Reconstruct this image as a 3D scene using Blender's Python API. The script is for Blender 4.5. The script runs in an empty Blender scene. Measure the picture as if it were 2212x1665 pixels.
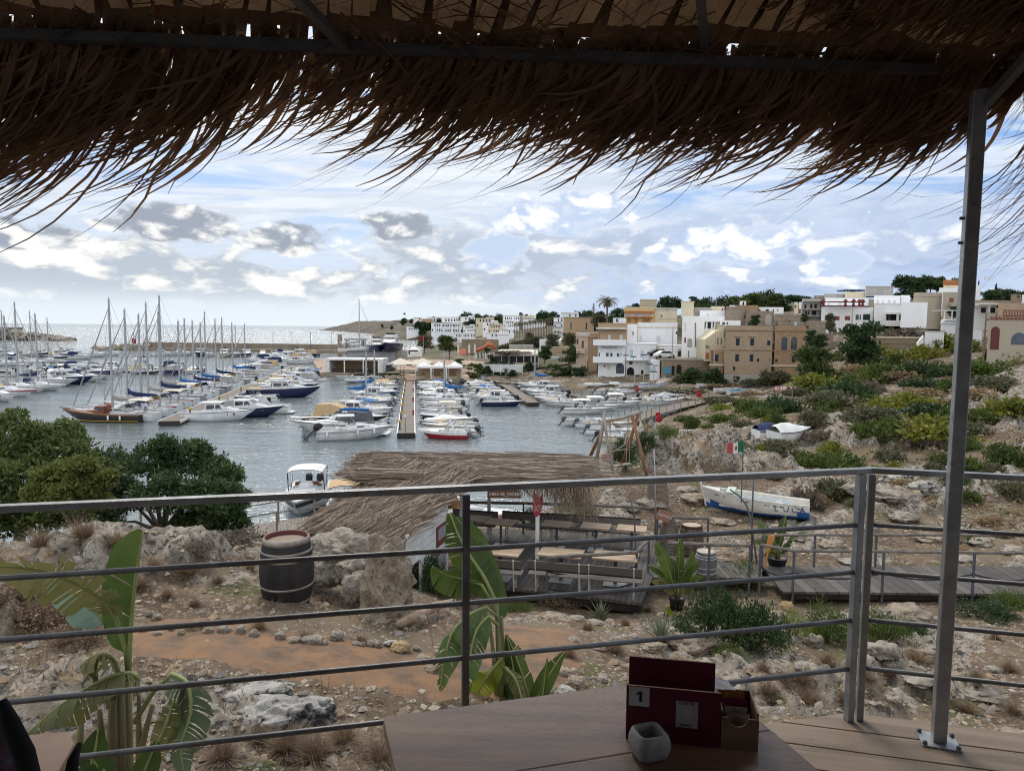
import bpy,bmesh,math,random
import numpy as np
from mathutils import Vector,Matrix
R_=math.radians
random.seed(7)
SC=bpy.context.scene
COL=SC.collection
CAMH=11.0
FPX=1504.0
_p,_r=R_(4.77),R_(.52)
_f=np.array([0,math.cos(_p),-math.sin(_p)])
_r0=np.array([1.,0,0]);_u0=np.array([0,math.sin(_p),math.cos(_p)])
_rt=_r0*math.cos(_r)+_u0*math.sin(_r);_up=_u0*math.cos(_r)-_r0*math.sin(_r)
cam=bpy.data.objects.new('camera',bpy.data.cameras.new('camera'))
COL.objects.link(cam);SC.camera=cam
cam.data.sensor_width=36;cam.data.lens=36*FPX/2212
cam.data.clip_start=.05;cam.data.clip_end=20000
cam.matrix_world=Matrix(((_rt[0],_up[0],-_f[0],0),(_rt[1],_up[1],-_f[1],0),(_rt[2],_up[2],-_f[2],CAMH),(0,0,0,1)))
cam.data.dof.use_dof=False
def ray(px,py):return _rt*((px-1106)/FPX)+_up*(-(py-832.5)/FPX)+_f
def at(px,py,Y):
 d=ray(px,py);t=Y/d[1]
 return Vector((d[0]*t,Y,CAMH+d[2]*t))
def atz(px,py,z):
 d=ray(px,py);t=(z-CAMH)/d[2]
 return Vector((d[0]*t,d[1]*t,z))
SUN_EL,SUN_AZ=R_(50),R_(-16)
W=bpy.data.worlds.new('World');SC.world=W;W.use_nodes=True
SC.view_settings.view_transform='Standard';SC.view_settings.look='None'
SC.view_settings.exposure=.36;SC.view_settings.gamma=1
SC.cycles.max_bounces=6;SC.cycles.diffuse_bounces=3;SC.cycles.glossy_bounces=3
SC.cycles.transparent_max_bounces=8;SC.cycles.transmission_bounces=3
SC.cycles.use_denoising=True;SC.cycles.filter_width=1.05
sl=bpy.data.lights.new('sun','SUN');sl.energy=1.7;sl.angle=R_(20);sl.color=(1,.93,.82)
sun=bpy.data.objects.new('sun',sl);COL.objects.link(sun)
sun.rotation_euler=(R_(90)-SUN_EL,0,-SUN_AZ+math.pi)
sun.location=(0,0,60)
class NT:
 """terse node graph writer"""
 def __init__(s,t):s.t=t;t.nodes.clear()
 def n(s,typ,inp=None,**kw):
  nd=s.t.nodes.new(typ)
  for k,v in kw.items():setattr(nd,k,v)
  for k,v in(inp or{}).items():
   i=nd.inputs[k]
   if isinstance(v,bpy.types.NodeSocket):s.t.links.new(v,i)
   else:
    if i.type=='RGBA' and len(v)==3:v=(*v,1)
    i.default_value=v
  return nd
 def m(s,op,a,b=0.,c=0.,clamp=False):
  return s.n('ShaderNodeMath',{0:a,1:b,2:c},operation=op,use_clamp=clamp).outputs[0]
 def mix(s,f,a,b,bt='MIX'):
  nd=s.n('ShaderNodeMix',data_type='RGBA',blend_type=bt)
  for k,v in((0,f),(6,a),(7,b)):
   i=nd.inputs[k]
   if isinstance(v,bpy.types.NodeSocket):s.t.links.new(v,i)
   else:i.default_value=(*v,1)if k else v
  return nd.outputs[2]
 def noise(s,vec,scale,detail=4,rough=.55,dist=0,dims='3D'):
  return s.n('ShaderNodeTexNoise',{'Vector':vec,'Scale':scale,'Detail':detail,'Roughness':rough,'Distortion':dist},noise_dimensions=dims).outputs[0]
 def ss(s,x,a,b):
  return s.n('ShaderNodeMapRange',{0:x,1:a,2:b,3:0.,4:1.},interpolation_type='SMOOTHSTEP').outputs[0]
 def comb(s,x,y,z):return s.n('ShaderNodeCombineXYZ',{0:x,1:y,2:z}).outputs[0]
def build_sky():
 g=NT(W.node_tree)
 sky=g.n('ShaderNodeTexSky',sky_type='NISHITA',sun_disc=False)
 sky.sun_elevation=SUN_EL;sky.sun_rotation=SUN_AZ
 sky.air_density=1;sky.dust_density=1.6;sky.ozone_density=1.4
 tc=g.n('ShaderNodeTexCoord').outputs['Generated']
 xyz=g.n('ShaderNodeSeparateXYZ',{0:tc})
 X,Y,Z=xyz.outputs
 az=g.m('ARCTAN2',X,Y)
 el=g.m('ARCSINE',Z)
 elp=g.m('MAXIMUM',el,0.)
 sd=(math.sin(SUN_AZ)*math.cos(SUN_EL),math.cos(SUN_AZ)*math.cos(SUN_EL),math.sin(SUN_EL))
 dt=g.n('ShaderNodeVectorMath',{0:tc,1:sd},operation='DOT_PRODUCT').outputs['Value']
 glow=g.ss(dt,.62,1.)
 iz=g.m('DIVIDE',1.,g.m('ADD',g.m('MAXIMUM',Z,0.),.06))
 pl=g.comb(g.m('MULTIPLY',X,iz),g.m('MULTIPLY',Y,iz),0.)
 lr=g.ss(az,-.30,.55)
 hz=g.m('POWER',g.m('SUBTRACT',1.,g.m('MINIMUM',g.m('MULTIPLY',elp,2.6),1.)),3.)
 hcol=g.mix(lr,(6.6,7.2,7.6),(3.9,4.9,6.6))
 base=g.mix(g.m('MULTIPLY',hz,.9),g.mix(.6,sky.outputs[0],(1.6,3.5,7.4)),hcol)
 n1=g.noise(g.n('ShaderNodeMapping',{0:pl,2:(0,0,.45),3:(.7,1.25,1)}).outputs[0],1.0,9,.62,1.0)
 n1b=g.noise(pl,.45,4,.55)
 c1=g.ss(g.m('ADD',n1,g.m('MULTIPLY',g.m('SUBTRACT',n1b,.5),.7)),.30,.50)
 c1=g.m('MULTIPLY',c1,g.ss(el,.04,.16))
 tex=g.ss(g.noise(g.n('ShaderNodeMapping',{0:pl,2:(0,0,.45),3:(1.2,3.2,1)}).outputs[0],1.3,7,.62,.5),.34,.66)
 hi=g.mix(glow,(6.5,7.1,7.9),(9.2,9.0,8.4))
 hi=g.mix(g.m('MULTIPLY',tex,.62),hi,g.mix(lr,(4.9,5.4,6.2),(4.2,5.1,6.9)))
 col=g.mix(g.m('MULTIPLY',c1,.92),base,hi)
 def cum(col,sc,off,stretch,lo,hi_,k,dark,lit,de,extra,ek):
  """heaped cloud: density noise in azimuth / elevation, bright rims, grey bellies"""
  def dens(dy):
   e_=g.m('ADD',el,dy)
   v=g.comb(g.m('ADD',az,off),g.m('MULTIPLY',e_,stretch),off)
   a_=g.noise(v,sc,3,.55,.3)
   f_=g.noise(v,sc*3.3,7,.58,.35)
   return g.m('ADD',g.m('MULTIPLY',a_,.56),g.m('MULTIPLY',f_,.44))
  d0,d1=g.m('ADD',dens(0.),extra),g.m('ADD',dens(de),extra)
  kk=g.m('MULTIPLY',g.ss(d0,lo,hi_),k)
  lt=g.ss(g.m('SUBTRACT',d0,d1),-.01,.10)
  lt=g.m('MAXIMUM',lt,g.m('MULTIPLY',g.m('SUBTRACT',1.,g.ss(d0,lo,hi_+.02)),ek))
  return g.mix(kk,col,g.mix(lt,dark,lit))
 def blob(a0,e0,wa,we):
  da=g.m('DIVIDE',g.m('SUBTRACT',az,a0),wa);de_=g.m('DIVIDE',g.m('SUBTRACT',el,e0),we)
  r=g.m('ADD',g.m('MULTIPLY',da,da),g.m('MULTIPLY',de_,de_))
  return g.m('SUBTRACT',1.,g.ss(r,0.,1.))
 def top(*bs):
  r=bs[0]
  for q in bs[1:]:r=g.m('MAXIMUM',r,q)
  return r
 nz=g.m('SUBTRACT',g.noise(g.comb(az,el,1.),8.,7,.6),.5)
 sheet=g.m('MULTIPLY',g.ss(g.m('ADD',az,g.m('MULTIPLY',nz,.5)),-.10,.16),g.m('SUBTRACT',1.,g.ss(g.m('ADD',el,g.m('MULTIPLY',nz,.11)),.13,.19)))
 shc=g.mix(g.ss(g.noise(g.comb(az,g.m('MULTIPLY',el,2.4),4.),5.5,7,.62,.4),.36,.66),(3.5,4.4,6.2),(5.1,6.0,7.5))
 col=g.mix(g.m('MULTIPLY',sheet,.88),col,shc)
 dk=g.mix(lr,(4.2,4.7,5.4),(3.8,4.7,6.3))
 lt_=g.mix(lr,(8.6,8.45,8.0),(7.8,8.0,8.4))
 band=g.m('MULTIPLY',g.ss(el,.014,.05),g.m('SUBTRACT',1.,g.ss(el,.11,.17)))
 col=cum(col,4.5,3.7,2.2,.50,.58,band,dk,lt_,.02,g.m('MULTIPLY',top(blob(.0,.085,.34,.07),blob(-.6,.06,.25,.06),blob(-.33,.055,.3,.04)),.12),.45)
 one=g.m('ADD',el,5.)
 col=cum(col,6.5,9.1,1.7,.62,.70,1.,(3.0,3.35,4.0),(7.8,7.8,7.7),.02,g.m('MULTIPLY',top(blob(-.44,.128,.15,.034),blob(-.30,.118,.13,.034),blob(-.155,.137,.085,.034),blob(-.62,.105,.10,.03)),.27),.35)
 col=cum(col,6.5,23.3,1.7,.62,.69,1.,(4.7,5.6,7.2),(8.8,8.9,9.0),.024,g.m('MULTIPLY',top(blob(.30,.118,.13,.05),blob(.225,.098,.07,.03),blob(.43,.085,.06,.028),blob(.10,.16,.16,.05),blob(-.02,.10,.1,.04)),.25),.5)
 veil=g.m('MULTIPLY',g.m('MULTIPLY',g.m('SUBTRACT',1.,g.ss(el,.0,.075)),g.m('SUBTRACT',1.,lr)),.6)
 col=g.mix(veil,col,(6.9,7.5,7.8))
 gl=g.m('POWER',g.m('MAXIMUM',dt,0.),26.)
 col=g.mix(g.m('MULTIPLY',gl,.8),col,(17,16.2,14.8))
 back=g.m('MULTIPLY',g.ss(Y,.0,-.55),g.ss(Z,.0,.25))  # unseen sky behind the camera, brightened to fill camera-facing sides
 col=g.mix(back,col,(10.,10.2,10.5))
 col=g.mix(g.ss(Z,-.02,0.),(1.4,1.6,1.8),col)
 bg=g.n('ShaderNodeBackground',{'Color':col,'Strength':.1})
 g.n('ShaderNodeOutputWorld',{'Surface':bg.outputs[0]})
build_sky()
class MB:
 def __init__(s):s.v=[];s.f=[];s.mi=[];s.uv=None
 def add(s,vs,fs,mi=0):
  o=len(s.v);s.v.extend(tuple(p)for p in vs)
  s.f.extend(tuple(i+o for i in f)for f in fs);s.mi.extend([mi]*len(fs));return s
 def box(s,c,d,rz=0,mi=0,rx=0,ry=0):
  x,y,z=d[0]/2,d[1]/2,d[2]/2
  M=Matrix.Translation(c)@Matrix.Rotation(rz,4,'Z')@Matrix.Rotation(ry,4,'Y')@Matrix.Rotation(rx,4,'X')
  vs=[M@Vector((a*x,b*y,e*z))for e in(-1,1)for a,b in((-1,-1),(1,-1),(1,1),(-1,1))]
  return s.add(vs,[(3,2,1,0),(4,5,6,7),(0,1,5,4),(1,2,6,5),(2,3,7,6),(3,0,4,7)],mi)
 def bx(s,x0,x1,y0,y1,z0,z1,mi=0):
  return s.box(((x0+x1)/2,(y0+y1)/2,(z0+z1)/2),(abs(x1-x0),abs(y1-y0),abs(z1-z0)),0,mi)
 def beam(s,a,b,w,h=None,mi=0,up=(0,0,1)):
  a,b=Vector(a),Vector(b);h=h or w;d=(b-a).normalized()
  u=Vector(up)
  if abs(d.dot(u))>.98:u=Vector((0,1,0))
  r=d.cross(u).normalized()*w/2;n=r.cross(d).normalized()*h/2
  vs=[p+i*r+j*n for p in(a,b)for i,j in((-1,-1),(1,-1),(1,1),(-1,1))]
  return s.add(vs,[(0,1,2,3),(7,6,5,4),(1,0,4,5),(2,1,5,6),(3,2,6,7),(0,3,7,4)],mi)
 def tube(s,pts,rad,n=6,mi=0,cap=True):
  pts=[Vector(p)for p in pts];k=len(pts)
  rs=rad if isinstance(rad,(list,tuple))else[rad]*k
  vs=[];pr=None
  for i,p in enumerate(pts):
   d=(pts[min(i+1,k-1)]-pts[max(i-1,0)])
   d=d.normalized()if d.length>1e-9 else Vector((0,0,1))
   if pr is None:
    u=Vector((0,0,1))if abs(d.z)<.9 else Vector((1,0,0))
    r=d.cross(u).normalized()
   else:
    r=pr-d*pr.dot(d);r=r.normalized()if r.length>1e-6 else d.orthogonal().normalized()
   pr=r;q=d.cross(r)
   for j in range(n):
    a=2*math.pi*j/n;vs.append(p+(r*math.cos(a)+q*math.sin(a))*rs[i])
  fs=[(i*n+j,i*n+(j+1)%n,(i+1)*n+(j+1)%n,(i+1)*n+j)for i in range(k-1)for j in range(n)]
  if cap:fs+=[tuple(range(n-1,-1,-1)),tuple(range((k-1)*n,k*n))]
  return s.add(vs,fs,mi)
 def lathe(s,prof,c=(0,0,0),n=24,mi=0,cap=True,M=None):
  vs=[]
  for r,z in prof:
   for j in range(n):
    a=2*math.pi*j/n;p=Vector((r*math.cos(a),r*math.sin(a),z))
    vs.append((M@p if M else p)+Vector(c))
  k=len(prof)
  fs=[(i*n+j,i*n+(j+1)%n,(i+1)*n+(j+1)%n,(i+1)*n+j)for i in range(k-1)for j in range(n)]
  if cap:fs+=[tuple(range(n-1,-1,-1)),tuple(range((k-1)*n,k*n))]
  return s.add(vs,fs,mi)
 def prism(s,poly,z0,z1,mi=0):
  n=len(poly)
  vs=[(x,y,z0)for x,y in poly]+[(x,y,z1)for x,y in poly]
  fs=[tuple(range(n-1,-1,-1)),tuple(range(n,2*n))]+[(i,(i+1)%n,n+(i+1)%n,n+i)for i in range(n)]
  return s.add(vs,fs,mi)
 def ribbon(s,pts,ws,side,mi=0):
  vs=[]
  for p,w in zip(pts,ws):
   vs+=[p-side*w/2,p+side*w/2]
  return s.add(vs,[(2*i,2*i+1,2*i+3,2*i+2)for i in range(len(pts)-1)],mi)
 def sphere(s,c,r,nu=10,nv=6,mi=0):
  if not isinstance(r,(tuple,list)):r=(r,r,r)
  prof=[(max(math.sin(math.pi*i/nv),1e-3),-math.cos(math.pi*i/nv))for i in range(nv+1)]
  return s.lathe(prof,c,nu,mi,True,Matrix.Diagonal((*r,1)))
 def build(s,name,mats,parent=None,smooth=False,off=None,bevel=0):
  me=bpy.data.meshes.new(name)
  vs=s.v
  if off is None and parent is not None and parent.get('_w'):off=ORG[parent.name]
  if off is not None:vs=[(a-off[0],b-off[1],c-off[2])for a,b,c in vs]
  me.from_pydata(vs,[],s.f)
  if not isinstance(mats,(list,tuple)):mats=[mats]
  for m in mats:me.materials.append(m)
  if len(mats)>1:me.polygons.foreach_set('material_index',s.mi)
  if smooth:me.polygons.foreach_set('use_smooth',[True]*len(me.polygons))
  me.update()
  o=bpy.data.objects.new(name,me);COL.objects.link(o)
  if parent is not None:o.parent=parent
  if bevel:
   b=o.modifiers.new('bevel','BEVEL');b.width=bevel;b.segments=2;b.limit_method='ANGLE'
  return o
ORG={}
def tag(o,label=None,cat=None,group=None,kind=None):
 if label:o['label']=label
 if cat:o['category']=cat
 if group:o['group']=group
 if kind:o['kind']=kind
 return o
def thing(name,label,cat,loc=(0,0,0),rz=0,group=None,world=False):
 """an Empty at the thing's base; world=True: parts are given in world coordinates"""
 o=bpy.data.objects.new(name,None);COL.objects.link(o);o.empty_display_size=.3
 o.location=loc;o.rotation_euler=(0,0,rz)
 if world:o['_w']=1;ORG[o.name]=tuple(loc)
 return tag(o,label,cat,group)
def single(mb,name,mats,label,cat,group=None,smooth=False,origin=None,bevel=0):
 """a thing that is one mesh, origin moved to its base"""
 if origin is None:
  a=np.array(mb.v);origin=(a[:,0].mean(),a[:,1].mean(),a[:,2].min())
 o=mb.build(name,mats,None,smooth,off=origin,bevel=bevel);o.location=origin
 return tag(o,label,cat,group)
def struct(mb,name,mats,smooth=False,kind='structure'):
 o=mb.build(name,mats,None,smooth);o['kind']=kind;return o
def dup(root,loc,rz=0,label=None,group=None,scale=None):
 def cp(o,par):
  c=o.copy();COL.objects.link(c)
  if par is not None:c.parent=par
  for ch in o.children:cp(ch,c)
  return c
 r=cp(root,None);r.location=loc
 e=r.rotation_euler.copy();r.rotation_euler=(e.x,e.y,rz)
 if scale is not None:r.scale=scale if isinstance(scale,(tuple,list))else(scale,)*3
 if label:r['label']=label
 if group:r['group']=group
 return r
def setmat(root,part,m):
 for ch in root.children:
  if ch.name.split('.')[0]==part:
   for sl_ in ch.material_slots[:1]:sl_.link='OBJECT';sl_.material=m
_rng=np.random.RandomState(3)
_PT=_rng.permutation(512);_PT=np.concatenate([_PT]*3)
_G3=_rng.normal(size=(512,3));_G3/=np.linalg.norm(_G3,axis=1)[:,None]
def pn(x,y,z=0.):
 x,y,z=np.broadcast_arrays(np.asarray(x,float),np.asarray(y,float),np.asarray(z,float))
 xi,yi,zi=np.floor(x).astype(int),np.floor(y).astype(int),np.floor(z).astype(int)
 fx,fy,fz=x-xi,y-yi,z-zi
 w=lambda t:t*t*t*(t*(t*6-15)+10)
 u,v,q=w(fx),w(fy),w(fz);out=0
 for a in(0,1):
  for b in(0,1):
   for c in(0,1):
    h=_PT[(_PT[(_PT[(xi+a)&511]+yi+b)&511]+zi+c)&511];g_=_G3[h]
    d=g_[...,0]*(fx-a)+g_[...,1]*(fy-b)+g_[...,2]*(fz-c)
    out=out+(u if a else 1-u)*(v if b else 1-v)*(q if c else 1-q)*d
 return out*1.5
def fbm(x,y,z=0.,o=4,g=.5):
 s=0;a=1.;k=1.
 for i in range(o):s=s+a*pn(x*k+i*17.3,y*k+i*9.1,z*k+i*4.7);a*=g;k*=2.03
 return s
def ridge(x,y,z=0.,o=4,g=.5):
 s=0;a=1.;k=1.
 for i in range(o):s=s+a*(1-np.abs(pn(x*k+i*17.3,y*k+i*9.1,z*k+i*4.7))*2);a*=g;k*=2.03
 return s
MATS={}
def mat(name,c1,c2=None,sc=4.,rough=.75,bump=0.,bsc=None,metal=0.,det=5,st=(1,1,1),lo=.35,hi=.65,spec=.4,rnd=0.,c3=None,sc3=None,lo3=.55,hi3=.65,coat=0.,trans=0.,coord='Object',bd=.02):
 if name in MATS:return MATS[name]
 m=bpy.data.materials.new(name);m.use_nodes=True;g=NT(m.node_tree);MATS[name]=m
 tc=g.n('ShaderNodeTexCoord').outputs[coord]
 v=g.n('ShaderNodeMapping',{0:tc,3:st}).outputs[0]
 col=c1
 if c2 is not None:
  col=g.mix(g.ss(g.noise(v,sc,det,.6),lo,hi),c1,c2)
 if c3 is not None:
  col=g.mix(g.ss(g.noise(v,sc3 or sc*3,det,.65),lo3,hi3),col,c3)
 if rnd:
  oi=g.n('ShaderNodeObjectInfo').outputs['Random']
  f=g.m('ADD',g.m('MULTIPLY',g.m('SUBTRACT',oi,.5),rnd),1.)
  col=g.mix(1.,col,g.comb(f,f,f),'MULTIPLY')
 inp={'Base Color':col,'Roughness':rough,'Metallic':metal,'Specular IOR Level':spec,'Coat Weight':coat}
 if bump:
  inp['Normal']=g.n('ShaderNodeBump',{'Strength':bump,'Distance':bd,'Height':g.noise(v,bsc or sc*4,5,.65)}).outputs[0]
 b=g.n('ShaderNodeBsdfPrincipled',inp).outputs[0]
 if trans:
  t=g.n('ShaderNodeBsdfTranslucent',{'Color':col}).outputs[0]
  b=g.n('ShaderNodeMixShader',{0:trans,1:b,2:t}).outputs[0]
 g.n('ShaderNodeOutputMaterial',{0:b})
 return m
def plank_mat(name,c1,c2,width,axis=0,gap=.06,rough=.7,dirt=None,off=0.):
 """boards along one axis with grooves and a tone per board"""
 if name in MATS:return MATS[name]
 m=bpy.data.materials.new(name);m.use_nodes=True;g=NT(m.node_tree);MATS[name]=m
 tc=g.n('ShaderNodeTexCoord').outputs['Object']
 s=g.n('ShaderNodeSeparateXYZ',{0:tc}).outputs
 a=g.m('ADD',g.m('DIVIDE',s[axis],width),100.+off)
 fr=g.m('FRACT',a);fl=g.m('FLOOR',a)
 w=g.n('ShaderNodeTexWhiteNoise',{1:fl},noise_dimensions='1D').outputs[0]
 stv=[9.,9.,9.];stv[1-axis if axis<2 else 0]=.8
 gn=g.noise(g.n('ShaderNodeVectorMath',{0:g.n('ShaderNodeMapping',{0:tc,3:stv}).outputs[0],1:g.comb(g.m('MULTIPLY',fl,7.3),0.,0.)},operation='ADD').outputs[0],1.6,7,.65)
 f=g.m('ADD',g.m('MULTIPLY',w,.5),g.m('MULTIPLY',gn,.6))
 col=g.mix(g.ss(f,.2,.85),c1,c2)
 if dirt:col=g.mix(g.ss(g.noise(tc,1.3,5,.6),.5,.75),col,dirt)
 gp=g.m('MAXIMUM',g.m('LESS_THAN',fr,gap),g.m('GREATER_THAN',fr,1-gap))
 col=g.mix(gp,col,(.012,.01,.008))
 bh=g.m('SUBTRACT',g.m('MULTIPLY',gn,.25),gp)
 b=g.n('ShaderNodeBsdfPrincipled',{'Base Color':col,'Roughness':rough,'Specular IOR Level':.3,'Normal':g.n('ShaderNodeBump',{'Strength':.6,'Distance':.01,'Height':bh}).outputs[0]}).outputs[0]
 g.n('ShaderNodeOutputMaterial',{0:b});return m
def stone_wall(name,c1,c2,bw=.5,bh=.25,mort=(.2,.16,.12),msz=.02,dirt=(.12,.1,.08),vert='Z'):
 if name in MATS:return MATS[name]
 m=bpy.data.materials.new(name);m.use_nodes=True;g=NT(m.node_tree);MATS[name]=m
 tc=g.n('ShaderNodeTexCoord').outputs['Object']
 s=g.n('ShaderNodeSeparateXYZ',{0:tc}).outputs
 v=g.comb(g.m('ADD',s[0],s[1]),s[2],0.)
 br=g.n('ShaderNodeTexBrick',{'Vector':v,'Color1':(*c1,1),'Color2':(*c2,1),'Mortar':(*mort,1),'Scale':1.,'Mortar Size':msz,'Brick Width':bw,'Row Height':bh,'Bias':0.})
 col=g.mix(g.m('MULTIPLY',g.ss(g.noise(tc,.35,8,.65),.45,.75),.6),br.outputs[0],dirt)
 col=g.mix(g.m('MULTIPLY',g.ss(g.noise(tc,3.,6,.65),.3,.8),.35),col,c2)
 b=g.n('ShaderNodeBsdfPrincipled',{'Base Color':col,'Roughness':.9,'Specular IOR Level':.2}).outputs[0]
 g.n('ShaderNodeOutputMaterial',{0:b});return m
def plaster(name,c,dirt=(.35,.32,.28),amt=.5,sc=.5):
 """painted render with rain streaks and grime"""
 if name in MATS:return MATS[name]
 m=bpy.data.materials.new(name);m.use_nodes=True;g=NT(m.node_tree);MATS[name]=m
 tc=g.n('ShaderNodeTexCoord').outputs['Object']
 a=g.noise(g.n('ShaderNodeMapping',{0:tc,3:(1,1,.18)}).outputs[0],sc*2.2,7,.65)
 b_=g.noise(tc,sc,6,.6)
 f=g.m('MULTIPLY',g.ss(g.m('ADD',g.m('MULTIPLY',a,.6),g.m('MULTIPLY',b_,.4)),.48,.74),amt)
 col=g.mix(f,c,dirt)
 b=g.n('ShaderNodeBsdfPrincipled',{'Base Color':col,'Roughness':.85,'Specular IOR Level':.25}).outputs[0]
 g.n('ShaderNodeOutputMaterial',{0:b});return m
_GC="""-7 1 6.9|0 1 6.7|6 1 6.5|-7 5 6.75|0 5 6.6|4 5 6.35|9 5 6.2|-9 11 6.7|-3.6 11 6.55|-1.6 10.5 6.45|0 9 6.4|1 11.3 5.9|3 10 5.8|-5 14 6.2|-9 15 6.1
-1.2 13.5 5.3|0 14 5.0|1.5 15 4.5|-2.2 15.2 5.2|-3.5 16.5 4.9|4.5 10.6 5.6|9 10 5.6|6.5 14.3 4.8|11 14 4.8|-1 16 4.1|2 16.2 4.0|5 17 3.9|8 17 3.95|12 18 4.0|9 19.5 3.95|3 19.5 3.9|0 21 3.8
9.5 21.8 4.0|11 26.3 4.0|13 30.4 4.2|16 35.6 4.0|5 25 4.0|7 26 3.95|4 23 3.9|16 45 3.6|25 60 3.2|34 73 3.6|47 89 5.6|58 110 7.5|18 22 4.3|23 30.6 5|31 42.7 5.5|36 49 6.3|42 55 7.8|60 75 8.6
40 64 4.6|27 50 4.4|20 38 4.5|13 38 3.3|17 55 2.2|23 77 1.2|31 96 1.1|41 111 1.6|48 122 3.0|60 125 9|9 33 4.2|12 62 .5|16 70 .55|21 85 .6|29 104 .7|25 118 .8|14 126 1.0|4 134 1.0|34 112 1.2|34 125 2
-5 16.5 4.8|-3.5 16 4.5|-2 20 3.9|0 23 3.6|-4 22 3.4|-5 27 2.2|-14 34 .5|-9 36 .2|-4 34 .8|0 33 1.6|3.2 37 .5|5.5 45 .3|3.7 28 4.4|5 31 4.7|7 33 4.5|2 29 3.4|6 36 3.2|9 40 2.6|9 48 1.5|11 55 .7|8.2 60 .2
-13 22 3.9|-17 18 5.2|-9 24 3.0|-10 28 1.8|-18 30 .9|-26 30 .4|-32 22 2|-22 14 6|-20 36 -.4|-30 36 -.8|-8 19 4.4
-10 44 -1|0 44 -1.5|3 55 -1.5|8 75 -1.5|-30 45 -1.5|-20 60 -2|0 100 -2|15 95 -1.5|10 85 -1.3|18 105 -1.2|12 118 -1.2|-40 90 -2|-60 60 -2|0 125 -1.5|5 65 -1|-3 131 -1.2
20 138 2.0|38 140 3.2|60 140 10|75 140 11|90 130 12|18 150 4|40 155 7|100 160 15|120 120 14|100 90 12|80 70 10|60 55 9.5|45 40 8.5|35 25 7|25 12 6|20 3 6.3
-30 160 1|-12 150 1|0 150 1|-30 200 1|-5 200 1.2|15 200 5|35 190 12|60 190 17|100 200 20|150 200 20|200 170 20|-10 300 3|10 300 6|40 300 12|90 300 17|160 300 22|-30 400 3|0 420 8|50 420 14|120 420 18|200 420 24|-45 600 2|-20 620 8|40 620 16|120 640 20|220 640 24|-90 640 -2|-70 300 -2|-60 240 -1|-80 450 -2|-62 190 -1|-52 160 -1"""
_g=np.array([[float(t)for t in e.split()]for l in _GC.split('\n')for e in l.split('|')])
def _wp(x,y):
 s=np.maximum(y,0)+9.
 return np.stack([x/s*3.2,np.log(s)*2.2],-1)
_gp=_wp(_g[:,0],_g[:,1])
_K=np.linalg.norm(_gp[:,None]-_gp[None],axis=-1)
_n=len(_g);_A=np.zeros((_n+1,_n+1));_A[:_n,:_n]=_K+np.eye(_n)*-.004;_A[:_n,_n]=1;_A[_n,:_n]=1
_cw=np.linalg.solve(_A,np.concatenate([_g[:,2],[0]]))
def hz0(x,y):
 x,y=np.broadcast_arrays(np.asarray(x,float),np.asarray(y,float));sh=x.shape
 q=_wp(x.ravel(),y.ravel());out=np.empty(len(q))
 for i in range(0,len(q),20000):
  out[i:i+20000]=np.linalg.norm(q[i:i+20000,None]-_gp[None],axis=-1)@_cw[:_n]+_cw[_n]
 return out.reshape(sh)
def seg_d(x,y,pts):
 d=np.full(np.shape(x),1e9)
 for(a,b),(c,e)in zip(pts[:-1],pts[1:]):
  vx,vy=c-a,e-b;t=np.clip(((x-a)*vx+(y-b)*vy)/(vx*vx+vy*vy),0,1)
  d=np.minimum(d,np.hypot(x-a-t*vx,y-b-t*vy))
 return d
PATH=[(-5.2,9.05),(-3.8,8.9),(-2.4,8.6),(-1.,8.5),(.1,9.1),(.45,10.3),(.5,11.7)]
OUT=[(-6.9,12.6,2.1,.75),(-7.8,9.6,1.4,.35),(-4.7,7.1,.9,.25),(-1.6,8.0,.55,.1),(8.3,35,3.6,1.6),(11.5,34.5,3.0,1.2),(6.2,33.5,2.0,1.2),(13.5,37,3,.9),(5.3,13.6,1.2,.25),(3.2,12.4,.8,.2),(8.2,15.2,1.3,.3),(4.7,9.6,.8,.2),(6.3,10.5,1.1,.3),(15,27,2.4,.7),(19,29,3,.8),(14,31,2.2,.5),(3.3,24.5,1.6,.45),(1.5,24.8,1.3,.55),(21,41,4,1.2),(27,45,4,1.4),(31,50,4,1.2),(36,46,4,1.3),(24,52,4,.9),(15,42,3,.7),(39,52,4,1.2),(30,39,3,1.),(44,60,5,1.)]
def hdet(x,y,z):
 """rock relief; returns dz and a 0..1 rockiness used by the ground material"""
 d=fbm(x*.9,y*.9,1.,4)*.10
 m=fbm(x*.33+5,y*.33,2.,3)
 rk=np.clip((m-.02)*2.6,0,1)
 rg=ridge(x*1.3,y*1.3,3.,4,.55)-.9
 dz=d+rk*np.clip(rg,-.25,1)*.20
 for ox,oy,r,h in OUT:
  q=np.clip(1-((x-ox)**2+(y-oy)**2)/(r*r)+fbm(x*1.1,y*1.1,ox,3)*.55,0,1)
  q=q*q*(3-2*q)
  dz=dz+(q*h*.85+np.minimum(q*1.5,1)*(.16+.08*h)*np.clip(ridge(x*1.7,y*1.7,7.,4,.5)-.9,-.6,.9));rk=np.maximum(rk,np.clip(q*1.6,0,1))
 pd=seg_d(x,y,PATH);pf=np.clip(1.5-pd,0,1)
 dz=dz*(1-.8*pf);rk=rk*(1-pf)
 fl=np.clip(1-np.abs(y-17.9)/2.6,0,1)*np.clip((x+1.)/1.5,0,1)
 dz=dz*(1-.8*np.clip(fl*2,0,1))
 far=np.clip((y-75)/60,0,1)
 return dz*(1+far*1.2),rk
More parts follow.
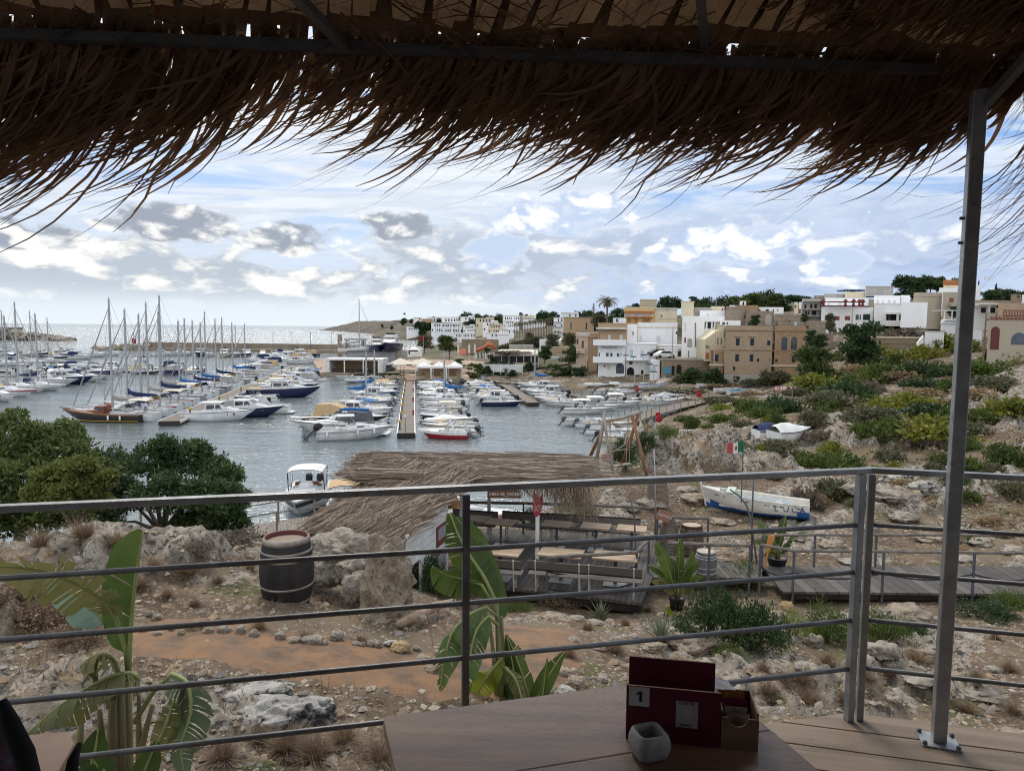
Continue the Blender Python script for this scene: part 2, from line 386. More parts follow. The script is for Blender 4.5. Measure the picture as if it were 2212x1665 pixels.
def grid_mesh(name,X,Y,Z,attr,mats,zmin):
 nr,nc=X.shape
 idx=np.arange(nr*nc).reshape(nr,nc)
 q=np.stack([idx[:-1,:-1],idx[:-1,1:],idx[1:,1:],idx[1:,:-1]],-1).reshape(-1,4)
 zz=Z.ravel();q=q[(zz[q].max(1)>zmin)]
 me=bpy.data.meshes.new(name)
 me.vertices.add(nr*nc);me.vertices.foreach_set('co',np.stack([X,Y,Z],-1).ravel().astype(np.float32))
 me.loops.add(q.size);me.loops.foreach_set('vertex_index',q.ravel().astype(np.int32))
 me.polygons.add(len(q));me.polygons.foreach_set('loop_start',np.arange(0,q.size,4,dtype=np.int32))
 try:me.polygons.foreach_set('loop_total',np.full(len(q),4,dtype=np.int32))
 except Exception:pass
 me.polygons.foreach_set('use_smooth',np.ones(len(q),dtype=bool))
 for k,a in attr.items():
  at_=me.attributes.new(k,'FLOAT','POINT');at_.data.foreach_set('value',a.ravel().astype(np.float32))
 me.update(calc_edges=True);me.validate()
 me.materials.append(mats);o=bpy.data.objects.new(name,me);COL.objects.link(o);o['kind']='structure';return o
_ys=[0.5]
while _ys[-1]<152:_ys.append(_ys[-1]+.055+.0078*_ys[-1])
_ys=np.array(_ys);_NC=440
TU=np.linspace(-1,1,_NC)
TY=np.repeat(_ys[:,None],_NC,1);TX=TU[None]*(9+.92*_ys[:,None])
TZ0=hz0(TX,TY);_dz,TRK=hdet(TX,TY,TZ0);TZ=TZ0+_dz
def hz(x,y):
 """height of the built terrain (bilinear)"""
 x,y=float(x),float(y)
 i=int(np.clip(np.searchsorted(_ys,y)-1,0,len(_ys)-2));fy=(y-_ys[i])/(_ys[i+1]-_ys[i])
 o=0
 for r,w in((i,1-fy),(i+1,fy)):
  u=(x/(9+.92*_ys[r])+1)/2*(_NC-1);j=int(np.clip(math.floor(u),0,_NC-2));f=u-j
  o+=w*(TZ[r,j]*(1-f)+TZ[r,j+1]*f)
 return float(o)
def ground(px,py,y0=3.,y1=150.,dz=0.):
 """where the line of sight through a picture point meets the terrain"""
 d=ray(px,py);Y=y0
 while Y<y1:
  p=C3(d,Y)
  if p.z<=hz(p.x,p.y)+dz:
   a,b=Y-(.05+Y*.01),Y
   for _ in range(12):
    m_=(a+b)/2;p=C3(d,m_)
    if p.z<=hz(p.x,p.y)+dz:b=m_
    else:a=m_
   p=C3(d,b);return Vector((p.x,p.y,hz(p.x,p.y)))
  Y+=.05+Y*.01
 p=C3(d,y1);return p
def C3(d,Y):t=Y/d[1];return Vector((d[0]*t,Y,CAMH+d[2]*t))
def on(x,y,dz=0.):return Vector((x,y,hz(x,y)+dz))
def ground_mat(name,far=False):
 m=bpy.data.materials.new(name);m.use_nodes=True;g=NT(m.node_tree)
 tc=g.n('ShaderNodeTexCoord').outputs['Object']
 rk=g.n('ShaderNodeAttribute',attribute_name='rock').outputs['Fac']
 soil=g.mix(g.ss(g.noise(tc,1.1,6,.6),.35,.65),(.095,.066,.046),(.16,.116,.08))
 soil=g.mix(g.ss(g.noise(tc,7.,7,.7),.48,.62),soil,(.245,.195,.135))
 soil=g.mix(g.ss(g.noise(tc,.35,5,.6),.5,.68),soil,(.195,.155,.105))
 soil=g.mix(g.m('MULTIPLY',g.ss(g.noise(tc,.55,6,.65),.56,.66),.75),soil,(.085,.095,.035))
 vo=g.n('ShaderNodeTexVoronoi',{'Vector':tc,'Scale':9.,'Randomness':1.})
 chip=g.m('MULTIPLY',g.m('LESS_THAN',vo.outputs['Distance'],.26),g.ss(g.noise(tc,1.7,5,.6),.46,.6))
 soil=g.mix(chip,soil,g.mix(vo.outputs['Color'],(.30,.25,.19),(.50,.44,.36)))
 lime=g.mix(g.ss(g.noise(tc,2.2,8,.7),.35,.68),(.17,.145,.115),(.42,.375,.315))
 lime=g.mix(g.ss(g.noise(tc,6.5,8,.7),.50,.60),lime,(.06,.053,.046))
 lime=g.mix(g.m('MULTIPLY',g.ss(g.noise(tc,1.2,4,.6),.55,.7),.6),lime,(.36,.24,.13))
 f=g.ss(g.m('ADD',rk,g.m('MULTIPLY',g.m('SUBTRACT',g.noise(tc,3.2,8,.68),.5),1.3)),.42,.58)
 col=g.mix(f,soil,lime)
 h=g.m('ADD',g.m('MULTIPLY',g.noise(tc,11.,7,.7),.6),g.m('MULTIPLY',g.noise(tc,3.1,6,.65),1.))
 nrm=g.n('ShaderNodeBump',{'Strength':.9,'Distance':.09,'Height':h}).outputs[0]
 b=g.n('ShaderNodeBsdfPrincipled',{'Base Color':col,'Roughness':.95,'Specular IOR Level':.15,'Normal':nrm}).outputs[0]
 g.n('ShaderNodeOutputMaterial',{0:b});return m
MG=ground_mat('ground')
grid_mesh('ground',TX,TY,TZ,{'rock':TRK},MG,-.6)
_hy=np.linspace(150,700,150);_hx=np.linspace(-120,420,190)
HX,HY=np.meshgrid(_hx,_hy);HZ=hz0(HX,HY)+fbm(HX*.03,HY*.03,4.,4)*1.2
HZ=np.where(HX<-35-.03*(HY-150),np.minimum(HZ,-1.2),HZ)
MHILL=mat('hill_ground',(.15,.115,.075),(.075,.075,.04),.05,.95,c3=(.26,.21,.15),sc3=.14,lo3=.56,hi3=.7)
grid_mesh('hillside',HX,HY,HZ,{},MHILL,-.6)
def hzf(x,y):return float(hz0(np.array([x]),np.array([y]))[0])if y>152 else hz(x,y)
def water_mat():
 m=bpy.data.materials.new('sea_water');m.use_nodes=True;g=NT(m.node_tree)
 tc=g.n('ShaderNodeTexCoord').outputs['Object']
 r1=g.n('ShaderNodeMapping',{0:tc,2:(0,0,.3),3:(.75,1.25,1)}).outputs[0]
 h=g.m('ADD',g.m('MULTIPLY',g.noise(r1,2.1,3,.6,.3),1.),g.m('MULTIPLY',g.noise(r1,.32,3,.5),1.5))
 pat=g.ss(g.noise(g.n('ShaderNodeMapping',{0:tc,3:(.014,.045,1)}).outputs[0],1.,4,.55),.32,.66)
 yo=g.n('ShaderNodeSeparateXYZ',{0:tc}).outputs[1]
 amp=g.m('ADD',g.m('MULTIPLY',pat,.40),g.m('ADD',.15,g.m('MULTIPLY',g.ss(yo,230.,420.),1.7)))
 nrm=g.n('ShaderNodeBump',{'Strength':1.,'Distance':.25,'Height':g.m('MULTIPLY',h,amp)}).outputs[0]
 b=g.n('ShaderNodeBsdfPrincipled',{'Base Color':(.14,.17,.175,1),'Roughness':.10,'IOR':1.7,'Specular IOR Level':1.,'Normal':nrm}).outputs[0]
 g.n('ShaderNodeOutputMaterial',{0:b});return m
MB().add([(-9000,8,0),(9000,8,0),(9000,14000,0),(-9000,14000,0)],[(0,1,2,3)]).build('water',water_mat())['kind']='structure'
def build_path():
 rs=np.random.RandomState(5);pts=[]
 P=[Vector((a,b,0))for a,b in PATH]
 lens=[0]
 for a,b in zip(P[:-1],P[1:]):lens.append(lens[-1]+(b-a).length)
 N=150;NW=22;vs=[];
 def cen(s):
  for i in range(len(P)-1):
   if s<=lens[i+1]or i==len(P)-2:
    t=(s-lens[i])/(lens[i+1]-lens[i]);p0=P[max(i-1,0)];p1,p2=P[i],P[i+1];p3=P[min(i+2,len(P)-1)]
    return.5*((2*p1)+(p2-p0)*t+(2*p0-5*p1+4*p2-p3)*t*t+(3*p1-p0-3*p2+p3)*t**3)
 for i in range(N):
  s=lens[-1]*i/(N-1);c=cen(s);d=(cen(min(s+.05,lens[-1]))-cen(max(s-.05,0))).normalized();n=Vector((-d.y,d.x,0))
  wl=.78+.14*float(fbm(s*1.5,3.,1.,3))+(.1 if s>lens[-1]*.6 else 0);wr=.74+.16*float(fbm(s*1.5,9.,2.,3))
  if i<6:wl*=i/6;wr*=i/6
  for j in range(NW):
   t=j/(NW-1);p=c+n*(wl*(1-t)-wr*t);e=min(t,1-t)
   vs.append((p.x,p.y,hz(p.x,p.y)+.03*min(1,e*6)-.012+.004*rs.rand()))
 fs=[(i*NW+j,i*NW+j+1,(i+1)*NW+j+1,(i+1)*NW+j)for i in range(N-1)for j in range(NW-1)]
 fs=[f[::-1]for f in fs]
 m=mat('gravel_path',(.265,.15,.08),(.185,.12,.078),2.6,.95,1.,38,c3=(.115,.085,.062),sc3=2.2,lo3=.46,hi3=.68,det=8,bd=.02)
 struct(MB().add(vs,fs),'path',m,True)
build_path()
WHITE=mat('white_gelcoat',(.70,.71,.72),(.56,.57,.57),1.2,.32,rnd=.3,spec=.5)
WHITE2=mat('white_paint',(.74,.74,.73),(.58,.57,.54),1.5,.6)
CREAM=mat('cream_gelcoat',(.62,.55,.40),None,rough=.4)
GREYL=mat('grey_tube',(.42,.44,.47),(.34,.36,.38),2,.55,rnd=.25)
DKGREY=mat('dark_grey',(.06,.065,.075),(.10,.10,.11),3,.5)
BLACK=mat('black_plastic',(.012,.012,.014),None,rough=.4)
NAVY=mat('navy_canvas',(.012,.022,.075),(.02,.035,.10),3,.85)
BLUE=mat('blue_canvas',(.02,.10,.30),(.03,.14,.38),3,.8)
TURQ=mat('turquoise_canvas',(.02,.24,.38),(.03,.30,.44),3,.75)
BEIGE=mat('beige_canvas',(.52,.38,.21),(.45,.32,.17),3,.85)
CREAMC=mat('cream_canvas',(.68,.63,.52),(.58,.53,.43),3,.85)
SAILG=mat('grey_sail_cover',(.36,.35,.34),(.30,.29,.28),3,.85)
RED=mat('red_paint',(.32,.018,.025),(.26,.015,.02),3,.4)
ORANGE=mat('orange_paint',(.42,.10,.035),None,rough=.6)
GREENC=mat('green_canvas',(.01,.14,.12),None,rough=.8)
GLASS=mat('tinted_glass',(.02,.025,.03),None,rough=.08,spec=.7)
GLASSL=mat('clear_screen',(.16,.20,.22),None,rough=.08,spec=.7)
CHROME=mat('stainless',(.62,.63,.64),None,rough=.25,metal=1.)
MAST=mat('mast_alloy',(.40,.41,.42),None,rough=.4,metal=.4)
TEAK=mat('teak',(.20,.085,.035),(.14,.055,.022),6,.5,st=(1,6,1))
HULLD=mat('dark_hull',(.018,.014,.014),(.03,.022,.02),3,.35)
NAVYH=mat('navy_hull',(.015,.02,.07),None,rough=.25)
YELLOW=mat('yellow_paint',(.55,.36,.03),None,rough=.5)
PWOOD=plank_mat('pontoon_boards',(.13,.112,.095),(.215,.185,.155),.14,1,.05)
CONC=mat('quay_concrete',(.36,.31,.25),(.27,.23,.19),.8,.9,.3,c3=(.16,.13,.11),sc3=2.)
PAVE=mat('quay_paving',(.42,.29,.21),(.34,.24,.18),.6,.9,c3=(.48,.38,.30),sc3=1.5)
ROCKB=mat('breakwater_stone',(.38,.33,.26),(.26,.23,.19),.7,.95,.6,c3=(.18,.15,.12),sc3=1.4,bd=.2)
ORD='first second third fourth fifth sixth seventh eighth ninth tenth eleventh twelfth thirteenth fourteenth fifteenth sixteenth seventeenth eighteenth nineteenth twentieth'.split()
def ordn(i):return ORD[i]if i<20 else(['twenty','thirty','forty'][(i+1)//10-2]+('' if(i+1)%10==0 else '-'+ORD[(i+1)%10-1]))if(i+1)%10 else['twentieth','thirtieth','fortieth'][(i+1)//10-2]
def pontoon(name,A,B,w,label,z=.5,kerb=True):
 A,B=Vector((*A,0)),Vector((*B,0));d=B-A;L=d.length
 t=thing(name,label,'pontoon',A,math.atan2(d.y,d.x)-math.pi/2)
 MB().bx(-w/2+.06,w/2-.06,0,L,z-.10,z).build('deck',PWOOD,t)
 b=MB();n=max(2,int(L/6))
 for i in range(n):b.bx(-w/2+.1,w/2-.1,L*(i+.02)/n,L*(i+.94)/n,-.5,z-.12)
 b.build('float',HULLD,t)
 for s in(-1,1):
  MB().bx(s*w/2-.06,s*w/2+.06,0,L,z-.22,z+.05).build('edge_beam',WHITE2 if kerb else TEAK,t)
 MB().bx(-w/2,w/2,-.03,0.0,z-.45,z+.03).build('end_fender',HULLD,t)
 return t
PCa,PCb=(-10.4,68.),(-20.8,141.)
PLa,PLb=(-37.2,75.),(-56.0,181.)
PRa,PRb=(3.0,97.),(-2.6,137.)
pontoon('pontoon',PCa,PCb,1.75,'narrow wooden pontoon with yellow service posts running away in the centre of the harbour')
pontoon('pontoon',PLa,PLb,2.2,'long wooden pontoon with sailing yachts on its left side')
pontoon('pontoon',PRa,PRb,1.7,'short wooden pontoon right of the empty channel, ending in a dark square head',kerb=False)
_a,_b=atz(-120,799,.5),atz(438,799,.5)
pontoon('pontoon',(_a.x,_a.y),(_b.x,_b.y),1.8,'far pontoon seen side on across the left of the harbour behind the masts')
def service_post():
 t=thing('service_post','x','bollard')
 MB().lathe([(.09,0),(.09,.75)],n=8).build('post',DKGREY,t)
 MB().lathe([(.17,.75),(.19,.86),(.12,.97),(.02,1.0)],n=10).build('cap',YELLOW,t)
 return t
_sp=service_post();_k=0
for(A,B,w,nn,ph,sd)in((PCa,PCb,1.75,9,'central pontoon',-1),(PLa,PLb,2.2,7,'yacht pontoon',1)):
 for i in range(nn):
  t=(i+.35)/nn*.92;p=(A[0]+(B[0]-A[0])*t+sd*(w/2-.2),A[1]+(B[1]-A[1])*t,.5)
  o=_sp if _k==0 else dup(_sp,p);o.location=p;_k+=1
  tag(o,f'yellow capped service post, {ordn(i)} from the near end of the {ph}',None,'service posts on the pontoons')
_rb=MB().bx(-.10,.10,-.09,.09,0,.5).bx(-.12,.12,-.11,.11,.5,.55)
for i in range(4):
 t=(.2+i*.2);p=(PCa[0]+(PCb[0]-PCa[0])*t+.72,PCa[1]+(PCb[1]-PCa[1])*t,.5)
 o=_rb.build('fire_box',RED);o.location=p
 tag(o,f'small red fire box, {ordn(i)} from near end, right edge of central pontoon','fire box','fire boxes on the central pontoon')
lp=thing('pontoon_lamp','slim white headed lamp standing on the near end of the central pontoon','lamp',(-10.6,68.8,.5))
MB().lathe([(.03,0),(.03,1.5)],n=6).build('post',DKGREY,lp);MB().sphere((0,0,1.58),.12,8,6).build('globe',WHITE,lp)
def quay():
 pts=[atz(690,813,0),atz(860,812,0),atz(872,829,0),atz(1030,829,0),atz(1064,826,0)]
 poly=[(p.x,p.y)for p in pts]+[(3,150),(0,215),(-62,215)]
 q=atz(640,800,0);poly=[(q.x-1,q.y)]+poly if False else poly
 struct(MB().prism(poly,-2,.72),'quay_wall',CONC)
 cx=sum(p[0]for p in poly)/len(poly);cy=sum(p[1]for p in poly)/len(poly)
 inn=[(cx+(x-cx)*.992,cy+(y-cy)*.992)for x,y in poly]
 struct(MB().prism(inn,.724,.86),'quay_pavement',PAVE)
quay()
def rubble(mb,c,r,rs,mi=0):
 v=[];n=8
 d=rs.normal(size=(14,3));d/=np.linalg.norm(d,axis=1)[:,None]
 bm=bmesh.new()
 for q in d:bm.verts.new((c[0]+q[0]*r*rs.uniform(.7,1.3),c[1]+q[1]*r*rs.uniform(.7,1.3),c[2]+q[2]*r*rs.uniform(.55,1.)))
 bmesh.ops.convex_hull(bm,input=bm.verts)
 bm.verts.index_update();vs=[tuple(x.co)for x in bm.verts];fs=[tuple(x.index for x in f.verts)for f in bm.faces];bm.free()
 mb.add(vs,fs,mi)
_rs=np.random.RandomState(11)
def breakwater():
 a,b=atz(290,757,0),atz(690,763,0);d=(b-a).normalized();n=Vector((-d.y,d.x,0))
 b=b+d*26
 t=thing('breakwater','long sandy stone breakwater wall closing the harbour behind the moored boats','breakwater',a,world=True)
 w=MB()
 for(o0,o1,z0,z1)in((0,9,-2,1.3),(5.5,9,1.3,3.4)):
  w.add([(*(a+n*o0).xy,z0),(*(b+n*o0).xy,z0),(*(b+n*o1).xy,z0),(*(a+n*o1).xy,z0),(*(a+n*o0).xy,z1),(*(b+n*o0).xy,z1),(*(b+n*o1).xy,z1),(*(a+n*o1).xy,z1)],[(3,2,1,0),(4,5,6,7),(0,1,5,4),(1,2,6,5),(2,3,7,6),(3,0,4,7)])
 w.build('wall',mat('breakwater_wall',(.28,.235,.18),(.21,.175,.14),.25,.95,c3=(.2,.16,.12),sc3=1.2),t)
 r=MB()
 for i in range(70):
  s=_rs.uniform(-19,6);q=a+d*s+n*_rs.uniform(0,8);h=max(.1,1+(s+19)/25*1.6)
  rubble(r,(q.x,q.y,_rs.uniform(-.2,h)),_rs.uniform(1.,1.9),_rs)
 r.build('armour_rock',ROCKB,t)
 bc=thing('harbour_beacon','small red beacon on the rocky head of the long breakwater','beacon',(*(a-d*3+n*4).xy,2.6))
 MB().lathe([(.85,0),(.85,1.9),(.6,2.4)],n=12).build('tower',RED,bc);MB().lathe([(.12,2.4),(.08,5.)],n=6).build('lantern_mast',RED,bc)
 a2,b2=atz(-60,735,0),atz(118,736,0)
 t=thing('breakwater','outer breakwater of tumbled concrete blocks beyond the masts at far left','breakwater',a2,world=True)
 w=MB();w.bx(a2 .x-40,a2 .x+(b2 .x-a2 .x)*.5,a2 .y+4,a2 .y+12,-2,8.2);w.build('wall',MATS['breakwater_wall'],t)
 r=MB();d2=(b2-a2)
 for i in range(110):
  s=_rs.uniform(.3,1.2);q=a2+d2*s+Vector((0,_rs.uniform(-4,8),0));h=max(.2,7.2*(1-(s-.3)/.95))
  rubble(r,(q.x,q.y,_rs.uniform(-.3,h)),_rs.uniform(1.8,3.2),_rs)
 r.build('armour_rock',ROCKB,t)
breakwater()
_lpm=MB().lathe([(.09,0),(.06,6.5)],n=6).box((0,0,6.3),(1.1,.12,.12))
for i,px in enumerate((590,631,671,717)):
 p=atz(px,757,2.2);o=_lpm.build('breakwater_lamp',DKGREY);o.location=p
 tag(o,f'thin lamp pole on the breakwater, {ordn(i)} from the left','lamp post','lamp poles along the breakwater')
def headland():
 NX,NY=150,34;us=np.linspace(0,1,NX);vs=np.linspace(0,1,NY)
 sh=[(682,713),(700,713.5),(740,716),(780,719),(812,722),(830,722),(800,727),(806,732),(880,735),(960,737),(1040,738)]
 P=[atz(x,y,0)for x,y in sh]
 seg=np.linspace(0,len(P)-1,NX);i0=np.minimum(seg.astype(int),len(P)-2);f=seg-i0
 bx_=np.array([[p.x,p.y]for p in P]);base=bx_[i0]*(1-f[:,None])+bx_[i0+1]*f[:,None]
 depth=np.interp(us,[0,.2,.5,.6,1],[60,300,500,420,500])
 X=base[:,0][None]+vs[:,None]*depth[None]*.30;Yy=base[:,1][None]+vs[:,None]*depth[None]
 dd=vs[:,None]*depth[None]
 hmax=np.interp(us,[0,.06,.16,.3,.45,.6,.8,1],[1,9,17,19,18,14,13,15])
 Z=hmax[None]*np.clip(dd/70,0,1)**.7+np.clip(dd-70,0,400)*.022
 Z=Z*(1+.25*fbm(X*.02,Yy*.02,1.,4))+fbm(X*.06,Yy*.06,3.,3)*1.2*np.clip(dd/30,0,1)-.4
 m=mat('headland_ground',(.125,.10,.07),(.07,.06,.045),.02,.95,c3=(.20,.165,.12),sc3=.06,lo3=.54,hi3=.7)
 grid_mesh('headland',X,Yy,Z,{},m,-5)
headland()
def hull(L,B,H,over=.7,stern=.86,sheer=.28,full=2.3,nst=15,bot=-.22,kr=.75):
 """returns (hull mesh, deck line points left/right)"""
 st=[i/(nst-1)for i in range(nst)];rows=[]
 for s in st:
  q=max(0.,(s-.42)/.58)
  b=B/2*(1-q**full)*(stern+(1-stern)*min(1,s/.4));b=max(b,.015)
  zs=H*(1+sheer*s*s);zk=bot+(H*kr)*max(0,(s-.72)/.28)**2
  zc=.10*H+H*.55*max(0,(s-.5)/.5)**2
  x=L*(s-.5);ov=over*s**5
  rows.append([(x-ov*.25,0,zk),(x-ov*.1,b*(.74-.28*q),zc*.5+zk*.5+.02),(x,b*(.92-.22*q),zc+.06),(x+ov*.5,b*.99,(zs+zc)/2),(x+ov,b,zs)])
 mb=MB();n=5
 for sg in(1,-1):
  vs=[(x,sg*y,z)for r in rows for x,y,z in r]
  fs=[]
  for i in range(nst-1):
   for j in range(n-1):
    f=(i*n+j,i*n+j+1,(i+1)*n+j+1,(i+1)*n+j);fs.append(f[::-1]if sg>0 else f)
  mb.add(vs,fs)
 r=rows[0];mb.add([r[0]]+[(x,y,z)for x,y,z in r[1:]]+[(x,-y,z)for x,y,z in r[:0:-1]],[tuple(range(2*n-1))])
 rim=[r[-1]for r in rows]
 return mb,rim
def strip(mb,rim,h,out=.02,drop=0.,mi=0):
 for sg in(1,-1):
  vs=[]
  for x,y,z in rim:vs+=[(x,sg*(y+out),z-drop),(x,sg*(y+out),z-drop-h)]
  k=len(rim);mb.add(vs,[(2*i,2*i+1,2*i+3,2*i+2)if sg<0 else(2*i+2,2*i+3,2*i+1,2*i)for i in range(k-1)],mi)
 return mb
def deck_open(rim,wid,floor,s0=0,s1=.68):
 """side decks, foredeck and a sunken cockpit"""
 mb=MB();k=len(rim);ic=int((k-1)*s1);i0=max(0,int((k-1)*s0))
 inn=[(x,max(.02,y-wid),z)for x,y,z in rim]
 for sg in(1,-1):
  for i in range(ic):
   a,b,c,d=rim[i],rim[i+1],inn[i+1],inn[i]
   mb.add([(p[0],sg*p[1],p[2]+.012)for p in(a,b,c,d)],[(0,1,2,3)if sg<0 else(3,2,1,0)])
   mb.add([(d[0],sg*d[1],d[2]+.012),(c[0],sg*c[1],c[2]+.012),(c[0],sg*c[1]*.95,floor),(d[0],sg*d[1]*.95,floor)],[(0,1,2,3)if sg<0 else(3,2,1,0)])
 for i in range(ic):
  a,b=inn[i],inn[i+1];mb.add([(a[0],a[1]*.95,floor),(b[0],b[1]*.95,floor),(b[0],-b[1]*.95,floor),(a[0],-a[1]*.95,floor)],[(3,2,1,0)])
 for i in range(ic,k-1):
  a,b=rim[i],rim[i+1];c=.06
  mb.add([(a[0],a[1],a[2]+.012),(b[0],b[1],b[2]+.012),(b[0],0,b[2]+c),(a[0],0,a[2]+c),(b[0],-b[1],b[2]+.012),(a[0],-a[1],a[2]+.012)],[(3,2,1,0),(5,4,2,3)])
 a=inn[ic];mb.add([(a[0],a[1],a[2]+.012),(a[0],-a[1],a[2]+.012),(a[0],-a[1]*.95,floor),(a[0],a[1]*.95,floor)],[(0,1,2,3)])
 a=inn[0];mb.add([(a[0],a[1],a[2]-.02),(a[0],-a[1],a[2]-.02),(a[0]+.05,-a[1],floor),(a[0]+.05,a[1],floor)],[(3,2,1,0)])
 return mb
def deck_closed(rim,h=.06):
 mb=MB();k=len(rim)
 for i in range(k-1):
  a,b=rim[i],rim[i+1]
  mb.add([(a[0],a[1],a[2]),(b[0],b[1],b[2]),(b[0],0,b[2]+h),(a[0],0,a[2]+h),(b[0],-b[1],b[2]),(a[0],-a[1],a[2])],[(3,2,1,0),(5,4,2,3)])
 return mb
def motor(t,x,z,s=1.,tilt=.6,m=None,twin=False):
 for y in((-.35,.35)if twin else(0,)):
  M=Matrix.Translation((x,y,z))@Matrix.Rotation(tilt,4,'Y')@Matrix.Scale(s,4)
  mb=MB()
  prof=[(-.20,.05,.16,.13),(-.24,.2,.24,.17),(-.22,.45,.25,.18),(-.16,.6,.17,.13),(-.1,.64,.06,.05)]
  n=10;vs=[]
  for cx,cz,rx,ry in prof:
   for j in range(n):
    a=2*math.pi*j/n;c,q=math.cos(a),math.sin(a)
    vs.append(M@Vector((cx+rx*abs(c)**.6*math.copysign(1,c),ry*abs(q)**.6*math.copysign(1,q),cz)))
  fs=[(i*n+j,i*n+(j+1)%n,(i+1)*n+(j+1)%n,(i+1)*n+j)for i in range(4)for j in range(n)]+[tuple(range(n-1,-1,-1)),tuple(range(4*n,5*n))]
  o=mb.add(vs,fs).build('outboard_motor',m or BLACK,t,True)
  g=MB();
  for c,d in(((-.2,0,-.3),(.16,.10,.72)),((-.24,0,-.62),(.42,.05,.04)),((-.24,0,-.74),(.36,.1,.1)),((-.05,0,.02),(.2,.22,.12)),((-.22,0,-.86),(.14,.03,.18)),((-.44,0,-.74),(.04,.26,.07)),((-.44,0,-.74),(.04,.07,.26))):
   x0,y0,z0=c;a,b,e=d
   vs=[M@Vector((x0+i*a/2,y0+j*b/2,z0+k*e/2))for k in(-1,1)for i,j in((-1,-1),(1,-1),(1,1),(-1,1))]
   g.add(vs,[(3,2,1,0),(4,5,6,7),(0,1,5,4),(1,2,6,5),(2,3,7,6),(3,0,4,7)])
  g.build('drive_leg',DKGREY,o)
def bimini(t,x0,x1,w,z,h,m,name='bimini'):
 mb=MB();nx,ny=6,8
 for k,off in((0,0),(1,-.04)):
  vs=[]
  for i in range(nx+1):
   for j in range(ny+1):
    u,v=i/nx,j/ny*2-1
    vs.append((x0+(x1-x0)*u,v*w/2,z+h-.16*abs(v)**3-.08*(2*u-1)**2+off))
  fs=[(i*(ny+1)+j,(i+1)*(ny+1)+j,(i+1)*(ny+1)+j+1,i*(ny+1)+j+1)for i in range(nx)for j in range(ny)]
  mb.add(vs,fs if k==0 else[f[::-1]for f in fs])
 o=mb.build(name,m,t,True)
 fr=MB();xm=(x0+x1)/2
 for s in(-1,1):
  for xx in(x0+.05,x1-.05):fr.tube([(xm,s*w/2,z),(xx,s*w/2,z+h-.22)],.02,5)
 fr.tube([(xm,-w/2,z),(xm,-w/2,z+h-.2),(xm,w/2,z+h-.2),(xm,w/2,z)],.02,5)
 fr.build('bimini_frame',CHROME,t)
def rail(t,rim,s0,s1,h,z=0,m=None):
 k=len(rim);i0,i1=int((k-1)*s0),int((k-1)*s1);mb=MB();top=[]
 for sg in(1,-1):
  pts=[]
  for i in range(i0,i1+1):
   x,y,zz=rim[i];p=Vector((x-.03,sg*max(0,y-.07),zz+h));pts.append(p)
   if(i-i0)%2==0:mb.tube([p,(p.x,p.y,zz)],.014,4)
  mb.tube(pts,.018,5)
  top.append(pts[-1])
 mb.tube(top,.018,5);mb.build('guard_rail',m or CHROME,t)
def cabin(t,secs,m,wm,wins,name='cabin'):
 """secs: (x, halfwidth_bottom, halfwidth_top, z0, z1) from aft to front; wins: quads on sides/front as (x0,x1,f0,f1)"""
 mb=MB();vs=[]
 for x,wb,wt,z0,z1 in secs:vs+=[(x,-wb,z0),(x,-wt,z1-.06),(x,-wt+.1,z1),(x,wt-.1,z1),(x,wt,z1-.06),(x,wb,z0)]
 k=len(secs);fs=[(i*6+j,(i+1)*6+j,(i+1)*6+j+1,i*6+j+1)for i in range(k-1)for j in range(5)]+[tuple(range(5,-1,-1)),tuple(range((k-1)*6,k*6))]
 fs=[f for f in fs]
 c=mb.add(vs,fs).build(name,m,t)
 def pt(x,f,sg):
  for a,b in zip(secs[:-1],secs[1:]):
   if a[0]-1e-6<=x<=b[0]+1e-6:
    u=(x-a[0])/(b[0]-a[0]);q=[a[i]*(1-u)+b[i]*u for i in range(5)]
    return Vector((x,sg*(q[1]*(1-f)+q[2]*f+.012),q[3]+(q[4]-.06-q[3])*f))
 for x0,x1,f0,f1,sl in wins:
  for sg in(1,-1):
   w=MB().add([pt(x0,f0,sg),pt(x1+sl,f0,sg),pt(x1,f1,sg),pt(x0+sl*.2,f1,sg)],[(0,1,2,3)if sg<0 else(3,2,1,0)]).build('window',wm,c)
 return c
def front_screen(c,a,b,m,ins=.1):
 """window on the sloping front between two cabin sections"""
 x0,wb0,wt0,z00,z01=a;x1,wb1,wt1,z10,z11=b
 n=Vector((z01-z11,0,x1-x0)).normalized()*.014
 def p(u,v):z=z01+(z11-z01)*u;x=x0+(x1-x0)*u;w=(wt0*(1-u)+wt1*u-.12)*v;return Vector((x,w,z))+n
 MB().add([p(.12,-1),p(.88,-1),p(.88,1),p(.12,1)],[(0,1,2,3)]).build('windscreen',m,c)
def fenders(t,rim,ss,m):
 for s,sg in ss:
  i=int((len(rim)-1)*s);x,y,z=rim[i]
  MB().lathe([(.02,-.62),(.1,-.55),(.11,-.3),(.09,-.12),(.02,-.05)],(x,sg*(y+.1),z),8).build('fender',m,t,True)
G_B='boats moored in the harbour'
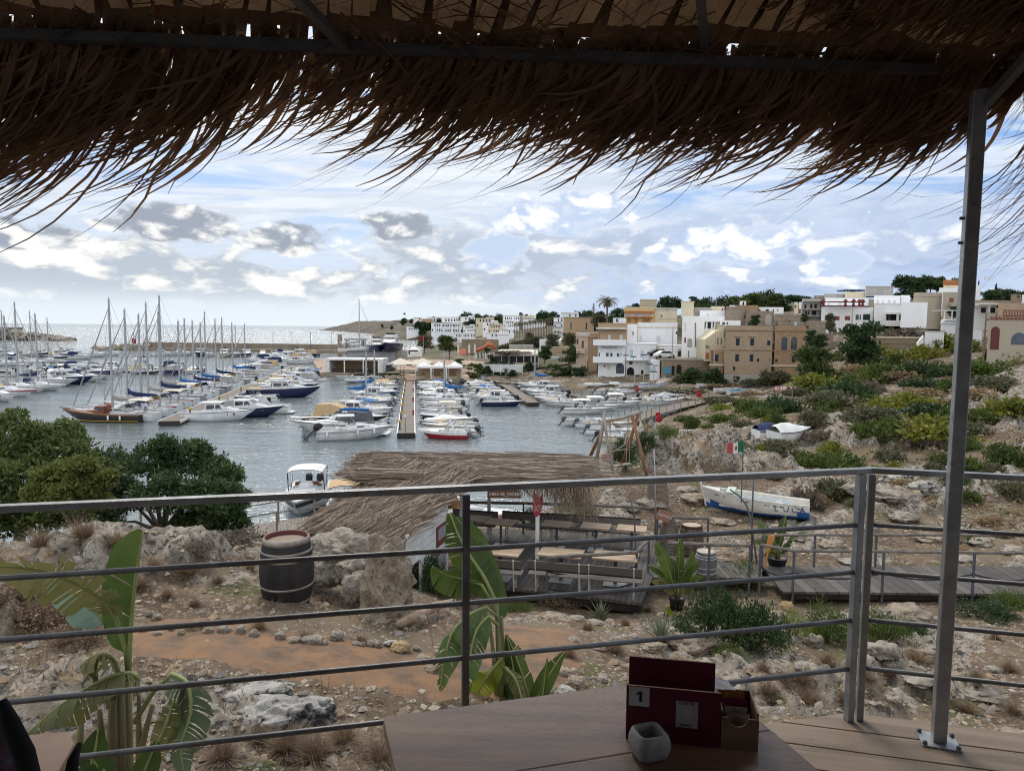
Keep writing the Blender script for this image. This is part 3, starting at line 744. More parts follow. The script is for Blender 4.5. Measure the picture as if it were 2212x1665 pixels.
def open_boat(L=5.,B=2.,H=.62,mm=None,hm=None,console=True,cover=None,bim=None,cush=None,tilt=.6,stripe=None,label='x',ms=1.):
 t=thing('motorboat',label,'motorboat',group=G_B)
 hb,rim=hull(L,B,H);hb.build('hull',hm or WHITE,t,True)
 strip(MB(),rim,.07).build('rub_rail',stripe or DKGREY,t)
 deck_open(rim,.17,H*.35).build('deck',WHITE,t)
 if console:
  c=MB();c.add([(-.25,-.33,H*.35),(.35,-.33,H*.35),(.35,.33,H*.35),(-.25,.33,H*.35),(-.2,-.3,H+.42),(.1,-.3,H+.34),(.1,.3,H+.34),(-.2,.3,H+.42)],[(3,2,1,0),(4,5,6,7),(0,1,5,4),(1,2,6,5),(2,3,7,6),(3,0,4,7)])
  co=c.build('console',WHITE,t)
  MB().add([(.08,-.3,H+.35),(.08,.3,H+.35),(-.1,.27,H+.72),(-.1,-.27,H+.72)],[(0,1,2,3),(3,2,1,0)]).build('windscreen',GLASSL,co)
  MB().lathe([(.16,-.012),(.17,0),(.16,.012)],(-.3,0,H+.25),12,M=Matrix.Rotation(1.1,4,'Y')).build('steering_wheel',BLACK,co)
  MB().box((-L*.22,0,H*.62),(.42,.9,H*.5)).box((-L*.26,0,H*1.05),(.10,.9,.3)).build('seat',cush or CREAMC,t,bevel=.03)
 if cush:MB().box((L*.2,0,H*1.22),(L*.2,B*.5,.10)).build('sunpad',cush,t,bevel=.03)
 if cover is not None:
  mb=MB();k=len(rim);rs=np.random.RandomState(int(L*10));ny=8;vs=[]
  for i in range(0,k-1):
   x,y,z=rim[i];hgt=.42*math.exp(-((x+.3)/1.)**2)+.16
   for j in range(ny+1):
    v=j/ny*2-1;vs.append((x,v*(y+.035),z-.08+(hgt+rs.uniform(-.03,.03))*(1-abs(v)**1.6)))
  mb.add(vs,[(i*(ny+1)+j,(i+1)*(ny+1)+j,(i+1)*(ny+1)+j+1,i*(ny+1)+j+1)for i in range(k-2)for j in range(ny)]).build('boat_cover',cover,t,True)
 if bim is not None:bimini(t,-L*.28,L*.12,B*.85,H,1.35,bim)
 motor(t,-L/2-.02,H*.62,ms,tilt,mm)
 return t
def rib(L=5.2,B=2.1,mm=None,tm=None,cush=None,bim=None,label='x'):
 t=thing('inflatable_boat',label,'inflatable boat',group=G_B)
 hb,rim=hull(L*.94,B*.7,.4,.4);hb.build('hull',WHITE,t,True)
 pts=[];r=.23
 for i in range(25):
  u=i/24*2-1
  a=abs(u)
  if a>.36:x=L/2-.55-(a-.36)/.64*(L-.7);y=math.copysign(B/2-r,u)
  else:th=u/.36*math.pi/2;x=L/2-.55+.5*math.cos(th);y=(B/2-r)*math.sin(th)
  pts.append((x,y,.42+.16*max(0,(x+L*.1)/L)))
 rr=[.05,.18]+[r]*21+[.18,.05]
 MB().tube(pts,rr,9).build('tube',tm or GREYL,t,True)
 MB().bx(-L/2+.35,L/2-.7,-B/2+.3,B/2-.3,.28,.34).build('deck',WHITE,t)
 co=MB().bx(-.3,.25,-.3,.3,.34,.98).build('console',WHITE,t,bevel=.05)
 MB().add([(.2,-.28,.98),(.2,.28,.98),(0,.25,1.3),(0,-.25,1.3)],[(0,1,2,3),(3,2,1,0)]).build('windscreen',GLASSL,co)
 MB().bx(-1.3,-.85,-.45,.45,.34,.78).build('seat',cush or CREAMC,t,bevel=.04)
 if bim is not None:bimini(t,-1.6,.4,B*.8,.5,1.45,bim)
 motor(t,-L/2+.3,.5,1.,.55,mm)
 return t
def cruiser(L=7.2,B=2.6,H=.95,hm=None,fly=False,hard=True,cover=None,label='x',win=None,ob=False,mm=None):
 t=thing('cabin_cruiser',label,'cabin cruiser',group=G_B)
 hb,rim=hull(L,B,H,.9,.9,.32);hb.build('hull',hm or WHITE,t,True)
 strip(MB(),rim,.06).build('rub_rail',DKGREY,t)
 deck_open(rim,.22,H*.45,s1=.4).build('deck',WHITE,t)
 zd=H*1.02;hw=B/2-.32
 s=[(-L*.12,hw,hw*.86,zd-.1,zd+1.05),(L*.10,hw,hw*.86,zd,zd+1.08),(L*.20,hw*.96,hw*.8,zd,zd+.55),(L*.34,hw*.62,hw*.5,zd+.06,zd+.34),(L*.40,hw*.4,hw*.3,zd+.1,zd+.14)]
 c=cabin(t,s,WHITE,win or GLASS,[(-L*.10,L*.02,.45,.9,0),(L*.035,L*.10,.45,.9,.25)])
 front_screen(c,s[1],s[2],win or GLASS)
 if hard:
  MB().box((-L*.05,0,zd+1.13),(L*.36,hw*1.95,.08)).build('hardtop',WHITE,t,bevel=.03)
 if fly:
  MB().box((-L*.05,0,zd+1.35),(L*.24,hw*1.6,.5)).build('flybridge',WHITE,t,bevel=.08)
  MB().add([(L*.06,-hw*.7,zd+1.58),(L*.06,hw*.7,zd+1.58),(L*.03,hw*.65,zd+1.95),(L*.03,-hw*.65,zd+1.95)],[(0,1,2,3),(3,2,1,0)]).build('windscreen',GLASS,t)
 for x in(L*.22,L*.32):
  for sg in(-1,1):
   i=min(range(len(rim)),key=lambda q:abs(rim[q][0]-x));y=rim[i][1]
   MB().lathe([(.13,-.02),(.13,.02)],(x,sg*(y*.985),rim[i][2]*.72),10,M=Matrix.Rotation(math.pi/2,4,'X')).build('porthole',GLASS,t)
 rail(t,rim,.5,1.,.42)
 if cover is not None:
  MB().add([(-L*.47,-hw*.9,zd+.05),(-L*.12,-hw,zd+.05),(-L*.12,-hw*.85,zd+1.05),(-L*.38,-hw*.75,zd+.95),(-L*.47,hw*.9,zd+.05),(-L*.12,hw,zd+.05),(-L*.12,hw*.85,zd+1.05),(-L*.38,hw*.75,zd+.95)],[(0,1,2,3),(7,6,5,4),(3,2,6,7),(0,3,7,4)]).build('cockpit_cover',cover,t)
 if ob:motor(t,-L/2,H*.6,1.35,.65,mm)
 else:MB().box((-L/2-.22,0,.16),(.5,B*.7,.07)).build('bathing_platform',WHITE,t)
 return t
def express(L=8.5,B=2.8,H=1.05,hm=None,canvas=None,label='x',roll=None):
 """low sports cruiser with raked screen and radar arch"""
 t=thing('sports_cruiser',label,'sports cruiser',group=G_B)
 hb,rim=hull(L,B,H,1.3,.92,.25);hb.build('hull',hm or WHITE,t,True)
 strip(MB(),rim,.07).build('rub_rail',DKGREY,t)
 deck_open(rim,.3,H*.55,s1=.42).build('deck',WHITE,t)
 hw=B/2-.35;zd=H
 s=[(-L*.10,hw,hw*.9,zd,zd+.62),(L*.06,hw,hw*.85,zd+.02,zd+.95),(L*.20,hw*.85,hw*.7,zd+.08,zd+.42),(L*.38,hw*.4,hw*.3,zd+.15,zd+.22)]
 c=cabin(t,s,WHITE,GLASS,[(-L*.08,L*.05,.5,.95,.1)],'coachroof');front_screen(c,s[1],s[2],GLASS)
 for sg in(-1,1):MB().add([(-L*.2,sg*(hw+.05),zd),(-L*.13,sg*(hw+.05),zd),(-L*.06,sg*hw*.8,zd+1.3),(-L*.10,sg*hw*.8,zd+1.3)],[(0,1,2,3),(3,2,1,0)]).build('radar_arch_leg',WHITE,t)
 MB().box((-L*.08,0,zd+1.3),(.34,hw*1.66,.08)).build('radar_arch',WHITE,t,bevel=.02)
 if canvas is not None:
  MB().add([(-L*.36,-hw,zd+.05),(-L*.1,-hw,zd+.3),(L*.05,-hw*.8,zd+.98),(-L*.1,-hw*.8,zd+1.42),(-L*.32,-hw*.8,zd+1.3),(-L*.36,hw,zd+.05),(-L*.1,hw,zd+.3),(L*.05,hw*.8,zd+.98),(-L*.1,hw*.8,zd+1.42),(-L*.32,hw*.8,zd+1.3)],[(0,1,2,3,4),(9,8,7,6,5),(2,7,8,3),(3,8,9,4),(4,9,5,0)]).build('cockpit_canopy',canvas,t)
 if roll is not None:MB().tube([(-L*.32,0,zd+1.42),(-L*.1,0,zd+1.5),(L*.04,0,zd+1.46)],[.16,.2,.1],8).build('rolled_canvas',roll,t,True)
 rail(t,rim,.45,1.,.38)
 MB().box((-L/2-.3,0,.2),(.66,B*.75,.08)).build('bathing_platform',WHITE,t)
 return t
def sailboat(L=9.2,B=3.,mast=12.5,hm=None,sail=None,furl=True,dodger=None,stripe=None,bim=None,label='x'):
 t=thing('sailing_yacht',label,'sailing yacht',group='sailing yachts in the harbour')
 hb,rim=hull(L,B,.92,.9,.55,.26,2.0,bot=-.3);hb.build('hull',hm or WHITE,t,True)
 strip(MB(),rim,.16,.012,.12).build('stripe',stripe or NAVY,t)
 deck_open(rim,.55,.55,s1=.28).build('deck',WHITE,t)
 s=[(-L*.16,.75,.62,1.,1.48),(L*.08,.8,.62,1.04,1.5),(L*.22,.55,.4,1.1,1.28),(L*.27,.4,.25,1.15,1.18)]
 cabin(t,s,WHITE,GLASS,[(-L*.13,-.05,.35,.8,0),(.1,L*.08,.35,.8,0)])
 mx=L*.06
 mo=MB().lathe([(.14,1.45),(.13,mast*.7),(.10,mast)],(mx,0,0),8).build('mast',MAST,t)
 sp=MB()
 for f,w in((.42,.95),(.68,.7)):
  MB().tube([(mx,-w,mast*f+.1),(mx,0,mast*f),(mx,w,mast*f+.1)],.03,5).build('spreader',MAST,mo)
 sp.box((mx,0,mast+.15),(.03,.03,.45));sp.box((mx-.2,0,mast+.05),(.45,.02,.02))
 sp.build('wind_vane',MAST,mo)
 bz=2.3;bo=MB().tube([(mx-.1,0,bz),(mx-L*.42,0,bz+.08)],.055,7).build('boom',MAST,t)
 if sail is not None:
  pts=[(mx-.05,0,bz+.95),(mx-.35,0,bz+.42),(mx-L*.12,0,bz+.24),(mx-L*.25,0,bz+.2),(mx-L*.40,0,bz+.16)]
  MB().tube(pts,[.07,.27,.28,.22,.11],8).build('sail_cover',sail,bo,True)
 rg=MB();bowp=rim[-1];head=(mx+.05,0,mast*.93)
 if furl:MB().tube([(bowp[0]-.1,0,bowp[2]+.25),Vector((bowp[0]-.1,0,bowp[2]+.25)).lerp(Vector(head),.5),head],[.07,.085,.03],6).build('furled_sail',[SAILG,NAVY,WHITE2][int(mast*7)%3],t)
 else:rg.tube([(bowp[0]-.05,0,bowp[2]+.1),head],.014,3)
 rg.tube([(-L/2+.1,0,1.),(mx-.05,0,mast)],.014,3)
 for sg in(-1,1):
  rg.tube([(mx-.1,sg*B*.47,1.05),(mx,sg*.95,mast*.42+.1),(mx,sg*.7,mast*.68+.1),(mx,0,mast*.97)],.014,3)
 rg.build('rigging',DKGREY,t)
 rail(t,rim,.0,1.,.55)
 if dodger is not None:
  MB().add([(-L*.17,-.85,1.05),(-L*.17,.85,1.05),(-L*.155,.75,2.0),(-L*.155,-.75,2.0),(-L*.05,.7,1.5),(-L*.05,-.7,1.5)],[(3,2,4,5),(0,3,5),(1,4,2)]).build('sprayhood',dodger,t)
 if bim is not None:bimini(t,-L*.45,-L*.2,1.9,1.3,1.35,bim)
 MB().lathe([(.36,-.015),(.38,0),(.36,.015)],(-L*.36,0,1.35),14,M=Matrix.Rotation(math.pi/2,4,'Y')).build('steering_wheel',CHROME,t)
 return t
GREYH=mat('grey_hull',(.30,.31,.33),None,rough=.35)
CUR={}
def place(key,x,y,heading,label,sc=1.,z=0.,group=None,**ch):
 """first use moves the prototype itself; later uses copy it with all its parts"""
 proto,used=CUR[key]
 if used:o=dup(proto,(x,y,z),heading,label,group,scale=None)
 else:o=proto;o.location=(x,y,z);o.rotation_euler=(0,0,heading);o['label']=label;CUR[key][1]=True
 if group:o['group']=group
 o.scale=(sc,sc,sc)
 for part,m in ch.items():setmat(o,part,m)
 return o
def proto(key,fn,desc,**kw):CUR[key]=[fn(**kw),False];DESC[key]=desc
DESC={}
proto('o1',open_boat,'white open boat with black outboard',L=5.4,B=2.1)
proto('o2',open_boat,'white open boat with grey outboard',L=4.9,B=1.9,mm=GREYL,cush=CREAMC)
proto('o3',open_boat,'white open boat with tan sunpad',L=5.6,B=2.1,cush=BEIGE)
proto('oc',open_boat,'boat under a fitted pale cover',L=5.2,B=2.0,console=False,cover=CREAMC)
proto('ob',open_boat,'open boat with raised sunshade',L=5.6,B=2.2,bim=CREAMC)
proto('ot',open_boat,'small white dinghy with outboard',L=4.2,B=1.7,console=False,H=.5,ms=.8)
proto('r1',rib,'grey inflatable with black outboard')
proto('r2',rib,'grey inflatable with beige sunshade',L=6.,B=2.4,bim=BEIGE,mm=GREYL)
proto('c1',cruiser,'white cabin cruiser with dark windows')
proto('c2',cruiser,'white flybridge motor cruiser',L=9.5,B=3.2,H=1.2,fly=True)
proto('c3',cruiser,'white cruiser with canvas cockpit tent',L=7.6,B=2.7,H=1.,cover=SAILG,hard=False)
proto('c4',cruiser,'white pilot boat with outboard',L=6.,B=2.3,H=.85,ob=True)
proto('x1',express,'white sports cruiser with raked screen',L=8.8,B=2.9)
proto('x2',express,'white sports cruiser with navy canopy',L=8.2,B=2.8,canvas=NAVY)
proto('x3',express,'white sports cruiser with beige canopy',L=7.8,B=2.7,canvas=BEIGE)
proto('s1',sailboat,'white yacht with navy sail cover',sail=NAVY,dodger=NAVY)
proto('s2',sailboat,'white yacht with grey sail cover',L=10.2,B=3.3,mast=14.2,sail=SAILG,dodger=SAILG,bim=CREAMC)
proto('s3',sailboat,'white yacht with blue sail cover',L=8.2,B=2.7,mast=11.2,sail=BLUE,furl=False)
proto('s5',sailboat,'small white sailing boat with blue boom cover',L=6.2,B=2.2,mast=7.2,sail=BLUE,furl=False)
proto('s4',sailboat,'white yacht under bare boom',L=8.8,B=2.9,mast=12.,sail=None,dodger=BEIGE)
def row(A,B,keys,side,hd,phrase,gap=1.0,t0=.01,t1=.97,bow_out=True,jit=.06,dx=0.,**kw):
 """boats side by side along a pontoon; side +1/-1 of its direction, hd heading of the outward normal"""
 A,B=Vector(A),Vector(B);n=len(keys);rs=random.Random(len(phrase)*13+n)
 o=Vector((math.cos(hd),math.sin(hd)))
 for i,k in enumerate(keys):
  if k=='-':continue
  t=t0+(t1-t0)*(i/(max(n-1,1)));p=A.lerp(B,t)
  pr=CUR[k][0];hm=next(c for c in pr.children if c.name.split('.')[0]in('hull',));L=max(v.co.x for v in hm.data.vertices)*2
  sc=rs.uniform(.92,1.06);q=p+o*(gap+L*sc/2+rs.uniform(0,.5))
  out=bow_out if isinstance(bow_out,bool)else bow_out[i%len(bow_out)]=='1'
  a=(hd if out else hd+math.pi)+rs.uniform(-jit,jit)
  ch={}
  if k in('oc',):ch['boat_cover']=rs.choice([CREAMC,SAILG,WHITE2,BLUE,GREYL])
  if k in('o1','o2','o3','r1','ob'):ch['outboard_motor']=rs.choice([BLACK,BLACK,DKGREY,GREYL,WHITE])
  if k[0]=='s':ch['stripe']=rs.choice([NAVY,BLUE,DKGREY,RED,WHITE2])
  if k=='ob':ch['bimini']=rs.choice([CREAMC,BEIGE,BLUE,WHITE2])
  d=DESC[k]
  if k=='oc':d={CREAMC:'boat under cream cover',SAILG:'boat under grey cover',WHITE2:'boat under white cover',BLUE:'boat under blue cover',GREYL:'boat under silver cover'}[ch['boat_cover']]
  if k in('o1','o2','r1'):
   d=('grey inflatable' if k=='r1' else 'white open boat')+' with '+{BLACK:'black',DKGREY:'dark',GREYL:'grey',WHITE:'white'}[ch['outboard_motor']]+' outboard'
  if k[0]in 'cxso' and k not in('oc',)and rs.random()<.26:
   hm_,nm_=rs.choice(((NAVYH,'navy'),(NAVYH,'navy'),(HULLD,'black'),(CREAM,'cream'),(GREYH,'grey'),(GREYH,'grey')));ch['hull']=hm_;d=d.replace('white',nm_+' hulled',1)
  place(k,q.x,q.y,a,f'{d}, {ordn(i)} from near end, {phrase}',sc,**ch)
HA=math.pi-.10
row(PLa,PLb,'s2 s1 s4 s2 s1 s2 s3 s4 s1 s3 s2 c3 s1 s4 c1 s3 c3 x2 s4 x1 c1 c3 x2 x1 x3 c1'.split(),1,HA,'left of yacht pontoon',1.3,.035,.95)
row(PLa,PLb,'c3 x1 o1 r1 o2 o1 r2 c2 c1 c3 x3 o3 x1 c1 o1 c3 oc o2 r1 c4 ob o1 r1 oc o2 o1'.split(),-1,.12,'right of yacht pontoon',1.3,.07,.86,'1011001110')
HC=math.pi-.14
row(PCa,PCb,'x3 o1 oc c3 ob o2 o1 s5 o3 oc r1 c4 s5 o2 o1 oc ob o1 r2 o2 oc o3 r1'.split(),1,HC,'left of central pontoon',1.5,.09,.86,'0110101')
row(PCa,PCb,'o1 o2 o3 oc o1 r1 ob o2 oc o1 s5 oc c4 o3 o2 r1 oc o1 ob o2 r1 oc o1 o2'.split(),-1,-.04,'right of central pontoon',1.2,.03,.9,'0001')
row(PRa,PRb,'o1 c4 r1 o2 oc o3 r1 o1 ot o2 oc o3 o1 r1 oc o2 o1'.split(),1,math.pi-.02,'left of short pontoon',1.0,.0,.93,'01')
row(PRa,PRb,'o1 o2 o3 r1 o2 c4 oc o1 r1 c3 oc s5 o1 o2'.split(),-1,-.12,'right of short pontoon',1.0,.02,.8,'0')
for k0,(sg,ks)in enumerate(((1,'c1 o1 oc c3 x2 o2 c1 x1 o1 c4 r1 o2 c2 oc o1 o3 x2 c1 o2 oc o1'),(-1,'o1 c4 o2 oc r1 c1 o3 - - - r2 o2 o1 c3 oc'))):
 row((_a.x,_a.y),(_b.x,_b.y),ks.split(),sg,math.pi/2*sg+.15,('behind' if sg>0 else 'before')+' the far cross pontoon',1.2,.3,.97,'10')
for i,(px,py,k)in enumerate(((30,868,'c1'),(68,857,'s4'),(96,848,'s2'),(132,844,'s1'),(156,834,'x1'),(194,830,'c2'),(222,825,'x2'),(240,816,'c2'),(268,808,'x1'),(-10,880,'s4'))):
 p=atz(px,py,0);hd=-.12;L={'c1':7.2,'s4':8.8,'s2':10.2,'s1':9.2,'x1':8.8,'c2':9.5,'x2':8.2}[k]
 place(k,p.x-L/2*math.cos(hd),p.y-L/2*math.sin(hd),hd,f'{DESC[k]}, {ordn(i)} of the row entering at left edge')
for i,(px,py,k)in enumerate(((4,790,'s2'),(34,788,'s1'),(64,786,'s2'),(102,784,'s1'),(10,772,'c2'),(50,770,'x1'),(90,769,'c1'),(130,773,'c2'),(170,776,'x2'),(205,771,'x1'),(240,768,'c1'),(150,766,'c1'),(20,778,'c3'),(115,778,'x3'))):
 p=atz(px,py,0);place(k,p.x,p.y,-.15+.1*(i%3),f'{DESC[k]}, {ordn(i)} of far cluster below outer breakwater')
for i,(px,py,k,hd)in enumerate(((392,768,'x1',.1),(434,769,'c2',-1.4),(455,770,'c1',-1.5),(485,771,'c2',-1.4),(510,770,'s3',-1.4),(533,771,'c2',-1.1),(568,771,'x1',-1.3),(592,770,'c1',-1.2),(615,768,'x2',-.6),(350,769,'c1',.3))):
 p=atz(px,py,0);o=place(k,p.x,p.y,hd,f'{DESC[k]}, {ordn(i)} along the foot of the breakwater')
 if i==3:setmat(o,'hull',CREAM);o['label']='pale yellow hulled motor cruiser lying under the breakwater'
for i,(px,py,k,hd)in enumerate(((585,790,'x2',2.9),(610,784,'x1',3.),(632,780,'x3',2.8),(655,776,'c3',2.6),(640,786,'c1',3.1),(665,784,'x1',2.9),(620,774,'c1',2.9),(598,776,'x1',3.0),(645,770,'c2',2.8),(668,770,'x3',2.7),(560,782,'x2',3.))):
 p=atz(px,py,0);place(k,p.x,p.y,hd,f'{DESC[k]}, {ordn(i)} of huddle left of white pavilion')
for i,(px,py,k,hd,zz)in enumerate(((665,812,'ot',.3,0),(690,806,'oc',.2,0),(775,827,'r1',3.6,0),(800,822,'oc',3.5,0),(760,820,'o1',3.6,0),(1045,823,'oc',.2,0),(1065,826,'ot',.4,0))):
 p=atz(px,py,zz);o=place(k,p.x,p.y,hd,f'{DESC[k]}, {ordn(i)} of those tied to the quay wall',1.,zz)
 if k=='oc':setmat(o,'boat_cover',BLUE if i!=3 else SAILG)
for i,(px,py,k,hd)in enumerate(((1268,918,'o1',.12),(1300,925,'o3',-.25),(1325,940,'o1',-.3),(1345,955,'o2',-.2),(1262,893,'ob',.05),(1290,886,'ob',.1),(1335,878,'ob',.05),(1350,870,'o1',.1),(1385,872,'o2',.1),(1410,866,'r1',.1),(1440,862,'oc',.15),(1320,850,'o1',.05),(1345,855,'oc',.05),(1365,848,'ot',.1),(1455,868,'ot',.2),(1420,874,'o1',.15),(1240,872,'ot',.1))):
 p=atz(px,py,0);place(k,p.x,p.y,hd,f'{DESC[k]}, {ordn(i)} along the right hand boardwalk')
def big_cruiser():
 t=thing('cabin_cruiser','white walkaround cruiser with black outboard and hardtop, nearest at central pontoon','cabin cruiser',(-15.7,67.6,0),.30,G_B)
 L,B,H=6.6,2.5,.95
 hb,rim=hull(L,B,H,.8,.92,.28);hb.build('hull',WHITE,t,True)
 strip(MB(),rim,.05,.02,.16).build('stripe',DKGREY,t);deck_open(rim,.25,.45,s1=.42).build('deck',WHITE,t)
 s=[(-.5,.75,.62,1.,1.2),(.4,.8,.7,1.02,1.5),(1.4,.6,.5,1.12,1.42),(2.5,.25,.15,1.2,1.28)]
 cabin(t,s,WHITE,GLASS,[(.5,1.2,.3,.7,0)],'coachroof')
 MB().add([(.45,-.7,1.5),(.45,.7,1.5),(-.1,.62,2.2),(-.1,-.62,2.2)],[(0,1,2,3),(3,2,1,0)]).build('windscreen',GLASSL,t)
 MB().box((-.55,0,2.3),(1.7,1.6,.09)).build('hardtop',WHITE,t,bevel=.03)
 f=MB()
 for sg in(-1,1):
  f.tube([(-1.2,sg*.72,.95),(-1.2,sg*.7,2.26)],.025,5);f.tube([(.4,sg*.74,1.5),(-.15,sg*.66,2.26)],.025,5)
 f.build('hardtop_frame',CHROME,t)
 MB().bx(-1.5,-1.0,-.5,.5,.45,1.15).build('seat',WHITE2,t,bevel=.05)
 rail(t,rim,.45,1.,.4);motor(t,-L/2,.7,1.45,.8,BLACK);fenders(t,rim,((.2,-1),(.6,-1),(.85,-1)),WHITE)
big_cruiser()
t=express(8.4,2.9,1.05,None,DKGREY,'white sports cruiser under rolled blue canvas, behind the nearest cruiser at central pontoon',BLUE);t.location=(-17.2,70.4,0);t.rotation_euler.z=math.pi-.05
t=open_boat(5.2,2.,.62,GREYL,None,False,TURQ,label='boat with bright turquoise cover at the left of the central pontoon');t.location=(-19.0,75.5,0);t.rotation_euler.z=.1
def red_boat():
 t=open_boat(4.4,1.8,.66,GREYL,RED,label='red hulled open boat with white deck, nearest on right of central pontoon',stripe=WHITE);t.location=(-6.5,68.3,0);t.rotation_euler.z=math.pi-.05
 hb,rim=hull(4.42,1.82,.66);strip(MB(),rim,.24,.012,0).build('topside_band',WHITE,t)
red_boat()
t=cruiser(7.2,2.5,.95,None,False,True,None,'white cabin cruiser with square wheelhouse, alone at the near end of the yacht pontoon');t.location=(-34.2,79.8,0);t.rotation_euler.z=.08
def gozzo(loc,rz):
 t=thing('wooden_boat','dark varnished wooden boat with reddish wheelhouse moored nearest among the yachts','wooden boat',loc,rz)
 L,B,H=9.,2.7,.85
 hb,rim=hull(L,B,H,.9,.55,.42,2.2);hb.build('hull',HULLD,t,True)
 strip(MB(),rim,.12,.025,0).build('rub_rail',TEAK,t)
 strip(MB(),[(x,y*.93,.2)for x,y,z in rim[:-2]],.06,.1,0).build('waterline_stripe',YELLOW,t)
 deck_open(rim,.35,.55,s1=.45).build('deck',TEAK,t)
 s=[(-.2,.7,.62,.9,1.75),(.9,.7,.6,.92,1.75),(1.2,.6,.5,.95,1.25),(2.2,.4,.3,1.05,1.2)]
 c=cabin(t,s,mat('varnish',(.20,.05,.025),(.15,.035,.02),4,.3),GLASS,[(.0,.7,.5,.85,0)],'wheelhouse');front_screen(c,s[1],s[2],GLASS)
 MB().tube([(L*.5,0,1.25),(L*.5+1.3,0,1.45)],.06,6).build('bowsprit',TEAK,t)
 fenders(t,rim,((.25,1),(.36,1)),WHITE)
 rail(t,rim,.5,1.,.4)
 MB().tube([(.3+.34*math.cos(a),-.75,1.45+.34*math.sin(a))for a in np.linspace(0,6.283,15)],.07,6).build('life_ring',ORANGE,t)
gozzo((-46.,78.4,0),math.pi-.14)
def near_boat():
 p=atz(662,1092,0);t=thing('motorboat','white motorboat with white sunshade on black frame moored below the hut','motorboat',p,-math.pi/2+.12,G_B)
 L,B,H=6.,2.5,.9
 hb,rim=hull(L,B,H,.7,.95,.25);hb.build('hull',WHITE,t,True);strip(MB(),rim,.22,.015,.12).build('stripe',BLACK,t)
 deck_open(rim,.25,.4,s1=.62).build('deck',WHITE,t)
 MB().lathe([(.5,.4),(.45,1.35),(.3,1.5)],(.0,0,0),10).build('console',WHITE,t,True)
 MB().bx(.55,1.9,-.75,.75,.9,1.25).build('sunpad',WHITE2,t,bevel=.06)
 for y in(-.5,0,.5):MB().bx(-.55,-.3,y-.22,y+.22,1.2,1.42).build('seat',TEAK,t,bevel=.04)
 bimini(t,-1.6,.4,2.1,.9,1.5,WHITE2)
 fr=MB()
 for sg in(-1,1):
  for xx in(-1.5,.3):fr.tube([(xx*.5-.3,sg*1.08,.9),(xx,sg*1.05,2.2)],.03,6)
 fr.build('sunshade_frame',BLACK,t);motor(t,-L/2,.6,1.2,.1,BLACK,True);fenders(t,rim,((.5,1),),YELLOW)
 p=at(745,1075,39.5);p.z=0;t=open_boat(5.2,2.1,.7,None,None,True,None,BEIGE,label='white boat with beige sunshade half hidden behind the reed roof');t.location=p;t.rotation_euler.z=-math.pi/2+.2
 p=at(1010,1085,36.5);p.z=.0;t=open_boat(5.0,2.0,1.1,None,mat('pink_paint',(.50,.26,.36),None,rough=.5),False,None,None,label='pink hulled boat with cream rim glimpsed under the reed pergola',stripe=CREAM);t.location=p;t.rotation_euler.z=-.25
near_boat()
_di=0
def dinghy(px,py,hd,col,lab,Y=None,z=None,s=1.,flip=False,mast=0.):
 p=ground(px,py,50)if z is None else atz(px,py,z)
 hb,rim=hull(3.6,1.4,.45,.4,.8,.25,2.3,11)
 t=thing('dinghy',lab,'dinghy',(p.x,p.y,p.z+.18),hd,'dinghies pulled up on land')
 hb.build('hull',WHITE,t,True);deck_open(rim,.14,.15,s1=.7).build('deck',col,t);t.scale=(s,s,s)
 if flip:t.rotation_euler=(math.pi,0,hd);t.location.z+=.45
 if mast:MB().lathe([(.05,.2),(.03,mast)],(.5,0,0),6).build('mast',MAST,t)
dinghy(1275,836,.1,WHITE2,'upturned white dinghy below the white house, first of four from the left',flip=True,s=.6)
dinghy(1293,836,.3,WHITE2,'upturned white dinghy below the white house, second of four',flip=True,s=.6)
dinghy(1311,834,.0,WHITE2,'white dinghy below the white house, third of four from the left',s=.6)
dinghy(1328,834,.2,WHITE2,'upturned white dinghy below the white house, last of four beside the ramp',flip=True,s=.6)
dinghy(1368,838,.1,GREYL,'white sailing dinghy lying on the slip beside the blue covered one',s=1.3)
dinghy(1405,841,-.1,BLUE,'sailing dinghy with bright blue deck cover at the foot of the ramp',s=1.4)
dinghy(1534,838,.1,WHITE2,'white dinghy with bare mast in the grass below the stone house',s=1.2,mast=9.)
dinghy(1570,848,.1,GREYL,'white dinghy with grey fittings in the grass, left of the pale blue one',s=1.1)
dinghy(1592,852,.5,TURQ,'pale dinghy with turquoise inside lying in the grass',s=1.)
dinghy(1508,945,.1,WHITE2,'white dinghy on the little landing behind the lichened rock',s=1.1,z=.35)
dinghy(1556,946,.5,WHITE2,'round white dinghy with handrail behind the rock right of the other',s=1.1,z=.35)
dinghy(1588,952,.1,WHITE2,'white dinghy beside the yellow bollard behind the rock',s=1.1,z=.35)
def leafm(name,a,b,tr=.25,rnd=.25):return mat(name,a,b,1.6,.6,rnd=rnd,trans=tr,lo=.3,hi=.7,spec=.3)
LEAF_D=leafm('dark_leaves',(.022,.046,.018),(.055,.095,.028))
LEAF_M=leafm('mid_leaves',(.055,.090,.020),(.115,.150,.032))
LEAF_Y=leafm('yellow_green_leaves',(.12,.15,.02),(.22,.22,.03))
LEAF_O=leafm('olive_leaves',(.09,.092,.05),(.145,.14,.08))
LEAF_P=leafm('pine_needles',(.045,.070,.018),(.09,.115,.03))
LEAF_G=leafm('grey_brown_twigs',(.13,.105,.085),(.19,.155,.12))
LEAF_B=leafm('lush_leaves',(.05,.14,.02),(.10,.21,.035),.35)
DRY=leafm('dry_straw',(.24,.17,.095),(.36,.27,.16),.2)
DRYR=leafm('russet_dry',(.185,.125,.08),(.27,.195,.125),.2)
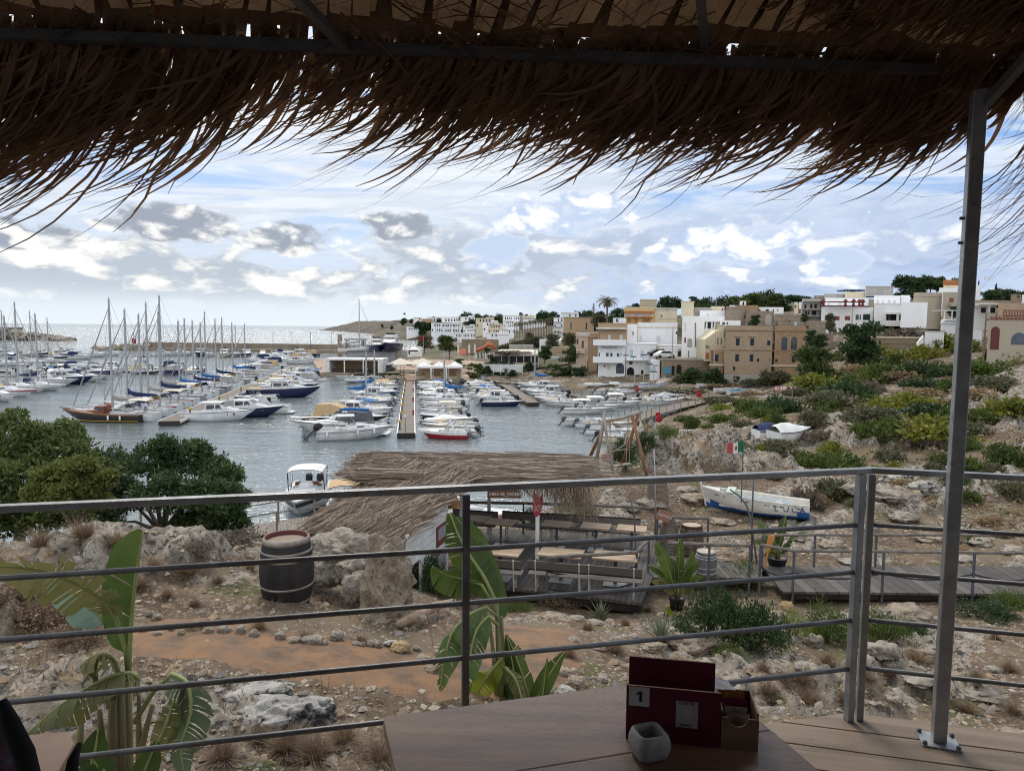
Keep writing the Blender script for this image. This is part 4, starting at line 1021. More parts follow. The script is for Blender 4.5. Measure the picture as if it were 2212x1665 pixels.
BARK=mat('bark',(.10,.075,.055),(.17,.14,.11),5,.95,.6,st=(1,1,.3))
_lr=np.random.RandomState(21)
def leaf_pts(c,r,n,shell=.55,lump=.25,seed=0,flat=0.):
 """points through an uneven ellipsoid crown"""
 d=_lr.normal(size=(n,3));d/=np.linalg.norm(d,axis=1)[:,None]
 f=1+lump*2*pn(d[:,0]*1.7+seed,d[:,1]*1.7,d[:,2]*1.7)+lump*.9*pn(d[:,0]*4.3,d[:,1]*4.3+seed,d[:,2]*4.3)
 rad=(shell+(1-shell)*_lr.rand(n)**.6)*f
 p=d*rad[:,None]
 if flat:p[:,2]=np.where(p[:,2]<0,p[:,2]*flat,p[:,2])
 return p*np.array(r)+np.array(c),d
def leaves(mb,p,d,size,asp=.45,mi=0,up=.3):
 n=len(p);a=d+_lr.normal(size=(n,3))*.7;a[:,2]+=up;a/=np.linalg.norm(a,axis=1)[:,None]
 q=_lr.normal(size=(n,3));b=np.cross(a,q);b/=np.linalg.norm(b,axis=1)[:,None]+1e-9
 s=size*(.6+.8*_lr.rand(n))[:,None]
 e=s*a;w=s*b*asp;o=len(mb.v)
 v=np.stack([p-e*.5,p-e*.05+w*.5,p+e*.5,p-e*.05-w*.5],1).reshape(-1,3)
 mb.v.extend(map(tuple,v));mb.f.extend([(o+4*i,o+4*i+1,o+4*i+2,o+4*i+3)for i in range(n)]);mb.mi.extend([mi]*n)
def leaf_blob(name,c,r,n,size,m,parent=None,**k):
 mb=MB();p,d=leaf_pts(c,r,n,**{q:v for q,v in k.items()if q in('shell','lump','seed','flat')});leaves(mb,p,d,size,k.get('asp',.5))
 return mb.build(name,m,parent)
def crown(mb,clumps,n,size,asp=.5,shell=.45,lump=.3,up=.3,flat=.6):
 """clumps: (x,y,z,rx,ry,rz)"""
 vol=[c[3]*c[4]+c[4]*c[5]+c[3]*c[5]for c in clumps];tot=sum(vol)
 for i,c in enumerate(clumps):
  p,d=leaf_pts(c[:3],c[3:],max(6,int(n*vol[i]/tot)),shell,lump,i*3.1,flat);leaves(mb,p,d,size,asp,0,up)
 return mb
def rand_clumps(rs,n,R,r0,r1,zc=0.,zs=.6):
 out=[]
 for i in range(n):
  a=rs.rand()*6.283;q=math.sqrt(rs.rand());z=rs.rand();r=rs.uniform(r0,r1)
  k=math.sqrt(max(.05,1-z*z*.85));out.append((R[0]*q*k*math.cos(a),R[1]*q*k*math.sin(a),zc+R[2]*z*zs,r,r,r*.75))
 return out
def limbs(mb,base,tips,r0,rs,fork=.35):
 base=Vector(base)
 for t in tips:
  t=Vector(t);m=base.lerp(t,.5)+Vector((rs.uniform(-.1,.1),rs.uniform(-.1,.1),(t-base).length*.1))
  mb.tube([base,base.lerp(m,.6),m,t],[r0,r0*.7,r0*.5,r0*.15],6)
 return mb
PL={}
def plant_proto(key,fn):PL[key]=[fn,None]
def shrub_fn(m,seed,sz=.16,n=1500,wide=(1.,1.,.75),k=9,lump=.35):
 def f():
  rs=np.random.RandomState(seed);t=thing('shrub','x','shrub');mb=MB()
  crown(mb,[(0,0,.22,.8*wide[0],.8*wide[1],.5*wide[2])]+rand_clumps(rs,k,(.8*wide[0],.8*wide[1],.8*wide[2]),.25,.42,.15,.65),n,sz,.5,.5,lump)
  mb.build('foliage',m,t);st=MB();limbs(st,(0,0,-.15),[(rs.uniform(-.6,.6),rs.uniform(-.6,.6),.5)for _ in range(5)],.05,rs);st.build('stem',BARK,t);return t
 return f
for k_,m_,sd in(('dark',LEAF_D,1),('dark2',LEAF_D,2),('mid',LEAF_M,3),('mid2',LEAF_M,4),('yel',LEAF_Y,5),('olive',LEAF_O,6),('pineb',LEAF_P,7),('twig',LEAF_G,8),('dry',DRY,9)):
 plant_proto(k_,shrub_fn(m_,sd,.15,1500))
def tree_fn(m,seed,H=1.,tr=.35,wide=.5,n=3600,sz=.075,kind='tree'):
 """unit height tree; crown between tr and 1"""
 def f():
  rs=np.random.RandomState(seed);t=thing(kind,'x','tree');cl=[];tips=[]
  for i in range(22):
   a=rs.rand()*6.283;q=math.sqrt(rs.rand())*wide*.85;z=tr+.04+(1-tr-.16)*rs.rand();q*=(1-.6*abs((z-tr)/(1-tr)-.3));r=rs.uniform(.13,.23)*(wide/.5)**.5
   cl.append((q*math.cos(a),q*math.sin(a),z,r,r,r*.7));tips.append((q*.8*math.cos(a),q*.8*math.sin(a),z))
  mb=MB();crown(mb,cl,n,sz,.45,.35,.35);mb.build('crown',m,t)
  st=MB();st.tube([(0,0,-.08),(.01,0,tr*.5),(.0,.01,tr)],[.035,.027,.022],7);limbs(st,(0,.01,tr*.9),tips[:8],.02,rs);st.build('trunk',BARK,t);return t
 return f
plant_proto('pine',tree_fn(LEAF_P,31,tr=.3,wide=.5));plant_proto('pine2',tree_fn(LEAF_D,32,tr=.45,wide=.55));plant_proto('tree',tree_fn(LEAF_D,33,tr=.2,wide=.45));plant_proto('tree2',tree_fn(LEAF_M,34,tr=.15,wide=.5));plant_proto('olive_tree',tree_fn(LEAF_O,35,tr=.15,wide=.45))
def umbrella_fn():
 rs=np.random.RandomState(5);t=thing('umbrella_pine','x','tree');cl=[(.42*math.cos(a)*q,.42*math.sin(a)*q,.78+.12*(1-q)+rs.uniform(-.04,.04),.2,.2,.13)for a,q in[(rs.rand()*6.28,math.sqrt(rs.rand()))for _ in range(15)]]
 mb=MB();crown(mb,cl,3000,.07,.45,.4,.3);mb.build('crown',LEAF_D,t);st=MB();st.tube([(0,0,-.1),(.02,0,.4),(0,0,.7)],[.03,.024,.02],7);limbs(st,(0,0,.62),[c[:3]for c in cl[:8]],.015,rs);st.build('trunk',BARK,t);return t
plant_proto('umbrella',umbrella_fn)
def cypress_fn():
 t=thing('cypress','x','tree');mb=MB();crown(mb,[(0,0,z,r,r,.16)for z,r in((.15,.1),(.3,.12),(.45,.12),(.6,.1),(.75,.08),(.88,.045))],1500,.07,.4,.3,.2,1.2,1.);mb.build('crown',LEAF_D,t);MB().tube([(0,0,-.1),(0,0,.3)],[.03,.02],6).build('trunk',BARK,t);return t
plant_proto('cypress',cypress_fn)
def norfolk_fn():
 rs=np.random.RandomState(9);t=thing('norfolk_pine','x','tree');mb=MB()
 for i in range(11):
  z=.18+.78*i/10;r=.27*(1-i/10.6)+.01
  for a in np.linspace(0,6.283,7)[:-1]+rs.rand():
   p=np.stack([np.linspace(.02,r,14)*math.cos(a),np.linspace(.02,r,14)*math.sin(a),z+np.linspace(0,r*.22,14)],-1)+rs.normal(size=(14,3))*.008;leaves(mb,p,np.tile([math.cos(a),math.sin(a),.3],(14,1)),.05,.5)
 mb.build('crown',LEAF_D,t);MB().tube([(0,0,-.1),(0,0,1.)],[.025,.006],6).build('trunk',BARK,t);return t
plant_proto('norfolk',norfolk_fn)
def palm_fn(nf,fl,droop,m,seed,tr=.028,skirt=True):
 def f():
  rs=np.random.RandomState(seed);t=thing('palm_tree','x','palm');mb=MB()
  for i in range(nf):
   a=i*2.399+rs.rand()*.3;e=1.25-1.75*(i/nf)+rs.uniform(-.1,.1);L=fl*rs.uniform(.85,1.1);p=Vector((0,0,1.));pts=[p];d=e
   for s in range(9):
    p=p+Vector((math.cos(a)*math.cos(d),math.sin(a)*math.cos(d),math.sin(d)))*L/9;pts.append(p);d-=droop/9*(.5+s*.12)
   side=Vector((-math.sin(a),math.cos(a),0))
   for s in range(1,10):
    for sg in(-1,1):
     for u in(0,.5):
      c=pts[s-1].lerp(pts[s],u);fw=(pts[s]-pts[s-1]).normalized();l=fl*.24*math.sin(math.pi*min(.97,(s+u)/10.5+.08));tip=c+side*sg*l*.8+fw*l*.65-Vector((0,0,l*.45));w=fw*fl*.018
      mb.add([c-w,c+w,tip],[(0,1,2)])
   mb.ribbon(pts,[fl*.02]*10,side)
  mb.build('crown',m,t);st=MB();st.tube([(0,0,-.05),(.006,0,.5),(0,0,1.0)],[tr*1.25,tr,tr*.9],8)
  st.build('trunk',BARK,t)
  if skirt:
   sk=MB();pp=np.stack([_lr.normal(size=120)*.03,_lr.normal(size=120)*.03,.82+.17*_lr.rand(120)],-1);leaves(sk,pp,np.tile([0,0,-1.],(120,1)),fl*.35,.16,up=-1.5);sk.build('dead_skirt',DRYR,t)
  return t
 return f
plant_proto('date_palm',palm_fn(30,.34,2.1,LEAF_O,3,.02));plant_proto('fan_palm',palm_fn(18,.17,1.9,LEAF_M,4,.018));plant_proto('tiny_palm',palm_fn(16,.6,2.2,LEAF_D,6,.09,False))
def plant(key,loc,h,label,group=None,rz=None,wide=None,cat=None):
 fn,o=PL[key]
 if o is None:o=fn();PL[key][1]=o
 else:o=dup(o,loc)
 o.location=loc;o.rotation_euler=(0,0,(hash((round(loc[0],2),round(loc[1],2)))%628)/100 if rz is None else rz)
 w=h if wide is None else wide;o.scale=(w,w,h);o['label']=label
 if group:o['group']=group
 elif 'group' in o:del o['group']
 if cat:o['category']=cat
 return o
FR={'A':(1238.7,637.1,.12),'B':(1486.5,637.1,.12),'C':(1716.5,601.7,.16),'D':(1946.6,584.,.12),'E':(672.4,654.8,.16),'F':(955.6,654.8,.16)}
P_WHITE=plaster('white_render',(.80,.82,.84),(.48,.48,.47),.45)
P_WHITE2=plaster('bright_white_render',(.86,.87,.88),(.56,.56,.55),.3)
P_CREAM=plaster('cream_render',(.66,.59,.43),(.42,.36,.26),.45)
P_YEL=plaster('yellow_render',(.66,.49,.23),(.42,.31,.17),.4)
P_TAN=plaster('tan_render',(.44,.31,.20),(.28,.21,.15),.6)
P_PINK=plaster('pinkish_render',(.56,.44,.35),(.38,.30,.24),.5)
P_GREY=plaster('grey_render',(.40,.38,.35),(.22,.20,.18),.7)
P_CONC=plaster('old_concrete',(.42,.37,.29),(.25,.21,.17),.7)
S_TUFA=stone_wall('tufa_blocks',(.42,.285,.175),(.33,.225,.14),.55,.27,(.24,.17,.11),.018,(.22,.16,.11))
S_TUFA2=stone_wall('pale_tufa_blocks',(.44,.34,.24),(.37,.28,.19),.55,.27,(.30,.23,.16),.018,(.26,.21,.16))
S_RUIN=stone_wall('ruin_rubble',(.42,.35,.27),(.27,.22,.17),.38,.24,(.18,.15,.12),.03,(.14,.12,.10))
S_WALL=stone_wall('retaining_wall',(.34,.27,.19),(.26,.205,.15),.5,.28,(.17,.13,.1),.025,(.15,.125,.1))
SHUT=mat('dark_shutter',(.008,.02,.035),(.012,.028,.045),9,.5)
SHUTG=mat('green_shutter',(.012,.035,.03),None,rough=.5)
SHUTW=mat('white_shutter',(.60,.61,.60),None,rough=.6)
SHUTR=mat('brown_red_shutter',(.22,.075,.05),None,rough=.6)
SHUTB=mat('pale_blue_shutter',(.45,.58,.66),None,rough=.6)
BLUED=mat('blue_door',(.05,.22,.40),(.08,.28,.46),3,.6)
REDD=mat('red_planked_door',(.10,.022,.022),(.14,.035,.03),6,.6)
DARK=mat('dark_opening',(.012,.012,.013),None,rough=.9)
FRAME=mat('pale_window_surround',(.50,.42,.32),None,rough=.8)
WGLASS=mat('house_window_glass',(.05,.065,.085),(.10,.12,.15),.8,.12,spec=.7)
RUST=mat('rust_rail',(.16,.035,.03),None,rough=.7)
OCHRE=mat('ochre_trim',(.44,.17,.06),None,rough=.7)
class House:
 def __init__(s,fr,Y,label,cat='house',name='house',group=None):
  s.ox,s.oy,s.k=FR[fr];s.Y=Y;s.t=None;s.label=label;s.cat=cat;s.name=name;s.group=group
 def P(s,x,y,Y=None):
  return at(s.ox+s.k*x,s.oy+s.k*y,Y or s.Y)
 def root(s,p):
  if s.t is None:s.t=thing(s.name,s.label,s.cat,p,world=True,group=s.group)
 def block(s,x0,x1,y0,y1,m,dep=8.,dY=0.,name='wall',cap=None,drop=0.,capm=None):
  a,b=s.P(x0,y1,s.Y+dY),s.P(x1,y0,s.Y+dY)
  s.root((a.x/2+b.x/2,s.Y,a.z-drop))
  sh=dep*(a.x+b.x)/2/a.y;pl=lambda e:[(a.x-e,a.y-e),(b.x+e,a.y-e),(b.x+e+sh,a.y+dep+e),(a.x-e+sh,a.y+dep+e)]
  MB().prism(pl(0),a.z-drop,b.z).build(name,m,s.t)
  if cap:MB().prism(pl(.12),b.z-.02,b.z+cap).build('parapet_coping',capm or m,s.t)
  return s
 def band(s,x0,x1,y0,y1,m,out=.15,name='cornice',dY=0.):
  a,b=s.P(x0,y1,s.Y+dY),s.P(x1,y0,s.Y+dY);MB().bx(a.x,b.x,a.y-out,a.y-.001,a.z,b.z).build(name,m,s.t);return s
 def win(s,x0,y0,x1,y1,m=None,fm=None,arch=False,sill=True,dY=0.,name='window',bars=0,rec=.0):
  a,b=s.P(x0,y1,s.Y+dY),s.P(x1,y0,s.Y+dY);y=a.y;w=b.x-a.x;f=min(.16,w*.16)
  o=MB()
  if arch:
   r=w/2;zc=b.z-r;cx=(a.x+b.x)/2
   pts=[(a.x,a.z),(b.x,a.z)]+[(cx+r*math.cos(q),zc+r*math.sin(q))for q in np.linspace(0,math.pi,9)]
   n=len(pts);o.add([(px,y-.03,pz)for px,pz in pts]+[(px,y+.05,pz)for px,pz in pts],[tuple(range(n)),]+[((i+1)%n,i,n+i,n+(i+1)%n)for i in range(n)])
   w_=o.build(name,m or WGLASS,s.t)
   if fm:
    fo=MB()
    fo.tube([(px,y-.04,pz)for px,pz in[(a.x-f/2,a.z)]+[(cx+(r+f/2)*math.cos(q),zc+(r+f/2)*math.sin(q))for q in np.linspace(math.pi,0,11)]+[(b.x+f/2,a.z)]],f/2,4);fo.build('frame',fm,w_)
  else:
   o.bx(a.x,b.x,y-.025,y+.05,a.z,b.z);w_=o.build(name,m or WGLASS,s.t)
   if fm:
    fo=MB()
    for q in((a.x-f,a.x,a.z,b.z),(b.x,b.x+f,a.z,b.z),(a.x-f,b.x+f,b.z,b.z+f)):fo.bx(q[0],q[1],y-.07,y-.001,q[2],q[3])
    fo.build('frame',fm,w_)
  if bars:
   fo=MB()
   for i in range(1,bars):q=a.x+w*i/bars;fo.bx(q-.03,q+.03,y-.05,y-.026,a.z,b.z)
   zc=a.z+(b.z-a.z)*.55;fo.bx(a.x,b.x,y-.056,y-.03,zc-.03,zc+.03);fo.build('glazing_bar',SHUTW,w_)
  if sill and not arch:MB().bx(a.x-f*1.5,b.x+f*1.5,y-.16,y-.001,a.z-.13,a.z-.005).build('sill',fm or FRAME,w_)
  return s
 def wins(s,l,m=None,fm=None,**k):
  for q in l:s.win(*q,m,fm,**k)
  return s
 def balcony(s,x0,x1,y0,y1,m,out=1.3,solid=True,name='balcony',dY=0.,rm=None):
  a,b=s.P(x0,y1,s.Y+dY),s.P(x1,y0,s.Y+dY);mb=MB().bx(a.x,b.x,a.y-out,a.y-.001,a.z-.18,a.z)
  if solid:mb.bx(a.x,b.x,a.y-out,a.y-out+.12,a.z,b.z).bx(a.x,a.x+.12,a.y-out+.12,a.y-.001,a.z,b.z).bx(b.x-.12,b.x,a.y-out+.12,a.y-.001,a.z,b.z)
  o=mb.build(name,m,s.t)
  if not solid:
   r=MB();n=max(3,int((b.x-a.x)/.3))
   r.bx(a.x,b.x,a.y-out,a.y-out+.04,b.z-.04,b.z)
   for i in range(n+1):q=a.x+(b.x-a.x)*i/n;r.bx(q-.015,q+.015,a.y-out,a.y-out+.03,a.z,b.z)
   r.build('railing',rm or DKGREY,o)
  return s
def quay_houses():
 h=House('A',134,'white three storey seafront house with tan top floor and long white balconies')
 h.block(440,965,525,885,P_TAN,9,.0,'upper_wall',.2).band(405,962,590,612,WHITE2,1.2,'canopy')
 h.block(440,940,885,1445,P_WHITE,9,.01,drop=2).block(940,1490,885,1445,P_WHITE,8,.6,cap=.15,drop=2)
 h.wins([(625,710,672,810),(830,710,886,810)],SHUTW,P_TAN,arch=True).band(560,740,640,656,P_TAN).win(455,680,470,800,SHUTR)
 h.balcony(355,930,805,885,P_WHITE,1.5).balcony(350,885,1110,1195,P_WHITE,1.5).balcony(935,1345,1085,1160,P_WHITE,1.1,False,dY=.6)
 h.wins([(455,1040,478,1120),(585,1042,633,1110),(663,1045,703,1110),(782,1050,820,1130)],WGLASS,SHUTW).win(833,1045,880,1130,SHUTB,SHUTW)
 h.win(545,1262,580,1295,WGLASS,SHUTW).win(605,1250,660,1345,P_CREAM,None,sill=False,name='door').win(765,1225,915,1415,WGLASS,SHUTW,True,bars=3,name='glazed_door')
 h.wins([(1015,985,1073,1130),(1207,995,1258,1130)],SHUTB,SHUTW,dY=.6).win(1002,1195,1065,1253,WGLASS,SHUTW,dY=.6)
 h.win(962,1300,1093,1440,DARK,P_GREY,True,dY=.6,name='vaulted_opening').win(1217,1350,1260,1425,DARK,None,sill=False,dY=.6,name='door')
 h.block(1490,1530,900,1150,P_CREAM,6,2.,'side_wall')
 b=h.P(520,925);o=MB()
 rs=random.Random(2)
 for i in range(14):
  x=b.x+i*.215;z=b.z-.25;pts=[(x+.09*math.cos(a)*rs.uniform(.7,1.2),h.Y-.03,z+(.2 if i in(0,7,11)else.12)*math.sin(a))for a in np.linspace(.3,5.8,9)]
  o.tube(pts,.03,4)
 o.build('painted_lettering',mat('faded_letters',(.28,.27,.27),None,rough=.9),h.t)
 h.band(735,775,1205,1235,GREYL,.5,'air_conditioner')
 h=House('A',140,'pinkish corner house with a white balustrade on its roof, left of the white seafront house')
 h.block(45,262,690,1215,P_PINK,10,drop=2).block(262,435,690,1215,P_TAN,10,.4,'side_wall',drop=2)
 h.band(40,440,735,748,P_PINK).win(58,790,90,885,SHUTG,FRAME).win(145,825,190,955,SHUTR,FRAME).win(215,850,232,945,SHUTW).balcony(40,205,955,1030,P_PINK,1.)
 o=MB()
 for i in range(11):a=h.P(130+i*15,735);o.lathe([(.05,0),(.13,.25),(.06,.5),(.1,.62)],(a.x,a.y-.1,a.z),6)
 a,b=h.P(120,693),h.P(375,683);o.bx(a.x,b.x,a.y-.2,a.y-.02,a.z,b.z);o.build('balustrade',WHITE2,h.t)
 h=House('A',143,'long plain white building rising behind the seafront house with two shuttered windows')
 h.block(960,1150,525,905,P_WHITE2,8,-2,'stair_tower').block(1150,1875,508,950,P_WHITE,9,0,cap=.1,drop=3).band(1150,1870,575,588,P_CREAM)
 h.win(1062,660,1084,722,WGLASS,SHUTW,dY=-2).win(1190,730,1237,830,SHUTW,FRAME).win(1495,735,1570,830,SHUTW,FRAME,bars=2)
 h.win(1840,660,1872,702,DARK,None,True)
 h.balcony(1580,1865,825,905,P_WHITE,1.2,False)
 h.block(1530,2100,915,1160,P_WHITE,5,-6,'ground_floor',.12,drop=.3).win(1590,970,1625,1050,WGLASS,FRAME,dY=-6).win(1875,1012,1925,1145,SHUTG,FRAME,sill=False,dY=-6,name='door_shutter').win(1950,1012,1995,1145,SHUTG,FRAME,sill=False,dY=-6,name='door_shutter').win(1920,1012,1952,1145,WGLASS,None,sill=False,dY=-6,name='door').band(1880,1990,970,990,GREYL,.6,'awning',dY=-6)
 h=House('A',166,'yellow hotel with an orange framed glazed gallery and cream wing on the rise','hotel','hotel')
 h.block(910,1455,240,535,P_YEL,10,cap=.25,drop=4,capm=P_CREAM).block(1455,1870,292,535,P_CREAM,10,1.,'wing',drop=4).block(1455,1870,230,292,P_GREY,8,3.,'roof_parapet')
 h.band(905,1455,292,302,OCHRE,.3).band(915,1440,322,335,OCHRE,.2,'gallery_trim').band(915,1440,400,412,OCHRE,.2,'gallery_trim')
 h.wins([(928,340,1040,398),(1056,338,1228,398),(1246,334,1390,395)],mat('hotel_glass',(.36,.42,.5),None,rough=.15),OCHRE,bars=4,sill=False)
 for x in(1000,1130,1270,1350):
  a=h.P(x,500);o=MB().sphere((a.x,a.y-.3,a.z+.4),(.42,.25,.42),8,6).lathe([(.12,.7),(.16,1.1),(.9,1.15),(.9,1.3),(.1,1.75)],(a.x,a.y-.25,a.z),8);o.build('terrace_lantern',OCHRE,h.t)
 h.win(1572,362,1600,392,DARK,None,dY=1.).win(1540,430,1860,440,P_GREY,None,sill=False,dY=1.,name='pergola_beam')
 h=House('A',152,'small white roof cube with one dark window beside the yellow hotel');h.block(710,945,415,560,P_WHITE,6,drop=6).win(765,430,810,488,WGLASS,SHUTW)
 h=House('A',178,'bare grey concrete roof block standing above the yellow hotel');h.block(1195,1500,95,260,P_CONC,8,cap=.2,drop=8).win(1225,150,1290,158,P_GREY,None,sill=False,name='stair_edge')
 h=House('B',132,'tall white house with a columned loggia and cream rooftop tower')
 h.block(-125,300,385,1190,P_WHITE2,9,drop=2).block(20,660,385,480,P_WHITE2,7,.4,'loggia_attic').block(20,490,610,1190,P_WHITE2,7,.42,'loggia_base').block(60,480,480,612,P_GREY,3,3.5,'loggia_back')
 for x in(25,70,125,230,335,430,480):
  a,b=h.P(x,612,132.6),h.P(x,478,132.6);MB().lathe([(.24,a.z),(.19,a.z+.2),(.17,b.z-.2),(.24,b.z)],(a.x,a.y+.2,0),8).build('column',P_WHITE2,h.t)
 h.block(-130,105,125,390,P_CREAM,6,3.,'roof_tower',.1).block(105,420,225,400,P_GREY,6,6.,'roof_room').block(205,660,285,410,P_WHITE2,6,5.,'roof_room').block(405,655,205,300,P_CREAM,5,8.,'roof_room').win(610,245,630,292,DARK,None,dY=8.).win(335,330,365,400,SHUTW,P_GREY,dY=5.,sill=False)
 h.win(-68,500,-35,650,SHUTW,FRAME).win(-70,765,-38,862,SHUTR,FRAME)
 h.win(-15,780,72,938,P_GREY,P_WHITE2,True,name='arched_niche',dY=-.03)
 h.win(-5,1000,20,1150,BLUED,P_WHITE2,sill=False,name='door').win(140,1035,180,1120,SHUTW,FRAME).win(195,1010,235,1170,WGLASS,P_WHITE2,True,name='glazed_door')
 o=MB();a,b=h.P(128,500),h.P(128,935);o.tube([(a.x,a.y-.1,a.z),(b.x,b.y-.1,b.z)],.07,6);o.build('drain_pipe',DKGREY,h.t)
 h=House('B',126,'cream house with a sloping gable wall squeezed against the stone house')
 a=[h.P(*q)for q in((300,1195),(640,1195),(640,620),(530,640),(300,800))]
 h.root(a[0]);mb=MB();n=5;mb.add([tuple(p)for p in a]+[(p.x,p.y+8,p.z)for p in a],[tuple(range(n)),tuple(range(2*n-1,n-1,-1))]+[((i+1)%n,i,n+i,n+(i+1)%n)for i in range(n)]);mb.build('gable_wall',P_CREAM,h.t)
 h.block(525,645,550,640,P_CREAM,8,.2,'upper_wall',.15).wins([(525,760,545,890),(585,775,603,895)],SHUTG,P_CREAM,arch=True).wins([(312,900,332,960),(340,905,355,965),(365,910,383,970)],WGLASS,OCHRE).wins([(310,1040,375,1150)],OCHRE,None,sill=False,name='door')
 h=House('B',118,'big tan stone block house with dark shutters and twin arched windows','house','stone_house')
 h.block(385,640,985,1620,S_TUFA,8,.9,'low_wing',drop=1.5).block(640,1530,557,1620,S_TUFA2,12,drop=1.5).block(1530,2122,557,1600,S_TUFA,12,-.25,'east_wall',drop=1.5)
 h.band(634,1530,628,642,S_TUFA).band(1525,2128,632,646,S_TUFA,dY=-.25).band(640,1530,986,994,S_TUFA,.08).band(1530,2122,998,1008,S_TUFA,.08,dY=-.25).band(383,640,1248,1272,P_CREAM,.25,'ledge',dY=.9).band(1490,1530,1262,1284,P_CREAM,.35,'ledge').band(1530,1970,1262,1284,P_CREAM,.12,'ledge',dY=-.25)
 h.wins([(857,782,928,910),(1117,782,1188,910),(846,1067,916,1195),(1106,1070,1175,1195)],SHUT,FRAME).win(1422,820,1480,905,SHUT,FRAME,sill=False).win(1236,1142,1280,1200,SHUT,FRAME).win(1456,1145,1470,1195,SHUTR,None,sill=False).win(806,1287,850,1360,SHUTG,FRAME)
 h.wins([(1676,752,1788,990),(1847,752,1963,990)],WGLASS,S_TUFA,arch=True,dY=-.25,bars=2).win(1862,1092,1930,1215,SHUT,FRAME,dY=-.25).win(1566,1150,1610,1206,SHUTG,FRAME,dY=-.25).win(478,1070,548,1195,SHUT,FRAME,dY=.9)
 h.band(835,965,722,738,FRAME,.3,'window_hood').band(1090,1220,722,738,FRAME,.3,'window_hood').band(640,1400,1440,1620,P_GREY,.06,'damp_base')
 o=MB();a,b=h.P(432,1000,118.8),h.P(432,1240,118.8);o.tube([a,b],.06,6);o.build('drain_pipe',RUST,h.t)
 h=House('B',131,'roofless ruin of rough grey masonry with a walled up arch above the stone house','ruin','ruined_house')
 h.block(665,1040,212,560,S_RUIN,5,1.,drop=3).block(1035,1550,290,560,S_RUIN,5,.3,drop=3).block(1545,2065,345,560,S_RUIN,6,0,drop=3).block(2065,2125,466,560,S_RUIN,6,.05,drop=3).block(850,1265,185,300,S_TUFA,5,3.,'upper_wall').block(738,850,185,300,P_WHITE,5,2.8,'white_gable').block(570,945,462,560,P_WHITE,4,-2.,'white_lean_to',drop=2)
 h.win(1385,345,1502,540,P_GREY,S_RUIN,True,dY=.3,name='blocked_arch').wins([(1010,370,1032,415),(1080,515,1120,545),(1378,510,1425,540)],DARK,None,sill=False,dY=.3).wins([(1755,450,1770,470),(1818,465,1838,485),(1588,475,1603,495),(2022,475,2035,492),(1570,520,1612,545)],DARK,None,sill=False).win(1910,485,1958,550,SHUTB,None,sill=False).wins([(612,492,662,540),(692,492,720,532)],WGLASS,None,sill=False,dY=-2.)
 h=House('B',138,'low white flat roofed house behind the ruin with three small windows');h.block(1265,1720,222,420,P_WHITE2,6,drop=4).wins([(1270,262,1302,285),(1400,260,1452,290),(1525,262,1548,288),(1600,262,1622,288)],DARK,None,sill=False)
 h=House('B',139,'tiny white stair head with dark door on the ruin roof line');h.block(925,1045,110,240,P_WHITE2,4,drop=4).win(980,125,1010,182,DARK,None,sill=False,name='door')
 h=House('A',127,'old terrace wall with two dark arches and a bright blue door beside the ramp','wall','terrace_wall')
 h.block(1575,2480,1150,1500,S_WALL,10,drop=2.).win(1630,1285,1745,1420,BLUED,P_CREAM,True,sill=False,name='blue_door').wins([(1765,1272,1822,1455),(1850,1255,1947,1485)],DARK,S_WALL,arch=True,name='arched_opening').band(1570,2480,1150,1166,P_GREY,.12)
 h=House('A',128,'rough low wall painted with a white boat sign at the foot of the steps','wall','painted_wall')
 h.block(1380,1560,1170,1480,P_WHITE,3,drop=2.).win(1385,1300,1480,1370,SHUTB,None,sill=False,name='painted_boat')
 a=h.P(1375,1285);tx=text('Puglia Vela',.62,DKGREY,(a.x,a.y-.02,a.z),'painted_words',h.t)
def text(s,size,m,loc,name,parent=None,rot=(math.pi/2,0,0),ext=.004):
 cu=bpy.data.curves.new(name,'FONT');cu.body=s;cu.size=size;cu.extrude=ext
 o=bpy.data.objects.new(name,cu);COL.objects.link(o)
 dg=bpy.context.evaluated_depsgraph_get();me=bpy.data.meshes.new_from_object(o.evaluated_get(dg));bpy.data.objects.remove(o)
 o=bpy.data.objects.new(name,me);COL.objects.link(o);me.materials.clear();me.materials.append(m)
 if parent is not None:
  o.parent=parent
  if parent.get('_w'):loc=Vector(loc)-Vector(ORG[parent.name])
 o.location=loc;o.rotation_euler=rot;return o
